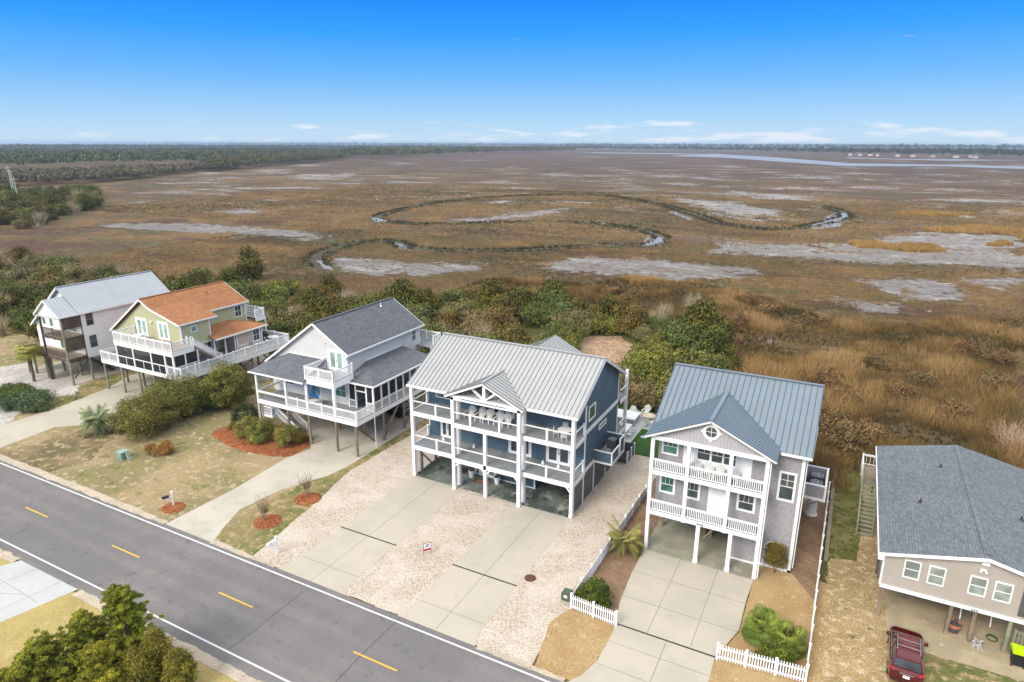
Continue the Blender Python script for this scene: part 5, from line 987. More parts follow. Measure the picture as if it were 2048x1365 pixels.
# planters and door mat at the entry of the blue house
for x, l in ((-29.3, 'left'), (-26.55, 'right')):
    t = thing('planter', (x, 48.2, 0), 'tall white planter %s of the entry under the navy blue house' % l, 'planter', 'white planters at the entry'); m = MB(); m.cyl((x, 48.2, .03), (x, 48.2, .75), .2, .32, 14); m.build('pot', WHITE, t); m = MB(); m.cyl((x, 48.2, .7), (x, 48.2, .77), .27, .27, 14); m.build('soil', DARK, t)
t = thing('door_mat', (-27.9, 47.9, .03), 'brown patterned door mat at the entry under the navy blue house', 'mat'); m = MB(); m.box(-28.7, -27.1, 47.6, 48.2, .032, .05); m.build('mat_border', MAT('dark_brown_coir', (.12, .05, .03), .9, .2), t); m = MB(); m.box(-28.6, -27.2, 47.7, 48.1, .05, .056); m.build('mat_field', MAT('tan_coir', (.30, .15, .08), .9, .4, 12), t)
for i, (x, z) in enumerate(((-32.4, zf1), (-29.0, zf1), (-24.2, zf1), (-21.9, zf1), (-20.4, zf1))):
    t = thing('string_lamp', (x, 48.2, z), 'white bell lamp on the navy house\'s lower porch, number %s from the left' % ['one', 'two', 'three', 'four', 'five'][i], 'lamp', 'small white lamps on the blue porch'); m = MB(); m.cyl((x, 48.2, z), (x, 48.2, z+.12), .17, .13, 10); m.cyl((x, 48.2, z+.12), (x, 48.2, z+.3), .13, .05, 10); m.cyl((x, 48.2, z+.3), (x, 48.2, z+.4), .03, .03, 8); m.build('shade', WHITE, t)
# grill on the green house deck
t = thing('grill', (-70.6, 62.3, zb), 'covered black barbecue grill on the deck of the sage green house', 'grill'); m = MB(); m.box(-72.0, -70.9, 62.0, 62.6, zb, zb+1.0); m.build('cover', BLACK, t); m = MB(); m.prism([(-72.0, zb+1.0), (-70.9, zb+1.0), (-71.1, zb+1.3), (-71.8, zb+1.3)], 62.05, 62.55); m.build('hood', BLACK, t)
# mailboxes
def mailbox(x, y, label, boxm, rz):
    t = thing('mailbox', (x, y, 0), label, 'mailbox', None, rz); ORG[t] = Vector((0, 0, 0))
    m = MB(); m.box(-.06, .06, -.06, .06, 0, 1.45); m.prism([(-.09, 1.45), (.09, 1.45), (0, 1.58)], -.09, .09); m.build('post', WHITE, t); m = MB(); m.box(-.04, .04, -.75, -.06, .95, 1.05); m.beam((0, -.5, .97), (0, -.08, .6), .06); m.build('arm', WHITE, t)
    m = MB(); m.prism([(-.11, 1.05), (.11, 1.05), (.11, 1.17), (.07, 1.25), (-.07, 1.25), (-.11, 1.17)], -.8, -.25); m.build('box', boxm, t); m = MB(); m.box(.11, .125, -.5, -.47, 1.1, 1.3); m.build('flag', MAT('red_flag', (.5, .04, .03), .5, .05), t)
mailbox(-49.6, 31.5, 'black mailbox on a white post in a round pine-straw bed by the road', BLACK, rad(-20)); mailbox(-36.4, 30.75, 'white mailbox on a white post at the corner of the pink gravel', WHITE, rad(-10))
# pine-straw beds
def bed(name, pts, label):
    q = []; n = len(pts)
    for i in range(n):
        for j in range(6):
            t = j/6; p0, p1, p2, p3 = (Vector(pts[(i+k-1) % n]) for k in range(4))
            p = .5*((2*p1)+(p2-p0)*t+(2*p0-5*p1+4*p2-p3)*t*t+(3*p1-p0-3*p2+p3)*t*t*t); q.append((p.x+random.uniform(-.05, .05), p.y+random.uniform(-.05, .05)))
    cx = sum(p[0] for p in q)/len(q); cy = sum(p[1] for p in q)/len(q); m = MB(); k = len(q); rings = ((1, .03), (.9, .10), (.6, .16), (.3, .18)); vs = []
    for s, z in rings: vs += [(cx+(p[0]-cx)*s, cy+(p[1]-cy)*s, z+(random.uniform(-.02, .02) if z > .05 else 0)) for p in q]
    vs.append((cx, cy, .18)); fs = [(r*k+i, r*k+(i+1) % k, (r+1)*k+(i+1) % k, (r+1)*k+i) for r in range(3) for i in range(k)]+[(3*k+i, 3*k+(i+1) % k, 4*k) for i in range(k)]
    m.add(vs, fs); tag(m.build(name, MULCH, loc=(cx, cy, 0), smooth=True), label, 'mulch bed')
circ = lambda cx, cy, r, ry=None: [(cx+r*math.cos(a*math.pi/4), cy+(ry or r)*math.sin(a*math.pi/4)) for a in range(8)]
bed('mulch_bed', circ(-49.45, 31.35, 1.05, .95), 'small round pine-straw bed round the black mailbox'); bed('mulch_bed', circ(-40.5, 33.6, 1.2, 1.15), 'round pine-straw bed nearer the road beside the curved driveway'); bed('mulch_bed', circ(-40.2, 37.95, 1.2, 1.15), 'round pine-straw bed farther from the road beside the curved driveway')
bed('mulch_bed', [(-59.4, 43.3), (-57.2, 42.5), (-54.1, 42.0), (-50.8, 42.2), (-48.0, 43.2), (-47.7, 45.0), (-48.0, 46.3), (-49.5, 47.6), (-53, 48.3), (-57, 48.0), (-59.6, 45.6)], 'large kidney-shaped pine-straw bed with clipped shrubs')
# utility boxes, manhole, sign
t = thing('utility_box', (-62.2, 35.2, 0), 'pale green utility cabinet with a flat lid in the patchy lawn', 'utility box'); m = MB(); m.prism([(-62.75, 0), (-61.9, 0), (-61.9, .65), (-62.0, .78), (-62.75, .78)], 34.8, 35.6); m.build('cabinet', MAT('pale_green_paint', (.22, .33, .26), .6, .12), t); m = MB(); m.box(-62.8, -61.85, 34.75, 35.65, .78, .83); m.build('lid', MAT('pale_green_lid', (.27, .38, .31), .6, .12), t)
t = thing('utility_box', (-61.45, 35.2, 0), 'narrow slanted green pedestal right of the utility cabinet', 'utility box'); m = MB(); m.beam((-61.35, 35.25, 0), (-61.6, 35.25, .85), .28, .2); m.build('pedestal', MAT('grey_green_paint', (.30, .38, .31), .6, .12), t)
t = thing('utility_box', (-14.4, 36.2, 0), 'small dark green utility box on the pink gravel by the picket fence', 'utility box'); m = MB(); m.box(-14.75, -14.1, 35.95, 36.5, 0, .6); m.prism([(-14.75, .6), (-14.1, .6), (-14.2, .7), (-14.65, .7)], 35.95, 36.5); m.build('cabinet', MAT('dark_green_paint', (.08, .11, .075), .6, .12), t); m = MB(); m.box(-14.55, -14.3, 35.935, 35.949, .3, .5); m.build('label_plate', WHITE, t)
t = thing('manhole_cover', (-17.7, 37.1, .02), 'round rusty manhole cover in the pink gravel', 'manhole cover'); m = MB(); m.cyl((-17.7, 37.1, 0), (-17.7, 37.1, .05), .42, .42, 24); m.build('rim', IRON, t); m = MB(); m.cyl((-17.7, 37.1, .05), (-17.7, 37.1, .06), .36, .36, 24); m.build('lid', MAT('rust_lid', (.12, .055, .04), .8, .4, 14), t)
t = thing('yard_sign', (-26.0, 36.0, 0), 'small red and white yard sign on a thin frame in the gravel between the driveways', 'sign', rz=rad(52)); ORG[t] = Vector((0, 0, 0)); m = MB()
for x in (-.3, .3): m.box(x-.015, x+.015, -.015, .015, 0, 1.05)
m.box(-.3, .3, -.014, .014, 1.03, 1.055); m.build('frame', MAT('red_frame', (.35, .03, .03), .5, .1), t); m = MB(); m.box(-.28, .28, -.008, .008, .42, 1.02); b_ = m.build('panel', WHITE, t)
m = MB(); m.box(-.28, .28, -.011, .011, .40, .56); m.build('red_band', MAT('red_band', (.40, .03, .03), .5, .1), t); m = MB(); m.box(-.18, .18, -.010, .010, .70, .78); m.box(-.14, .14, -.010, .010, .83, .93); m.build('lettering', MAT('blue_grey_print', (.18, .2, .32), .5, .1), t)
# lime-lidded trash bin, planter, driftwood and timber frame by the bungalow
t = thing('trash_bin', (12.35, 43.5, 0), 'black wheeled trash bin with a bright lime lid', 'trash bin'); m = MB(); m.hexa([(12.02, 43.2, .1), (12.62, 43.2, .1), (12.62, 43.75, .1), (12.02, 43.75, .1), (11.95, 43.1, 1.0), (12.7, 43.1, 1.0), (12.7, 43.85, 1.0), (11.95, 43.85, 1.0)]); m.build('bin_body', MAT('black_bin_plastic', (.02, .021, .022), .5, .2), t)
m = MB(); m.prism([(11.9, 1.0), (12.75, 1.0), (12.72, 1.1), (11.95, 1.16)], 43.02, 43.9); m.build('lid', MAT('lime_plastic', (.52, .80, .01), .4, .04), t)
for x in (12.0, 12.64): m = MB(); m.cyl((x-.03, 43.2, .12), (x+.03, 43.2, .12), .12, .12, 14); m.build('wheel', BLACK, t)
t = thing('planter', (9.15, 44.95, 0), 'large terracotta flower pot under the tan bungalow', 'planter'); m = MB(); m.cyl((9.15, 44.95, .03), (9.15, 44.95, .72), .26, .40, 18, cap=False); m.cyl((9.15, 44.95, .66), (9.15, 44.95, .76), .44, .44, 18, cap=False); m.build('pot', MAT('terracotta', (.50, .19, .11), .8, .1), t); m = MB(); m.cyl((9.15, 44.95, .1), (9.15, 44.95, .62), .3, .37, 18); m.build('soil', DARK, t); m = MB(); m.cyl((9.15, 45, .6), (9.2, 45.0, .95), .07, .12, 8); m.build('figurine', MAT('blue_grey_stone', (.09, .11, .14), .7, .2), t)
t = thing('driftwood', (10.35, 44.15, 0), 'pale grey driftwood stump standing on the slab', 'driftwood'); m = MB()
for a, r, h in ((0, .3, .55), (1.1, .35, .3), (2.2, .3, .5), (3.3, .3, .35), (4.5, .35, .6), (5.5, .3, .3)): m.tube([(10.35, 44.15, .3), (10.35+r*.5*math.cos(a), 44.15+r*.5*math.sin(a), .2+h*.4), (10.35+r*math.cos(a), 44.15+r*math.sin(a), h)], [.13, .09, .03]); m.tube([(10.35, 44.15, .3), (10.35+.28*math.cos(a+.5), 44.15+.28*math.sin(a+.5), 0)], [.12, .07])
m.build('stump', MAT('bleached_wood', (.40, .39, .38), .9, .2, 6), t)
t = thing('sawhorse', (10.2, 46.2, 0), 'white timber frame standing under the tan bungalow', 'frame'); m = MB()
for x in (9.55, 11.2): m.beam((x, 46.3, 2.2), (x, 45.9, .5), .07)
m.beam((9.55, 46.2, 1.5), (11.2, 46.2, 1.5), .07); m.build('frame', WHITE, t)
t = thing('garden_hose', (11.2, 44.6, .03), 'coiled green garden hose with leaves on the slab', 'hose'); m = MB(); 
for i in range(30): a0, a1 = i*.5, (i+1)*.5; m.cyl((11.3+.3*math.cos(a0), 45.3+.3*math.sin(a0), .06+i*.004), (11.3+.3*math.cos(a1), 45.3+.3*math.sin(a1), .06+(i+1)*.004), .02, .02, 5)
m.build('coil', MAT('green_rubber', (.03, .10, .04), .6, .2), t)

# ---------------------------------------------------------------- fences
def picket(name, a, b, label, h=1.12, solid=False, grp=None):
    t = thing(name, (a[0], a[1], 0), label, 'fence', grp); a3, b3 = Vector((*a, 0)), Vector((*b, 0)); L = (b3-a3).length; up = Vector((0, 0, 1)); k = max(1, int(round(L/1.85)))
    m = MB()
    for z in (.25, h-.22): m.beam(a3+up*z, b3+up*z, .04, .09)
    m.build('rail', WHITE, t); m = MB(); n = int(L/.155)
    if solid: m.beam(a3+up*h/2, b3+up*h/2, .03, h-.08)
    else:
        for i in range(1, n): p = a3.lerp(b3, i/n); m.beam(p+up*.06, p+up*h, .075, .022, up=(b3-a3).normalized().cross(up)); m.beam(p+up*h, p+up*(h+.05), .04, .02)
    m.build('panel' if solid else 'pickets', WHITE, t)
    for i in range(k+1): p = a3.lerp(b3, i/k); m = MB(); m.beam(p, p+up*(h+.06), .12, .12); m.beam(p+up*(h+.06), p+up*(h+.12), .16, .16); m.build('post', WHITE, t)
picket('picket_fence', (-13.8, 35.45), (-10.5, 35.2), 'short white picket fence left of the 646 driveway, before the round green bush'); picket('picket_fence', (-4.05, 35.35), (.95, 35.85), 'longer white picket fence right of the 646 driveway in front of the palms')
picket('vinyl_fence', (-13.85, 35.6), (-13.62, 52.5), 'low solid white fence between the pink gravel and the grey house 646', 1.0, True); picket('vinyl_fence', (.96, 36.0), (1.0, 60.5), 'long low white fence along the right side of the grey house 646', 1.15, True)
t = thing('metal_fence', (-15, 60.2, 0), 'black metal fence with thin bars in front of the turf yard', 'fence')
def bars(t, a, b):
    m = MB(); a3, b3 = Vector((*a, 0)), Vector((*b, 0)); L = (b3-a3).length; n = int(L/.12)
    for z in (.15, 1.15): m.beam(a3+Vector((0, 0, z)), b3+Vector((0, 0, z)), .03, .03)
    for i in range(n+1): p = a3.lerp(b3, i/n); m.beam(p, p+Vector((0, 0, 1.25)), .016)
    m.build('bars', BLACK, t)
    for p in (a3, a3.lerp(b3, .5), b3): m = MB(); m.beam(p, p+Vector((0, 0, 1.35)), .07); m.build('post', BLACK, t)
bars(t, (-17.0, 60.17), (-13.7, 60.17)); t = thing('metal_fence', (-18, 71.8, 0), 'black metal fence along the back of the turf yard before the thicket', 'fence'); bars(t, (-24, 71.75), (-13.7, 71.95)); bars(t, (-13.7, 60.3), (-13.7, 71.9))

# ---------------------------------------------------------------- the dark red car
t = thing('parked_car', (6.22, 40.5, 0), 'dark red sport utility car seen from behind at the edge of the slab', 'car', rz=rad(-2.4)); ORG[t] = Vector((0, 0, 0))
RED = MAT('metallic_red_paint', (.095, .004, .007), .25, .06, 2, metal=.25, spec=.5, coat=.8); CHR = MAT('chrome', (.6, .6, .6), .2, .03, metal=.9); CGL = glass('tinted_glass', (.03, .035, .04), .05); TAIL = MAT('tail_lamp_red', (.55, .015, .01), .2, .05, coat=.6)
def loft(secs, mat, name, par, close=True):
    m = MB(); k = len(secs[0]); vs = [v for s_ in secs for v in s_]; fs = []
    for i in range(len(secs)-1):
        for j in range(k): fs.append((i*k+j, i*k+(j+1) % k, (i+1)*k+(j+1) % k, (i+1)*k+j))
    fs += [tuple(range(k-1, -1, -1)), tuple((len(secs)-1)*k+j for j in range(k))]; m.add(vs, fs); return m.build(name, mat, par, smooth=False)
def sec(y, hw, zb_, zt_, tw):
    """one cross-section of the lower body: half width hw, sill zb_, shoulder zt_, top half width tw"""
    return [(-hw*.93, y, zb_), (-hw, y, zb_+.18), (-hw, y, zt_-.22), (-hw*.97, y, zt_-.07), (-tw, y, zt_), (0, y, zt_+.02), (tw, y, zt_), (hw*.97, y, zt_-.07), (hw, y, zt_-.22), (hw, y, zb_+.18), (hw*.93, y, zb_)]
body = loft([sec(-2.36, .72, .42, .78, .6), sec(-2.30, .84, .34, .98, .74), (sec(-2.15, .90, .26, 1.10, .80)), sec(-1.6, .925, .22, 1.12, .82), sec(-.6, .93, .2, 1.08, .84), sec(.5, .93, .2, 1.05, .84), sec(1.1, .925, .2, 1.04, .82), sec(1.5, .92, .22, 1.0, .78), sec(1.95, .89, .26, .92, .72), sec(2.22, .80, .32, .80, .62), sec(2.34, .66, .40, .66, .5)], RED, 'body', t)
gh = [(-2.02, .72, 1.10, .70, 1.12), (-1.72, .76, 1.1, .62, 1.58), (-1.2, .80, 1.08, .65, 1.68), (-.3, .82, 1.06, .66, 1.71), (.35, .82, 1.05, .64, 1.66), (.85, .80, 1.04, .60, 1.42), (1.38, .78, 1.02, .70, 1.04)]
loft([[(-a, y, z), (-c_, y, d), (c_, y, d), (a, y, z)] for y, a, z, c_, d in gh], CGL, 'window_glass', t)
loft([[(-c_, y, d-.03), (-c_*.92, y, d+.035), (c_*.92, y, d+.035), (c_, y, d-.03)] for y, c_, d in ((-1.80, .63, 1.56), (-1.62, .64, 1.62), (-1.2, .66, 1.69), (-.3, .67, 1.72), (.30, .65, 1.68), (.42, .62, 1.62))], RED, 'roof', t)
m = MB(); m.box(-.55, .55, -1.0, .1, 1.735, 1.75); m.build('sunroof', glass('sunroof_glass', (.10, .02, .025), .06), t)
for s in (-1, 1):
    m = MB(); m.beam((s*.60, -1.3, 1.80), (s*.60, .05, 1.82), .04, .04)
    for y in (-1.3, .05): m.beam((s*.60, y, 1.70), (s*.60, y, 1.81), .04, .04)
    m.build('roof_rail', CHR, t)
    for (a, b_) in (((s*.79, -2.0, 1.1), (s*.63, -1.7, 1.6)), ((s*.82, .45, 1.06), (s*.82, .45, 1.07)), ((s*.82, -.55, 1.05), (s*.675, -.5, 1.66)), ((s*.79, 1.3, 1.04), (s*.62, .38, 1.64))): m = MB(); m.beam(a, b_, .07, .05); m.build('pillar', RED, t)
    m = MB(); m.beam((s*.83, -1.9, 1.1), (s*.835, 1.25, 1.06), .02, .03); m.build('chrome_strip', CHR, t)
    m = MB(); m.hexa([(s*.92, .75, 1.0), (s*1.14, .80, 1.0), (s*1.14, .98, 1.0), (s*.92, .98, 1.0), (s*.92, .75, 1.14), (s*1.12, .80, 1.16), (s*1.12, .96, 1.16), (s*.92, .98, 1.14)]); m.build('side_mirror', RED, t)
    m = MB(); m.hexa([(s*.60, -2.33, .82), (s*.88, -2.2, .80), (s*.90, -1.95, .84), (s*.6, -2.2, .84), (s*.66, -2.29, 1.06), (s*.87, -2.18, 1.1), (s*.87, -1.95, 1.1), (s*.66, -2.2, 1.08)]); m.build('tail_lamp', TAIL, t)
    m = MB(); m.hexa([(s*.55, 2.26, .68), (s*.84, 2.12, .70), (s*.86, 1.85, .74), (s*.6, 2.1, .74), (s*.55, 2.22, .80), (s*.82, 2.08, .84), (s*.84, 1.85, .9), (s*.6, 2.1, .86)]); m.build('headlight', glass('lamp_glass', (.5, .5, .5)), t)
    m = MB(); m.beam((s*.75, -2.28, .45), (s*.3, -2.36, .45), .05, .05); m.build('bumper_trim', CHR, t)
    for y in (-1.42, 1.42):
        m = MB(); m.cyl((s*.72, y, .35), (s*.95, y, .35), .35, .35, 20); o = m.build('wheel', BLACK, t); m = MB(); m.cyl((s*.951, y, .35), (s*.96, y, .35), .22, .2, 12); m.build('rim', CHR, o)
for y in (-.95, -.35): m = MB(); m.beam((-.6, y, 1.81), (.6, y, 1.81), .06, .03); m.build('cross_bar', CHR, t)
m = MB(); m.box(-.36, .36, -2.35, -2.31, .93, .97); m.build('handle', CHR, t); m = MB(); m.box(-.17, .17, -2.385, -2.33, .70, .86); m.build('number_plate', WHITE, t)
m = MB(); m.box(-.80, .80, -2.40, -2.22, .36, .58); m.build('bumper', MAT('dark_bumper', (.06, .01, .012), .4, .1, coat=.4), t); m = MB(); m.box(-.05, .35, -1.98, -1.95, 1.2, 1.225); m.build('wiper', BLACK, t)
# dark parked vehicle under the pale grey house
t = thing('parked_car', (-45.5, 57.3, 0), 'dark blue car parked in the shade under the pale grey house', 'car', rz=rad(90)); ORG[t] = Vector((0, 0, 0)); NAVY = MAT('navy_paint', (.01, .02, .045), .3, .05, coat=.6)
loft([sec(-2.3, .74, .4, .8, .6), sec(-2.1, .88, .28, 1.02, .8), sec(-.6, .92, .22, 1.05, .84), sec(1.1, .92, .22, 1.0, .8), sec(2.1, .84, .3, .84, .66), sec(2.3, .66, .4, .66, .5)], NAVY, 'body', t); loft([[(-a, y, z), (-c_, y, d), (c_, y, d), (a, y, z)] for y, a, z, c_, d in gh], CGL, 'window_glass', t)
loft([[(-c_, y, d-.03), (-c_*.92, y, d+.035), (c_*.92, y, d+.035), (c_, y, d-.03)] for y, c_, d in ((-1.80, .63, 1.56), (-1.2, .66, 1.69), (-.3, .67, 1.72), (.42, .62, 1.62))], NAVY, 'roof', t)
for s in (-1, 1):
    for y in (-1.42, 1.42): m = MB(); m.cyl((s*.72, y, .35), (s*.95, y, .35), .35, .35, 16); m.build('wheel', BLACK, t)
# utility poles with wires, beyond the left thicket
def upole(px, py, h, label, grp='utility poles beyond the thicket'):
    x, y = at(px, py); t = thing('utility_pole', (x, y, 0), label, 'utility pole', grp); m = MB(); m.cyl((x, y, 0), (x, y, h), .32, .22, 8); m.build('pole', MAT('pale_pole', (.42, .45, .37), .9, .1), t)
    m = MB(); m.beam((x-1.6, y-.8, h-1.0), (x+1.6, y+.8, h-1.0), .22); m.beam((x-1.2, y-.6, h-2.6), (x+1.2, y+.6, h-2.6), .2); m.build('crossarm', MAT('pale_arm', (.4, .42, .36), .9, .1), t); return x, y, h
P = [upole(40, 417, 14.5, 'nearest pale utility pole, rising from the thicket at the left edge'), upole(32, 399, 16, 'middle one of three close utility poles at the left edge'), upole(28, 396, 17.5, 'farthest of three close utility poles at the left edge')]
for a, b_ in ((P[0], P[1]), (P[1], P[2]), (P[0], (P[0][0]-60, P[0][1]-20, 14)), (P[1], (P[1][0]-80, P[1][1]+10, 14))):
    tt = thing('power_line', (a[0], a[1], a[2]-1), 'thin power lines strung from the utility poles at the left edge', 'power line', 'power lines'); m = MB()
    for dx in (-1.4, 0, 1.4):
        for i in range(6):
            f = lambda s: (a[0]+(b_[0]-a[0])*s+dx, a[1]+(b_[1]-a[1])*s, (a[2]-1)+(b_[2]-a[2])*s-2.2*4*s*(1-s)*.5); m.beam(f(i/6), f((i+1)/6), .05)
    m.build('wire', MAT('wire_grey', (.2, .2, .2), .6, .05), tt)
for px, py, w_ in ((87, 337, 'left'), (166, 336, 'middle'), (243, 334, 'right')): upole(px, py, 15, 'faint distant utility pole at the tan clearing, the %s one of three' % w_, 'distant poles at the clearing')
# ================================================================ vegetation
def leafmat(name, lo, hi, rough=.6):
    m, nt, b = newmat(name); a = N(nt, 'ShaderNodeAttribute', attribute_name='tint').outputs['Fac']; oi = N(nt, 'ShaderNodeObjectInfo').outputs['Random']
    c = mix(nt, a, lo, hi); c = mix(nt, step(nt, noise(nt, .5, 3), .35, .65), mix(nt, 1., c, (.8, .8, .8), 'MULTIPLY'), mix(nt, 1., c, (1.18, 1.15, 1.1), 'MULTIPLY'))
    c = mix(nt, oi, mix(nt, 1., c, (1.25, .96, .72), 'MULTIPLY'), mix(nt, 1., c, (.95, .95, .72), 'MULTIPLY'))
    nt.links.new(c, b.inputs['Base Color']); b.inputs['Roughness'].default_value = rough; b.inputs['Specular IOR Level'].default_value = .2; return m
BARK = MAT('bark', (.12, .09, .065), .9, .3, 4); BARKP = MAT('palm_bark', (.16, .12, .09), .9, .3, 5)
def leaf_mesh(P, size, tint, rng, aspect=1.8, up=.35, out=None):
    """quads at P (n,3) with random orientation leaning outwards"""
    n = len(P); nrm = rng.normal(size=(n, 3)); nrm[:, 2] += up
    if out is not None: nrm += out*1.1
    nrm /= np.linalg.norm(nrm, axis=1)[:, None]; t = np.cross(nrm, rng.normal(size=(n, 3))); t /= np.linalg.norm(t, axis=1)[:, None]+1e-9; b = np.cross(nrm, t); s = (size*rng.uniform(.6, 1.4, n))[:, None]
    V = np.stack([P-t*s*aspect*.5-b*s*.12, P-b*s*.5, P+t*s*aspect*.5+b*s*.1, P+b*s*.5], 1).reshape(-1, 3); F = np.arange(4*n).reshape(n, 4); return V, F, np.repeat(tint, 4)
def crown(name, mat, R, H, z0, ncl, nl, size, seed, shape='round', cr=.34, aspect=1.8, flat=1.):
    rng = np.random.default_rng(seed); C_ = []
    while len(C_) < ncl:
        p = rng.normal(size=3); p /= np.linalg.norm(p); r = rng.uniform(.45, 1.0)**.6; p = p*r
        if shape == 'cone': k = (1-(p[2]*.5+.5))**.75; p[0] *= .25+.9*k; p[1] *= .25+.9*k
        if shape == 'dome' and p[2] < -.25: continue
        if shape == 'bush' and p[2] < -.8: continue
        C_.append(p)
    C_ = np.array(C_); jit = 1+.28*np.sin(3*np.arctan2(C_[:, 1], C_[:, 0])+seed)*.6; C_[:, 0] *= R*jit; C_[:, 1] *= R*jit; C_[:, 2] = z0+H/2+C_[:, 2]*H/2
    cs = rng.uniform(.6, 1.3, ncl)*R*cr; ct = rng.uniform(0, 1, ncl); idx = rng.integers(0, ncl, nl); d = rng.normal(size=(nl, 3)); d /= np.linalg.norm(d, axis=1)[:, None]; rr = rng.uniform(.55, 1.0, nl)**.5
    rr = np.where(rng.uniform(size=nl) < .3, rr*rng.uniform(1, 1.7, nl), rr); P = C_[idx]+d*(cs[idx]*rr)[:, None]*np.array([1, 1, .8*flat]); P[:, 2] = np.maximum(P[:, 2], .05+rng.uniform(0, .2, nl)); out = P-np.array([0, 0, z0+H*.35]); out /= np.linalg.norm(out, axis=1)[:, None]
    V, F, T = leaf_mesh(P, np.full(nl, size), np.clip(ct[idx]*.65+rng.uniform(0, .45, nl)-.05, 0, 1), rng, aspect, out=out*.6+d*.7); return mesh_np(name, V, F, [mat], attrs={'tint': T})
def twigs(name, mat, R, H, n, seed, w=.03, spread=.8):
    rng = np.random.default_rng(seed); V = []; F = []; T = []
    for i in range(n):
        a = rng.uniform(0, 6.283); e = rng.uniform(.15, 1)**.7*spread; b = np.array([rng.normal()*R*.15, rng.normal()*R*.15, 0]); d = np.array([math.cos(a)*e*R, math.sin(a)*e*R, H*(1.05-.45*e*e)]); p = b.copy(); L = rng.uniform(.6, 1.05); prev = None
        for s in range(3):
            q = b+d*L*((s+1)/3)**.9+rng.normal(size=3)*R*.07; ww = w*(1-s*.28); x = np.cross(q-p, rng.normal(size=3)); x = x/np.linalg.norm(x)*ww; k = len(V); V += [p-x, p+x, q+x*.6, q-x*.6]; F.append((k, k+1, k+2, k+3)); T += [rng.uniform()]*4
            for u in range(2):
                r_ = q+rng.normal(size=3)*R*.18+np.array([0, 0, R*.1]); k = len(V); V += [q-x*.4, q+x*.4, r_]; F.append((k, k+1, k+2, k+2)); T += [rng.uniform()]*3; F[-1] = (k, k+1, k+2)
            p = q
    return mesh_np(name, np.array(V), F, [mat], attrs={'tint': np.array(T)})
def trunk_mesh(name, h, r, seed, R=2., limbs=5, mat=None, lean=.15):
    rng = random.Random(seed); m = MB(); p = [Vector((0, 0, -.1))]
    for i in range(4): p.append(p[-1]+Vector((rng.uniform(-lean, lean), rng.uniform(-lean, lean), h/4)))
    m.tube(p, [r, r*.85, r*.7, r*.5, r*.3], 7)
    for i in range(limbs):
        a = rng.uniform(0, 6.28); s = p[1+i % 3]; e = s+Vector((math.cos(a)*R*.5, math.sin(a)*R*.5, h*.3)); m.tube([s, (s+e)/2+Vector((0, 0, .1)), e], [r*.5, r*.35, r*.15], 5)
    me = mesh_np(name, m.V, m.F, [mat or BARK]); return me
L_CED = leafmat('cedar_leaves', (.035, .05, .012), (.15, .155, .03)); L_RUST = leafmat('rusty_cedar_leaves', (.06, .06, .02), (.21, .165, .05)); L_OAK = leafmat('oak_leaves', (.04, .065, .018), (.16, .20, .06))
L_MYR = leafmat('myrtle_leaves', (.075, .082, .04), (.25, .24, .13)); L_BRT = leafmat('bright_leaves', (.06, .085, .018), (.25, .27, .065)); L_TWG = leafmat('grey_twigs', (0.246, 0.210, 0.174), (0.551, 0.507, 0.450), .9); L_EVG = leafmat('evergreen_leaves', (0.017, 0.038, 0.014), (0.051, 0.090, 0.032))
L_HDG = leafmat('olive_hedge_leaves', (.04, .06, .016), (.24, .27, .08)); L_CLP = leafmat('clipped_leaves', (.06, .085, .02), (.31, .33, .10)); L_GRN = leafmat('green_shrub_leaves', (.02, .05, .008), (.15, .205, .03)); L_PIN = leafmat('pine_needles', (.055, .09, .015), (.36, .42, .06)); L_JUN = leafmat('juniper_leaves', (0.032, 0.080, 0.046), (0.145, 0.217, 0.123)); L_FJU = leafmat('olive_juniper_leaves', (.05, .065, .014), (.29, .27, .05))
L_PAL = leafmat('palm_fronds', (.085, .12, .035), (.32, .36, .15)); L_PALB = leafmat('blue_green_fronds', (0.116, 0.160, 0.094), (0.377, 0.435, 0.275)); L_PALG = leafmat('deep_green_fronds', (0.043, 0.087, 0.017), (0.189, 0.261, 0.051)); L_YEL = leafmat('yellow_palm_fronds', (.11, .13, .03), (.36, .40, .13))
KINDS = {
 'cedar': ('cedar_tree', 'cedar', 'dark olive cedar', [crown('cedar_crown', L_CED, 2.4, 4.4, .2, 40, 6200, .16, s, 'cone', .40) for s in (1, 2)]),
 'rust': ('cedar_tree', 'cedar', 'rust-tinged cedar', [crown('rusty_crown', L_RUST, 2.2, 3.8, .2, 36, 5200, .16, s, 'cone', .42) for s in (3, 4)]),
 'oak': ('live_oak', 'tree', 'dense green live oak', [crown('oak_crown', L_OAK, 3.0, 3.5, .1, 46, 7200, .16, s, 'bush', .34) for s in (5, 6)]),
 'myrtle': ('wax_myrtle', 'shrub', 'grey-green wax myrtle', [crown('myrtle_crown', L_MYR, 2.5, 2.9, .1, 40, 6000, .14, s, 'bush', .36) for s in (7, 8)]),
 'bright': ('leafy_shrub', 'shrub', 'bright yellow-green shrub', [crown('bright_crown', L_BRT, 2.5, 2.8, .1, 40, 6200, .15, s, 'bush', .36) for s in (9, 10)]),
 'twig': ('bare_shrub', 'shrub', 'bare grey leafless shrub', [twigs('twig_crown', L_TWG, 2.1, 3.2, 260, s, .022) for s in (11, 12)])}
KINDS['brown'] = ('dead_shrub', 'shrub', 'low dark brown shrub', [crown('brown_crown', leafmat('dead_brown_leaves', (.075, .06, .032), (.25, .18, .095)), 1.7, 1.6, .0, 30, 3200, .12, s, 'bush', .4) for s in (13, 14)])
TR = [trunk_mesh('trunk', 3.0, .16, s) for s in (1, 2, 3)]
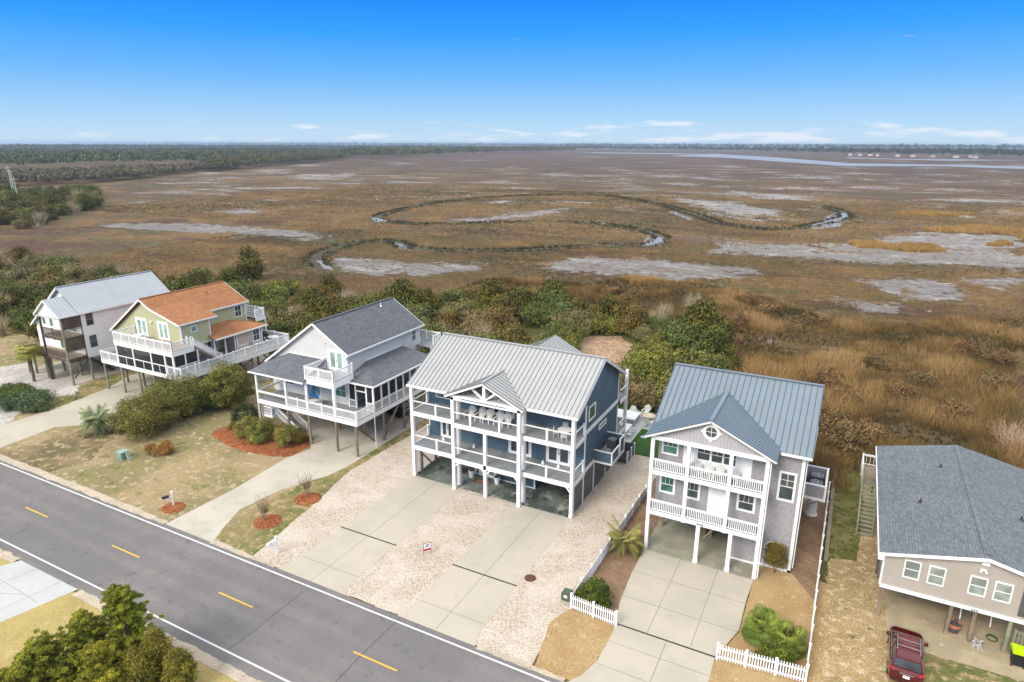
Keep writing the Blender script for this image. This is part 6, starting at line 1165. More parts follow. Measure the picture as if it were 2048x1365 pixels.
def ptree(kind, x, y, s, label, group=None, rz=None, sz=None, z=0):
    nm, cat, _, ms = KINDS[kind]; t = bpy.data.objects.new(nm, None); t.location = (x, y, z); t.rotation_euler = (0, 0, random.uniform(0, 6.28) if rz is None else rz); t.scale = (s, s, s*(sz or random.uniform(.85, 1.15))); sc.collection.objects.link(t); tag(t, label, cat, group)
    c = bpy.data.objects.new('crown', random.choice(ms)); link(c, t); k = bpy.data.objects.new('trunk', random.choice(TR)); link(k, t); k.scale = (1, 1, .35) if kind == 'brown' else ((1, 1, .75) if kind in ('myrtle', 'bright', 'twig') else (1, 1, 1)); return t
HOUSES = [(-100.5, -87, 44, 61.5), (-85, -67, 46, 64.2), (-57, -40.5, 46, 65), (-35.5, -17, 45, 62.5), (-24.5, -13, 60, 72.6), (-12.2, .8, 44, 60), (2, 17, 42, 64), (-62, -45, 36, 62)]
BELT = [(-250, 64), (-250, 94), (-205, 93), (-170, 90), (-150, 93), (-125, 93), (-104, 90), (-92, 91), (-82, 97), (-72, 103), (-58, 105), (-47, 109), (-36, 108), (-26, 106), (-19, 100), (-15.5, 92), (-14, 84), (-14.5, 74), (-24, 73.5), (-33, 66), (-38, 60), (-40, 66), (-58, 66), (-62, 58), (-66, 66), (-86, 66), (-103, 62), (-112, 54), (-135, 50), (-250, 44)]
HOLES = [wp([(1150, 680), (1180, 672), (1240, 672), (1265, 690), (1255, 720), (1275, 760), (1235, 765), (1190, 740), (1150, 710)]), wp([(700, 604), (740, 596), (755, 606), (770, 625), (740, 628), (720, 615)]), wp([(530, 625), (560, 620), (580, 625), (565, 640), (540, 636)])]
def inside(p, poly): return sdist(np.array([p[0]]), np.array([p[1]]), poly)[0]
ZONES = [(-1e9, -180, 'at the far left edge'), (-180, -138, 'well left of the white house'), (-138, -101, 'just left of the white house'), (-101, -84, 'behind the white house'), (-84, -64, 'behind the sage green house'), (-64, -41, 'behind the pale grey house'), (-41, -27, 'behind the navy blue house'), (-27, 1e9, 'right of the navy house')]
placed = []; rnd = random.Random(42); tries = 0
MAN = [('cedar', 803, 628, 1.35), ('cedar', 850, 640, 1.2), ('rust', 900, 668, 1.1), ('cedar', 985, 640, 1.35), ('cedar', 1045, 640, 1.4), ('rust', 1000, 680, 1.25), ('rust', 1030, 705, 1.1), ('cedar', 1100, 625, 1.3), ('myrtle', 1150, 668, 1.25), ('cedar', 1215, 655, 1.3), ('rust', 1250, 640, 1.2), ('twig', 1330, 640, 1.0), ('twig', 1385, 632, 1.3), ('twig', 1310, 655, .9), ('cedar', 1400, 700, 1.5), ('cedar', 1425, 740, 1.2), ('rust', 1435, 760, .9), ('myrtle', 1380, 740, .9), ('myrtle', 1410, 765, .8), ('bright', 1300, 730, 1.15), ('bright', 1340, 745, 1.1), ('bright', 1280, 760, 1.1), ('bright', 1330, 775, 1.1), ('myrtle', 1285, 810, 1.0), ('bright', 1300, 800, .8), ('myrtle', 1330, 815, .9), ('bright', 545, 610, 1.3), ('bright', 570, 590, 1.1), ('cedar', 500, 560, 1.35), ('twig', 600, 640, 1.1), ('twig', 430, 590, 1.2), ('twig', 455, 605, 1.1), ('rust', 645, 620, 1.1), ('rust', 672, 640, 1.0), ('oak', 620, 670, 1.0), ('cedar', 625, 700, 1.0), ('cedar', 580, 700, 1.0), ('oak', 545, 690, .9), ('cedar', 655, 690, 1.0), ('twig', 665, 590, .9), ('cedar', 660, 600, 1.0)]
ORD = ['first', 'second', 'third', 'fourth', 'fifth', 'sixth', 'seventh', 'eighth', 'ninth', 'tenth', 'eleventh', 'twelfth']
def zone(x): return next(z for a, b_, z in ZONES if a <= x < b_)
for k, px, py, s in MAN: x, y = at(px, py); placed.append((k, x, y, s))
while len(placed) < 330 and tries < 16000:
    tries += 1; x = rnd.uniform(-250, -13); y = rnd.uniform(44, 110)
    if inside((x, y), BELT) < .5 or any(inside((x, y), h) > -1.5 for h in HOLES) or any(a-1.5 < x < b_+1.5 and c_-1 < y < d+1.5 for a, b_, c_, d in HOUSES): continue
    if min(math.hypot(x-p[1], y-p[2]) for p in placed) < 2.8+max(0, -x-120)*.012: continue
    nz = float(fbm(np.array([x]), np.array([y]), 14, 3)[0]); r = rnd.random()
    k = 'cedar' if nz > .55 else ('oak' if nz > .47 else 'myrtle')
    if r < .11: k = 'rust'
    elif r < .29: k = 'twig'
    elif r < .34: k = 'bright'
    elif r < .46: k = 'oak'
    placed.append((k, x, y, rnd.uniform(.8, 1.35)))
for k, x, y, s in placed:
    row = 'nearest the houses' if y < 76 else ('deep' if y < 89 else 'on the marsh side'); row = 'in the middle' if row == 'deep' else row
    ptree(k, x, y, s, '%s, %s of thicket, %s' % (KINDS[k][2], {'nearest the houses': 'house side', 'in the middle': 'middle', 'on the marsh side': 'marsh side'}[row], zone(x)), '%ss %s of the thicket %s' % (KINDS[k][2], row, zone(x)))
for px, py, s in ((1535, 628, 1.2), (1490, 605, 1.0), (1655, 770, 1.1), (1668, 872, 1.2), (1695, 900, 1.1), (1730, 872, 1.0), (1800, 800, 1.0), (1905, 835, 1.0), (1985, 775, 1.1), (2000, 725, 1.0), (1755, 735, 1.0), (1590, 665, 1.0), (1840, 770, .9), (1930, 705, 1.0), (1690, 800, 1.0), (1270, 598, 1.1), (1220, 590, 1.0), (1480, 650, 1.0), (1460, 690, 1.0), (1620, 830, .9)):
    x, y = at(px, py); ptree('brown', x, y, s, 'dark brown shrub, %s, %s' % ('close behind the roofs' if py > 790 else ('midway out' if py > 680 else 'far out by the mud'), 'above house 646 in the reeds' if px < 1600 else ('between houses 646 and 644' if px < 1760 else 'above the tan bungalow in the reeds')), 'dark shrubs in the tall reeds')
# thicket on the far left, beyond the first marsh bay
L2 = wp([(-60, 470), (0, 458), (60, 462), (110, 440), (150, 432), (190, 415), (200, 396), (160, 392), (110, 392), (60, 395), (0, 385), (-60, 385)]); q = np.array(L2); n2 = 0; pts2 = []; tries = 0
while n2 < 120 and tries < 6000:
    tries += 1; x = rnd.uniform(q[:, 0].min(), q[:, 0].max()); y = rnd.uniform(q[:, 1].min(), q[:, 1].max())
    if inside((x, y), L2) < 0 or (pts2 and min(math.hypot(x-a, y-b_) for a, b_ in pts2) < 5.2): continue
    if inside((x, y), wp([(-60, 425), (0, 425), (18, 418), (10, 402), (-60, 402)])) > -1: continue
    pts2.append((x, y)); n2 += 1; k = rnd.choice(['cedar', 'oak', 'oak', 'myrtle', 'twig', 'cedar', 'myrtle']); ptree(k, x, y, rnd.uniform(1.1, 1.75), '%s in the thicket round the utility poles at the left edge' % KINDS[k][2], '%ss round the utility poles' % KINDS[k][2])
sheet('sandy_track', wp([(-60, 425), (0, 420), (14, 415), (10, 406), (0, 402), (-60, 402)]), .05, SAND)
# distant woods: continuous masses of foliage
def woods(name, poly, n, h0, h1, seed, mat, leaves=46, lsz=1.7, edge=None, label=None):
    rng = np.random.default_rng(seed); P = np.array(poly); out = []
    x0, x1, y0, y1 = P[:, 0].min(), P[:, 0].max(), P[:, 1].min(), P[:, 1].max(); X_ = rng.uniform(x0, x1, n*26); Y_ = rng.uniform(y0, y1, n*26); d = sdist(X_, Y_, poly); k = d > 0; X_, Y_ = X_[k], Y_[k]; dd_ = np.hypot(X_, Y_); pr = (dd_.min()/dd_)**1.5*3.0; k = rng.uniform(size=len(X_)) < pr; X_, Y_ = X_[k][:n], Y_[k][:n]; nn = len(X_)
    H = rng.uniform(h0, h1, nn)*(.75+.5*fbm(X_, Y_, 120, seed)); R = H*.33; dd = rng.normal(size=(nn, leaves, 3)); dd /= np.linalg.norm(dd, axis=2)[:, :, None]; dd[:, :, 2] = np.abs(dd[:, :, 2])*.9-.1
    PP = np.stack([X_, Y_, H*.5], 1)[:, None, :]+dd*np.stack([R, R, H*.5], 1)[:, None, :]*rng.uniform(.75, 1.05, (nn, leaves, 1)); PP = PP.reshape(-1, 3); tint = np.clip(np.repeat(rng.uniform(0, 1, nn), leaves)*.75+rng.uniform(0, .3, nn*leaves), 0, 1); sz = np.repeat(H*.10*lsz/1.7, leaves)
    V, F, T = leaf_mesh(PP, sz, tint, rng, 1.5, out=dd.reshape(-1, 3)*1.5); o = bpy.data.objects.new(name, mesh_np(name, V, F, [mat], attrs={'tint': T})); link(o); tag(o, label, 'woods', kind='stuff'); return o
L_WD = leafmat('woodland_leaves', (.03, .05, .022), (.12, .135, .05)); L_WDG = leafmat('grey_scrub_leaves', (.05, .058, .036), (.17, .165, .115)); L_WDF = leafmat('far_woodland_leaves', (.02, .035, .02), (.05, .065, .035))
woods('scrub_wood', wp([(-60, 375), (0, 374), (100, 372), (200, 366), (300, 357), (360, 349), (430, 343), (480, 338), (450, 333), (380, 338), (300, 344), (200, 347), (100, 351), (0, 355), (-60, 357)]), 1700, 5, 9, 31, L_WDG, 120, label='grey-green scrub along the far side of the left marsh bay')
woods('scrub_wood', wp([(430, 344), (480, 339), (560, 333), (680, 321), (700, 312), (560, 318), (450, 327), (400, 334)]), 1500, 9, 14, 32, L_WD, 90, label='darker tree line stepping along the marsh edge left of centre')
woods('woodland', wp([(-80, 343), (0, 341), (200, 336), (340, 331), (400, 333), (450, 327), (560, 316), (690, 316), (760, 317), (850, 311), (860, 305), (700, 301), (400, 303), (0, 308), (-80, 309)]), 4800, 12, 19, 33, L_WD, 60, label='broad dark green woodland filling the left horizon')
woods('woodland', wp([(690, 321), (760, 320), (860, 315), (1000, 309), (1150, 304.5), (1150, 301.5), (1000, 302), (850, 303.5), (700, 305)]), 1500, 15, 22, 34, L_WD, 60, label='pine headland reaching into the marsh at the centre')
woods('far_woodland', wp([(-200, 303), (400, 299.5), (1000, 298.5), (1160, 300.5), (1400, 303), (1760, 314), (2200, 323), (2200, 313), (1700, 306), (1200, 299), (600, 296), (-200, 298)]), 4200, 14, 24, 35, L_WDF, 40, label='hazy blue-green tree line along the horizon')
woods('far_woodland', [(-9500, 5200), (-3000, 5200), (1500, 3200), (3500, 3200), (3500, 9000), (-9500, 9500)], 5200, 22, 36, 36, L_WDF, 18, 2.6, label='farthest woods below the sky')
sheet('clearing', wp([(-60, 358), (0, 356), (150, 350), (300, 345), (400, 337), (380, 332), (340, 331.5), (200, 336.5), (0, 342), (-60, 344)]), .06, BRUSHG)
rr_ = random.Random(5)
for i, (px, py) in enumerate(((822, 300), (858, 301), (885, 301), (915, 301), (960, 301), (1740, 308), (1755, 309), (1795, 310), (1825, 310), (1865, 311), (1912, 312), (1940, 312), (1950, 313), (1700, 308), (1720, 308))):
    x, y = at(px, py+4); w_ = rr_.uniform(7, 12); m = MB(); m.box(-w_/2, w_/2, -5, 5, 0, 4.5); t = thing('distant_house', (x, y, 0), 'tiny pale house among the trees on the %s far shore' % ('right' if px > 1500 else 'centre'), 'house', 'pale houses on the %s far shore' % ('right' if px > 1500 else 'centre')); ORG[t] = Vector((0, 0, 0)); m.build('wall', LAPB2, t); m = MB(); m.prism([(-w_/2-.6, 4.5), (w_/2+.6, 4.5), (0, 8)], -5.5, 5.5); m.build('roof', METAL_A if i % 2 else MAT('pale_brown_roof', (.3, .22, .17), .8, .1), t)

# ---------------------------------------------------------------- marsh grass
def tufts(name, X_, Y_, H, W_, tint, mat, blades, seed, label, lean=.35, r0=.12, z=0.):
    rng = np.random.default_rng(seed); n = len(X_); a = rng.uniform(0, 6.283, (n, blades)); rr = np.sqrt(rng.uniform(0, 1, (n, blades)))*(r0*H)[:, None]
    bx = X_[:, None]+rr*np.cos(a); by = Y_[:, None]+rr*np.sin(a); wind = vn(X_, Y_, 9, 77)*6.283; lx = rng.normal(0, lean, (n, blades))+.12*np.cos(wind)[:, None]; ly = rng.normal(0, lean, (n, blades))+.12*np.sin(wind)[:, None]; h = H[:, None]*rng.uniform(.6, 1.1, (n, blades)); b = rng.uniform(0, 6.283, (n, blades)); w2 = W_[:, None]*.5
    V = np.stack([np.stack([bx-w2*np.cos(b), by-w2*np.sin(b), np.full_like(bx, z)], -1), np.stack([bx+w2*np.cos(b), by+w2*np.sin(b), np.full_like(bx, z)], -1), np.stack([bx+lx*h, by+ly*h, z+h], -1)], 2).reshape(-1, 3)
    T = np.repeat(np.clip(tint[:, None]+rng.uniform(-.22, .22, (n, blades)), 0, 1).ravel(), 3); o = bpy.data.objects.new(name, mesh_np(name, V, np.arange(len(V)).reshape(-1, 3), [mat], attrs={'tint': T})); link(o); tag(o, label, 'grass', kind='stuff'); return o
def grassmat(name, lo, mid, hi):
    m, nt, b = newmat(name); a = N(nt, 'ShaderNodeAttribute', attribute_name='tint').outputs['Fac']; c = mix(nt, step(nt, a, .0, .5), lo, mid); c = mix(nt, step(nt, a, .5, 1.), c, hi)
    nt.links.new(c, b.inputs['Base Color']); b.inputs['Roughness'].default_value = .8; b.inputs['Specular IOR Level'].default_value = .1; return m
G_REED = grassmat('reed_grass', (.05, .040, .017), (.19, .12, .042), (.37, .24, .10)); G_MAR = grassmat('cordgrass', (.085, .075, .030), (.195, .13, .050), (.33, .205, .085)); G_BNK = grassmat('bank_grass', (.05, .048, .022), (.11, .085, .036), (.22, .14, .055)); G_TIP = grassmat('golden_grass', (.20, .125, .045), (.36, .22, .07), (.47, .31, .12))
rng = np.random.default_rng(11)
def scatter(n, x0, x1, y0, y1): return rng.uniform(x0, x1, n), rng.uniform(y0, y1, n)
def mudval(X_, Y_):
    v = np.full(X_.shape, -9.)
    for p in MUDW[:15]: pa_ = np.array(p); k = (X_ > pa_[:, 0].min()) & (X_ < pa_[:, 0].max()) & (Y_ > pa_[:, 1].min()) & (Y_ < pa_[:, 1].max()); v[k] = np.maximum(v[k], sdist(X_[k], Y_[k], p))
    return v
BELT2 = [(-250, 40), (-250, 96), (-205, 95), (-150, 95), (-104, 93), (-92, 94), (-82, 100), (-72, 106), (-58, 109), (-36, 112), (-24, 108), (-16, 100), (-13.5, 90), (-13, 62), (2.5, 61), (3.5, 66.5), (17, 65.5), (40, 66), (40, 40)]
# tall reeds behind the houses on the right
X_, Y_ = scatter(64000, -75, 62, 60, 175); rd = sdist(X_, Y_, REED); k = (rd+8*(fbm(X_, Y_, 14, 8)-.5) > 0) & (sdist(X_, Y_, BELT2) < 0) & (mudval(X_, Y_) < -.5) & (rng.uniform(size=X_.shape) < np.clip(1.25-(Y_-60)/140, .3, 1)); X_, Y_ = X_[k], Y_[k]
cl = fbm(X_, Y_, 7, 21); cl2 = fbm(X_, Y_, 22, 23); H = (.35+2.0*np.clip(cl*2.2-.75, 0, 1))*np.clip(1.15-(Y_-70)/160, .5, 1.2); tint = np.clip((cl-.5)*2.6+(cl2-.5)*1.8+.46, 0, 1)
tufts('tall_reeds', X_, Y_, H, .045+.0006*(Y_-60), tint, G_REED, 9, 41, 'tall brown and straw-coloured reeds behind the right-hand houses', .38, .35)
# shorter cordgrass over the middle marsh
def midgrass(n, x0, x1, y0, y1, seed, hh, ww, label):
    X_, Y_ = scatter(n, x0, x1, y0, y1); k = (sdist(X_, Y_, BELT2) < -1) & (mudval(X_, Y_)-26*(fbm(X_, Y_, 6, 9)-.52) < .3) & (np.array([True]*n)); ck = np.full(n, 99.)
    for c in CRKW: ck = np.minimum(ck, pdist(X_, Y_, c))
    k &= ck > 2.2; X_, Y_ = X_[k], Y_[k]; tint = np.clip((fbm(X_, Y_, 40, 51)-.5)*2.2+(fbm(X_, Y_, 8, 52)-.5)*1.2+.5, 0, 1); H = hh*(.7+.7*fbm(X_, Y_, 18, 53)); tufts('cordgrass', X_, Y_, H, np.full(len(X_), ww), tint, G_MAR, 6, seed, label, .4, .9)
midgrass(42000, -190, 70, 90, 190, 42, .45, .07, 'short tan and olive cordgrass of the near marsh'); midgrass(34000, -330, 190, 185, 420, 43, .7, .16, 'tan cordgrass of the middle marsh')
# dark grass lining the tidal creeks
X_, Y_, S_ = [], [], []
for c in CRKW[:2]:
    for (ax, ay), (bx, by) in zip(c[:-1], c[1:]):
        L = math.hypot(bx-ax, by-ay); n = int(L*5.0); t_ = rng.uniform(0, 1, n); sd_ = rng.choice([-1, 1], n); off = sd_*(1.5+np.abs(rng.normal(0, 1.5, n))); X_.append(ax+(bx-ax)*t_-(by-ay)/L*off); Y_.append(ay+(by-ay)*t_+(bx-ax)/L*off); S_.append(np.abs(off))
X_, Y_, S_ = map(np.concatenate, (X_, Y_, S_)); k = fbm(X_, Y_, 16, 88)+rng.uniform(-.1, .1, len(X_)) > .37; X_, Y_, S_ = X_[k], Y_[k], S_[k]; tufts('creek_bank_grass', X_, Y_, (.6+.5*rng.uniform(size=len(X_)))*np.clip(1.3-S_*.14, .4, 1.1), .10+.0004*Y_, np.clip((S_-2)/5, 0, 1), G_BNK, 9, 44, 'dark grass lining the banks of the winding tidal creeks', .3, .6)
# golden islands on the mud
gx, gy = [], []
for poly in ([(1700, 487), (1740, 484), (1800, 492), (1870, 490), (1888, 500), (1820, 505), (1790, 500), (1720, 496)], [(1970, 492), (1990, 482), (2020, 480), (2035, 492), (2010, 497)], [(2035, 475), (2060, 474), (2060, 486), (2035, 484)], [(1780, 425), (1830, 422), (1900, 428), (1950, 430), (1900, 434), (1800, 431)], [(1850, 457), (1950, 452), (2060, 460), (2060, 470), (1960, 468), (1870, 464)], [(1250, 560), (1300, 556), (1338, 566), (1300, 572), (1260, 570)]):
    q = np.array(wp(poly)); X_, Y_ = scatter(9000, q[:, 0].min(), q[:, 0].max(), q[:, 1].min(), q[:, 1].max()); k = sdist(X_, Y_, [tuple(a) for a in q])+9*(fbm(X_, Y_, 7, 14)-.55) > 0; gx.append(X_[k][:1500]); gy.append(Y_[k][:1500])
gx, gy = np.concatenate(gx), np.concatenate(gy); tufts('golden_grass', gx, gy, .5+1.3*fbm(gx, gy, 4, 15), np.full(len(gx), .14), rng.uniform(0, 1, len(gx)), G_TIP, 9, 45, 'golden grass islands on the grey mud flats', .35, .6)
# grass along the back edges of the lots
X_, Y_ = scatter(9000, -13, 34, 60, 76); k = (Y_ > 62+4*fbm(X_, Y_, 5, 4)) & ((X_ < 1.6) | (Y_ > 67)) & (X_ > -13.2) & ~((X_ < -13.6)); X_, Y_ = X_[k], Y_[k]; tufts('rough_grass', X_, Y_, .4+.9*fbm(X_, Y_, 4, 66), np.full(len(X_), .05), np.clip(fbm(X_, Y_, 3, 67)*1.3, 0, 1), G_REED, 8, 46, 'rough brown grass at the back edge of the right-hand lots', .45, .5)

# ---------------------------------------------------------------- garden shrubs
def shrub(name, x, y, mat, R, H, label, seed, leaves=9000, size=.10, ncl=60, group=None, cat='shrub', cr=.26, shape='bush', sx=1, sy=1, rz=0, z0=.05):
    t = thing(name, (x, y, 0), label, cat, group, rz); t.scale = (sx, sy, 1); c = bpy.data.objects.new('crown', crown(name+'_crown', mat, R, H, z0-H*.0, ncl, leaves, size, seed, shape, cr)); link(c, t); c2 = bpy.data.objects.new('trunk', trunk_mesh('trunk', H*.6, .07*R, seed, R*.8)); link(c2, t); return t
shrub('large_bush', -66.0, 40.4, L_HDG, 3.2, 4.1, 'big sprawling olive-green bush nearer the road, behind the small dry shrub', 61, 34000, .08, 110, cr=.22); shrub('large_bush', -67.3, 45.0, L_HDG, 3.4, 4.4, 'big sprawling olive-green bush between the pindo palm and the tall round bush', 62, 36000, .08, 110, cr=.22); shrub('large_bush', -64.0, 49.6, L_HDG, 2.7, 5.3, 'tall round olive-yellow bush in front of the right corner of the sage green deck', 63, 34000, .08, 110, cr=.22)
shrub('small_cedar', -65.2, 47.6, L_GRN, 1.3, 2.6, 'small dark green shrub tucked between the two tallest bushes', 64, 8000, .07, 30)
shrub('dark_bush', -57.5, 46.6, L_EVG, 1.35, 2.5, 'round dark green clipped bush at the left end of the pine-straw bed', 65, 14000, .055, 70, cr=.24); 
for i, (x, y, r, l) in enumerate(((-55.6, 44.6, 1.4, 'left'), (-53.3, 44.5, 1.45, 'middle'), (-49.9, 45.2, 1.5, 'right'))): shrub('clipped_shrub', x, y, L_CLP, r, 2.2, 'yellow-green clipped shrub, %s one of three in the pine-straw bed' % l, 66+i, 15000, .052, 70, 'clipped shrubs in the pine-straw bed', cr=.22)
shrub('dry_shrub', -60.2, 37.8, leafmat('dry_leaves', (.14, .09, .03), (.42, .27, .09)), 1.35, 1.0, 'low dry orange-tan shrub in front of the big olive bush', 70, 10000, .055, 50, cr=.22); shrub('dry_shrub', -37.6, 54.2, leafmat('rust_leaves', (.18, .09, .04), (.36, .20, .09)), .8, .7, 'small rusty shrub in the side yard between the pale grey and navy houses', 71, 1600, .09, 24)
shrub('green_bush', -12.6, 36.7, L_GRN, 1.15, 1.5, 'round glossy green bush behind the short picket fence', 72, 13000, .07, 50); shrub('green_bush', -.7, 37.0, L_GRN, 1.05, 1.2, 'spreading green bush behind the longer picket fence in front of the palms', 73, 11000, .07, 46)
shrub('trellis_bush', -2.0, 46.1, leafmat('reddish_leaves', (.07, .07, .015), (.22, .19, .05)), .7, 2.0, 'bush climbing a white trellis against the grey shingle wall', 74, 9000, .05, 46, z0=.4, cr=.42); t = thing('trellis', (-2.3, 46.45, 0), 'white arched trellis behind the climbing bush on the grey shingle wall', 'trellis'); m = MB()
for x in (-2.85, -1.45): m.beam((x, 46.45, 0), (x, 46.45, 1.9), .05)
for i in range(6): a0, a1 = i*math.pi/6, (i+1)*math.pi/6; m.beam((-2.15-.7*math.cos(a0), 46.45, 1.9+.45*math.sin(a0)), (-2.15-.7*math.cos(a1), 46.45, 1.9+.45*math.sin(a1)), .05)
for i in range(4): m.beam((-2.85, 46.45, .4+i*.45), (-1.45, 46.45, .4+i*.45), .03)
m.build('frame', WHITE, t)
shrub('juniper_bush', -85.8, 38.6, L_JUN, 2.6, 1.5, 'spreading blue-green juniper beside the concrete driveway', 75, 18000, .08, 70, sx=1.1, cr=.25); shrub('juniper_bush', -88.8, 38.6, L_OAK, 2.0, 1.9, 'rounder darker juniper mound at the left edge of the gravel yard', 76, 14000, .075, 60); shrub('juniper_bush', -83.6, 38.3, L_JUN, 1.7, 1.1, 'low outer arm of juniper nearest the driveway', 77, 9000, .08, 40)
shrub('stump_plant', -83.0, 42.5, L_TWG, .42, .95, 'small brown shaggy stump plant in the grass before the white house', 78, 900, .08, 12, z0=.1); shrub('small_bush', -101.5, 52.0, L_OAK, 1.5, 1.6, 'dark bush behind the posts at the left of the white house', 79, 3000, .12, 30)
t = thing('bare_shrub', (24.6, 66.5, 0), 'large bare grey branching shrub behind the tan bungalow', 'shrub'); link(bpy.data.objects.new('branches', twigs('branches', L_TWG, 2.6, 3.0, 240, 90, .03)), t)
x, y = at(2020, 900); t.location = (x, y, 0)
for x, y, l in ((-40.65, 33.5, 'nearer'), (-40.4, 38.1, 'farther')):
    t = thing('bare_tree', (x, y, 0), 'small leafless multi-stemmed tree in the %s round pine-straw bed' % l, 'tree', 'leafless trees in the round beds'); ORG[t] = Vector((0, 0, 0)); m = MB(); rn = random.Random(int(-x*10))
    for i in range(6):
        a = i*1.05+rn.uniform(0, .5); p = Vector((0, 0, 0)); d = Vector((math.cos(a)*.22, math.sin(a)*.22, .75)); pts = [p]
        for s in range(3): p = p+d*rn.uniform(.8, 1.1)+Vector((rn.uniform(-.1, .1), rn.uniform(-.1, .1), 0)); pts.append(p)
        m.tube(pts, [.035, .028, .02, .008], 5)
        for q in pts[1:]:
            for u in range(3): m.beam(q, q+Vector((rn.uniform(-.4, .4), rn.uniform(-.4, .4), rn.uniform(.1, .5))), .012)
    m.build('stems', MAT('pale_bark', (.33, .26, .20), .9, .15), t); link(bpy.data.objects.new('twigs', twigs('twigs', leafmat('brown_twigs', (.16, .09, .06), (.30, .19, .14), .9), .9, 1.5, 110, int(y*7), .007, 1.0)), t).location = (0, 0, .9)
# ---------------------------------------------------------------- palms
def frond(m, o, az, L, rise, drop, w, nle, tl, fan=False, rn=random):
    """arching frond; leaflets as thin triangles; returns nothing, adds to lists"""
    V, F, T = m; dx, dy = math.cos(az), math.sin(az); sx, sy = -dy, dx; pts = []
    for i in range(9): t = i/8; pts.append(Vector((o[0]+dx*L*t*(1-.12*t), o[1]+dy*L*t*(1-.12*t), o[2]+rise*t-drop*t*t)))
    def tri(a, b_, c, tt): k = len(V); V.extend([tuple(a), tuple(b_), tuple(c)]); F.append((k, k+1, k+2)); T.extend([tt]*3)
    for i in range(8): a, b_ = pts[i], pts[i+1]; s = Vector((sx, sy, 0))*.018; k = len(V); V.extend([tuple(a-s), tuple(a+s), tuple(b_+s), tuple(b_-s)]); F.append((k, k+1, k+2, k+3)); T.extend([.7]*4)
    base = tl+rn.uniform(-.2, .2)
    if not fan:
        for j in range(nle):
            t = .18+.82*j/nle; i = min(7, int(t*8)); p = pts[i].lerp(pts[i+1], t*8-i); ll = w*math.sin(math.pi*min(1, t*.82+.15)); f = Vector((dx, dy, 0))
            for s in (-1, 1):
                tip = p+Vector((sx, sy, 0))*s*ll*.75+f*ll*.55+Vector((0, 0, -ll*.30+rn.uniform(-.05, .08))); tri(p-f*.04, p+f*.04, tip, min(1, max(0, base+rn.uniform(-.25, .25))))
    else:
        c = pts[5]; f = Vector((dx, dy, (rise-drop)/L*.5)).normalized(); s_ = Vector((sx, sy, 0))
        for j in range(nle):
            a = (j/(nle-1)-.5)*4.2; d = f*math.cos(a)+s_*math.sin(a); tip = c+d*w*(.75+.25*math.cos(a))+Vector((0, 0, -w*.32+rn.uniform(-.08, .05))); q = s_*math.cos(a)-f*math.sin(a); tri(c-q*.02+d*.05, c+q*.02+d*.05, tip, min(1, max(0, base+rn.uniform(-.2, .2)))); mid = c+d*w*.5; tri(mid-q*.055, mid+q*.055, tip, base)
def palm(x, y, label, mat, th, tr, n, L, rise, drop, w, nle, seed, fan=False, name='palm_tree', lean=(0, 0), s=1.0, stems=1):
    t = thing(name, (x, y, 0), label, 'palm'); rn = random.Random(seed); ORG[t] = Vector((0, 0, 0))
    M_ = ([], [], [])
    for k in range(stems):
        ox, oy = (0, 0) if stems == 1 else (rn.uniform(-.5, .5), rn.uniform(-.5, .5)); hh = th*(1 if k == 0 else rn.uniform(.5, .9)); top = (ox+lean[0], oy+lean[1], hh)
        if hh > .25: m = MB(); m.tube([(ox, oy, -.05), (ox+lean[0]*.5, oy+lean[1]*.5, hh*.5), top], [tr*1.15, tr, tr*.95], 9); m.cyl(top, (top[0], top[1], hh+.2), tr*1.25, tr*.7, 9); m.build('trunk', BARKP, t)
        for i in range(n):
            lv = rn.random(); az = i*2.39996+rn.uniform(-.2, .2); ell_ = L*rn.uniform(.85, 1.1); frond(M_, top, az, ell_*(1-.25*lv), rise*(.2+1.2*lv), drop*(1.25-.9*lv), w, nle, .25+.5*lv, fan, rn)
    link(bpy.data.objects.new('fronds', mesh_np('fronds', np.array(M_[0]), M_[1], [mat], attrs={'tint': np.array(M_[2])})), t); return t
palm(-12.75, 43.6, 'arching feathery green palm beside the front-left post of the grey house 646', L_PAL, .9, .2, 34, 2.0, 1.7, 2.1, .62, 26, 1)
palm(-70.7, 37.9, 'short pindo palm with blue-green arching fronds on the patchy lawn', L_PALB, 1.5, .24, 58, 2.3, 1.6, 2.1, .66, 34, 2); palm(-68.6, 39.4, 'darker low palm crowding the right side of the pindo palm', L_PALG, .7, .2, 22, 1.7, 1.0, 1.6, .5, 20, 3)
palm(-94.1, 43.6, 'tall yellow-green fan palm with a bare trunk in front of the white house', L_YEL, 4.3, .17, 46, 1.7, 1.0, 1.7, .95, 22, 4, True, lean=(-.3, .2)); palm(-98.4, 45.4, 'second tall palm just behind the tall yellow-green one', L_PAL, 3.6, .15, 30, 1.5, .8, 1.5, .85, 20, 5, True)
palm(-1.9, 38.6, 'dense dark green fan palm clump behind the picket fence, left one', L_PALG, .6, .15, 46, 1.15, 1.3, .9, .75, 24, 6, True, 'fan_palm'); palm(-.3, 38.5, 'dense dark green fan palm clump behind the picket fence, right one', L_PALG, .5, .15, 44, 1.1, 1.1, .9, .7, 24, 7, True, 'fan_palm'); palm(-1.0, 37.9, 'small lighter fan palm between the two dark clumps', L_PAL, .3, .1, 22, .8, .9, .7, .55, 20, 8, True, 'fan_palm')
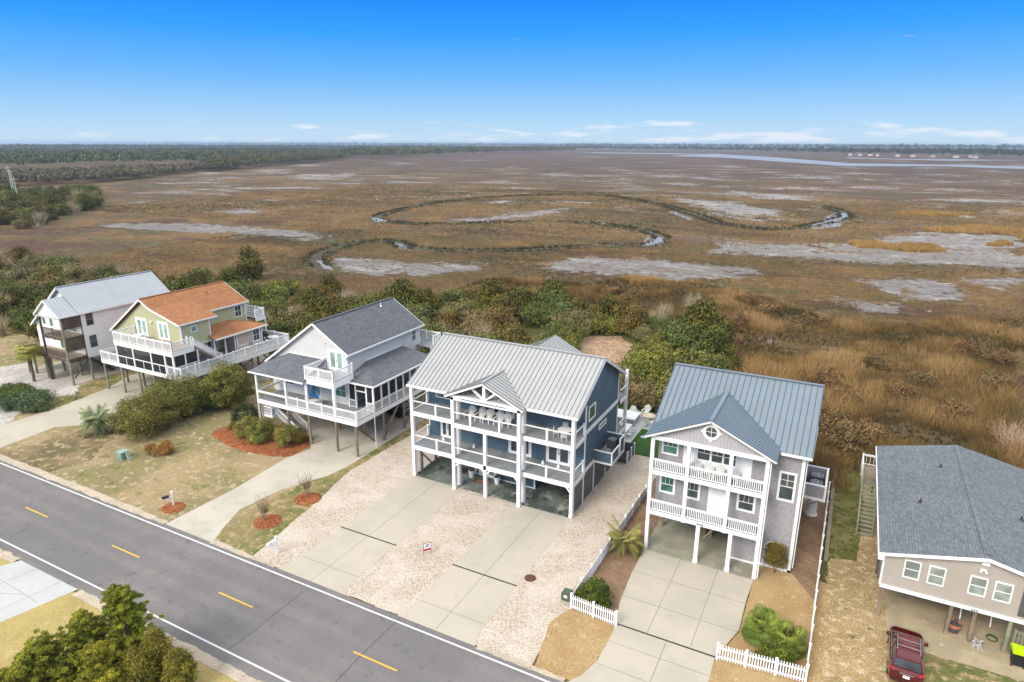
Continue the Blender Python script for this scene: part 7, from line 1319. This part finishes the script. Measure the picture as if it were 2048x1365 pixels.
# ---------------------------------------------------------------- foreground pine and junipers (near side of the road)
def pine(x, y, h, R, label, seed, mat, tiers=11, per=9, clump=150, sz=.15, top=1.0):
    rng_ = np.random.default_rng(seed); t = thing('pine_tree', (x, y, 0), label, 'tree'); ORG[t] = Vector((0, 0, 0)); m = MB(); m.tube([(0, 0, -.1), (.1, .05, h*.5), (0, 0, h*.97)], [.16, .11, .03], 8); P = []; T = []
    for i in range(tiers):
        z = h*(.16+.82*i/(tiers-1)); r = R*(1-.72*(i/(tiers-1))**1.2)
        for j in range(per):
            a = rng_.uniform(0, 6.28); rr = r*rng_.uniform(.5, 1.35); e = np.array([math.cos(a)*rr, math.sin(a)*rr, z+rr*.22]); m.tube([(0, 0, z), (e[0]*.6, e[1]*.6, z+rr*.05), tuple(e)], [.04, .028, .012], 4); ct = rng_.uniform(0, .6)
            for k in range(6):
                f = .3+.7*k/5; c = np.array([e[0]*f, e[1]*f, z+(e[2]-z)*f*f])+rng_.normal(size=3)*np.array([.16, .16, .08]); n = clump//6; d = rng_.normal(size=(n, 3)); d /= np.linalg.norm(d, axis=1)[:, None]; d[:, 2] = np.abs(d[:, 2])*.8-.1; P.append(c+d*np.array([.19, .19, .22])*rng_.uniform(.3, 1, (n, 1))); T.append(np.full(n, ct)+rng_.uniform(0, .45, n)*np.clip(d[:, 2]+.5, .2, 1))
    m.build('trunk', BARK, t); P = np.concatenate(P); T = np.clip(np.concatenate(T), 0, 1); V, F, T2 = leaf_mesh(P, np.full(len(P), sz*.34), T, rng_, 4.4, .9); link(bpy.data.objects.new('crown', mesh_np('pine_crown', V, F, [mat], attrs={'tint': T2})), t)
for (px, py, h, R, l, sd_) in ((236, 1180, 6.0, 1.6, 'tall bright green pine tree at the near edge of the road, lower left', 81), (160, 1240, 4.3, 1.8, 'second pine just left of the tall one in the lower left corner', 82), (75, 1290, 3.5, 2.1, 'low bushy pine at the left end of the foreground group', 85), (190, 1300, 3.6, 1.9, 'low pine at the bottom edge below the tall pine', 87), (20, 1345, 2.6, 1.6, 'lowest pine in the bottom left corner', 88)):
    x, y = at(px, py, h); pine(x, y, h, R, l, sd_, L_PIN, int(6+h*1.5), 9, 560, .105)
for (px, py, h, R, l, sd_) in ((305, 1262, 3.4, 1.1, 'olive-green juniper right of the pine in the lower left', 83), (350, 1305, 2.6, 1.0, 'small olive juniper nearest the road edge at the bottom', 86), (262, 1305, 2.9, 1.3, 'lower olive juniper at the bottom edge beside the pine', 84)):
    x, y = at(px, py, h); shrub('juniper_tree', x, y, L_FJU, R, h, l, sd_, 30000, .055, 90, cat='tree', cr=.3, shape='cone')
# ---------------------------------------------------------------- haze over the whole place
mb = MB(); mb.box(-15500, 11000, -500, 17500, -1, 42); hz = mb.build('haze', [bpy.data.materials.new('haze')]); hz['kind'] = 'stuff'; hm = hz.data.materials[0]; hm.use_nodes = True; nt = hm.node_tree; nt.nodes.clear(); pv = N(nt, 'ShaderNodeVolumePrincipled'); pv.inputs['Color'].default_value = (.62, .80, 1.0, 1); pv.inputs['Density'].default_value = .00011; pv.inputs['Anisotropy'].default_value = .2
oo = N(nt, 'ShaderNodeOutputMaterial'); nt.links.new(pv.outputs[0], oo.inputs['Volume'])
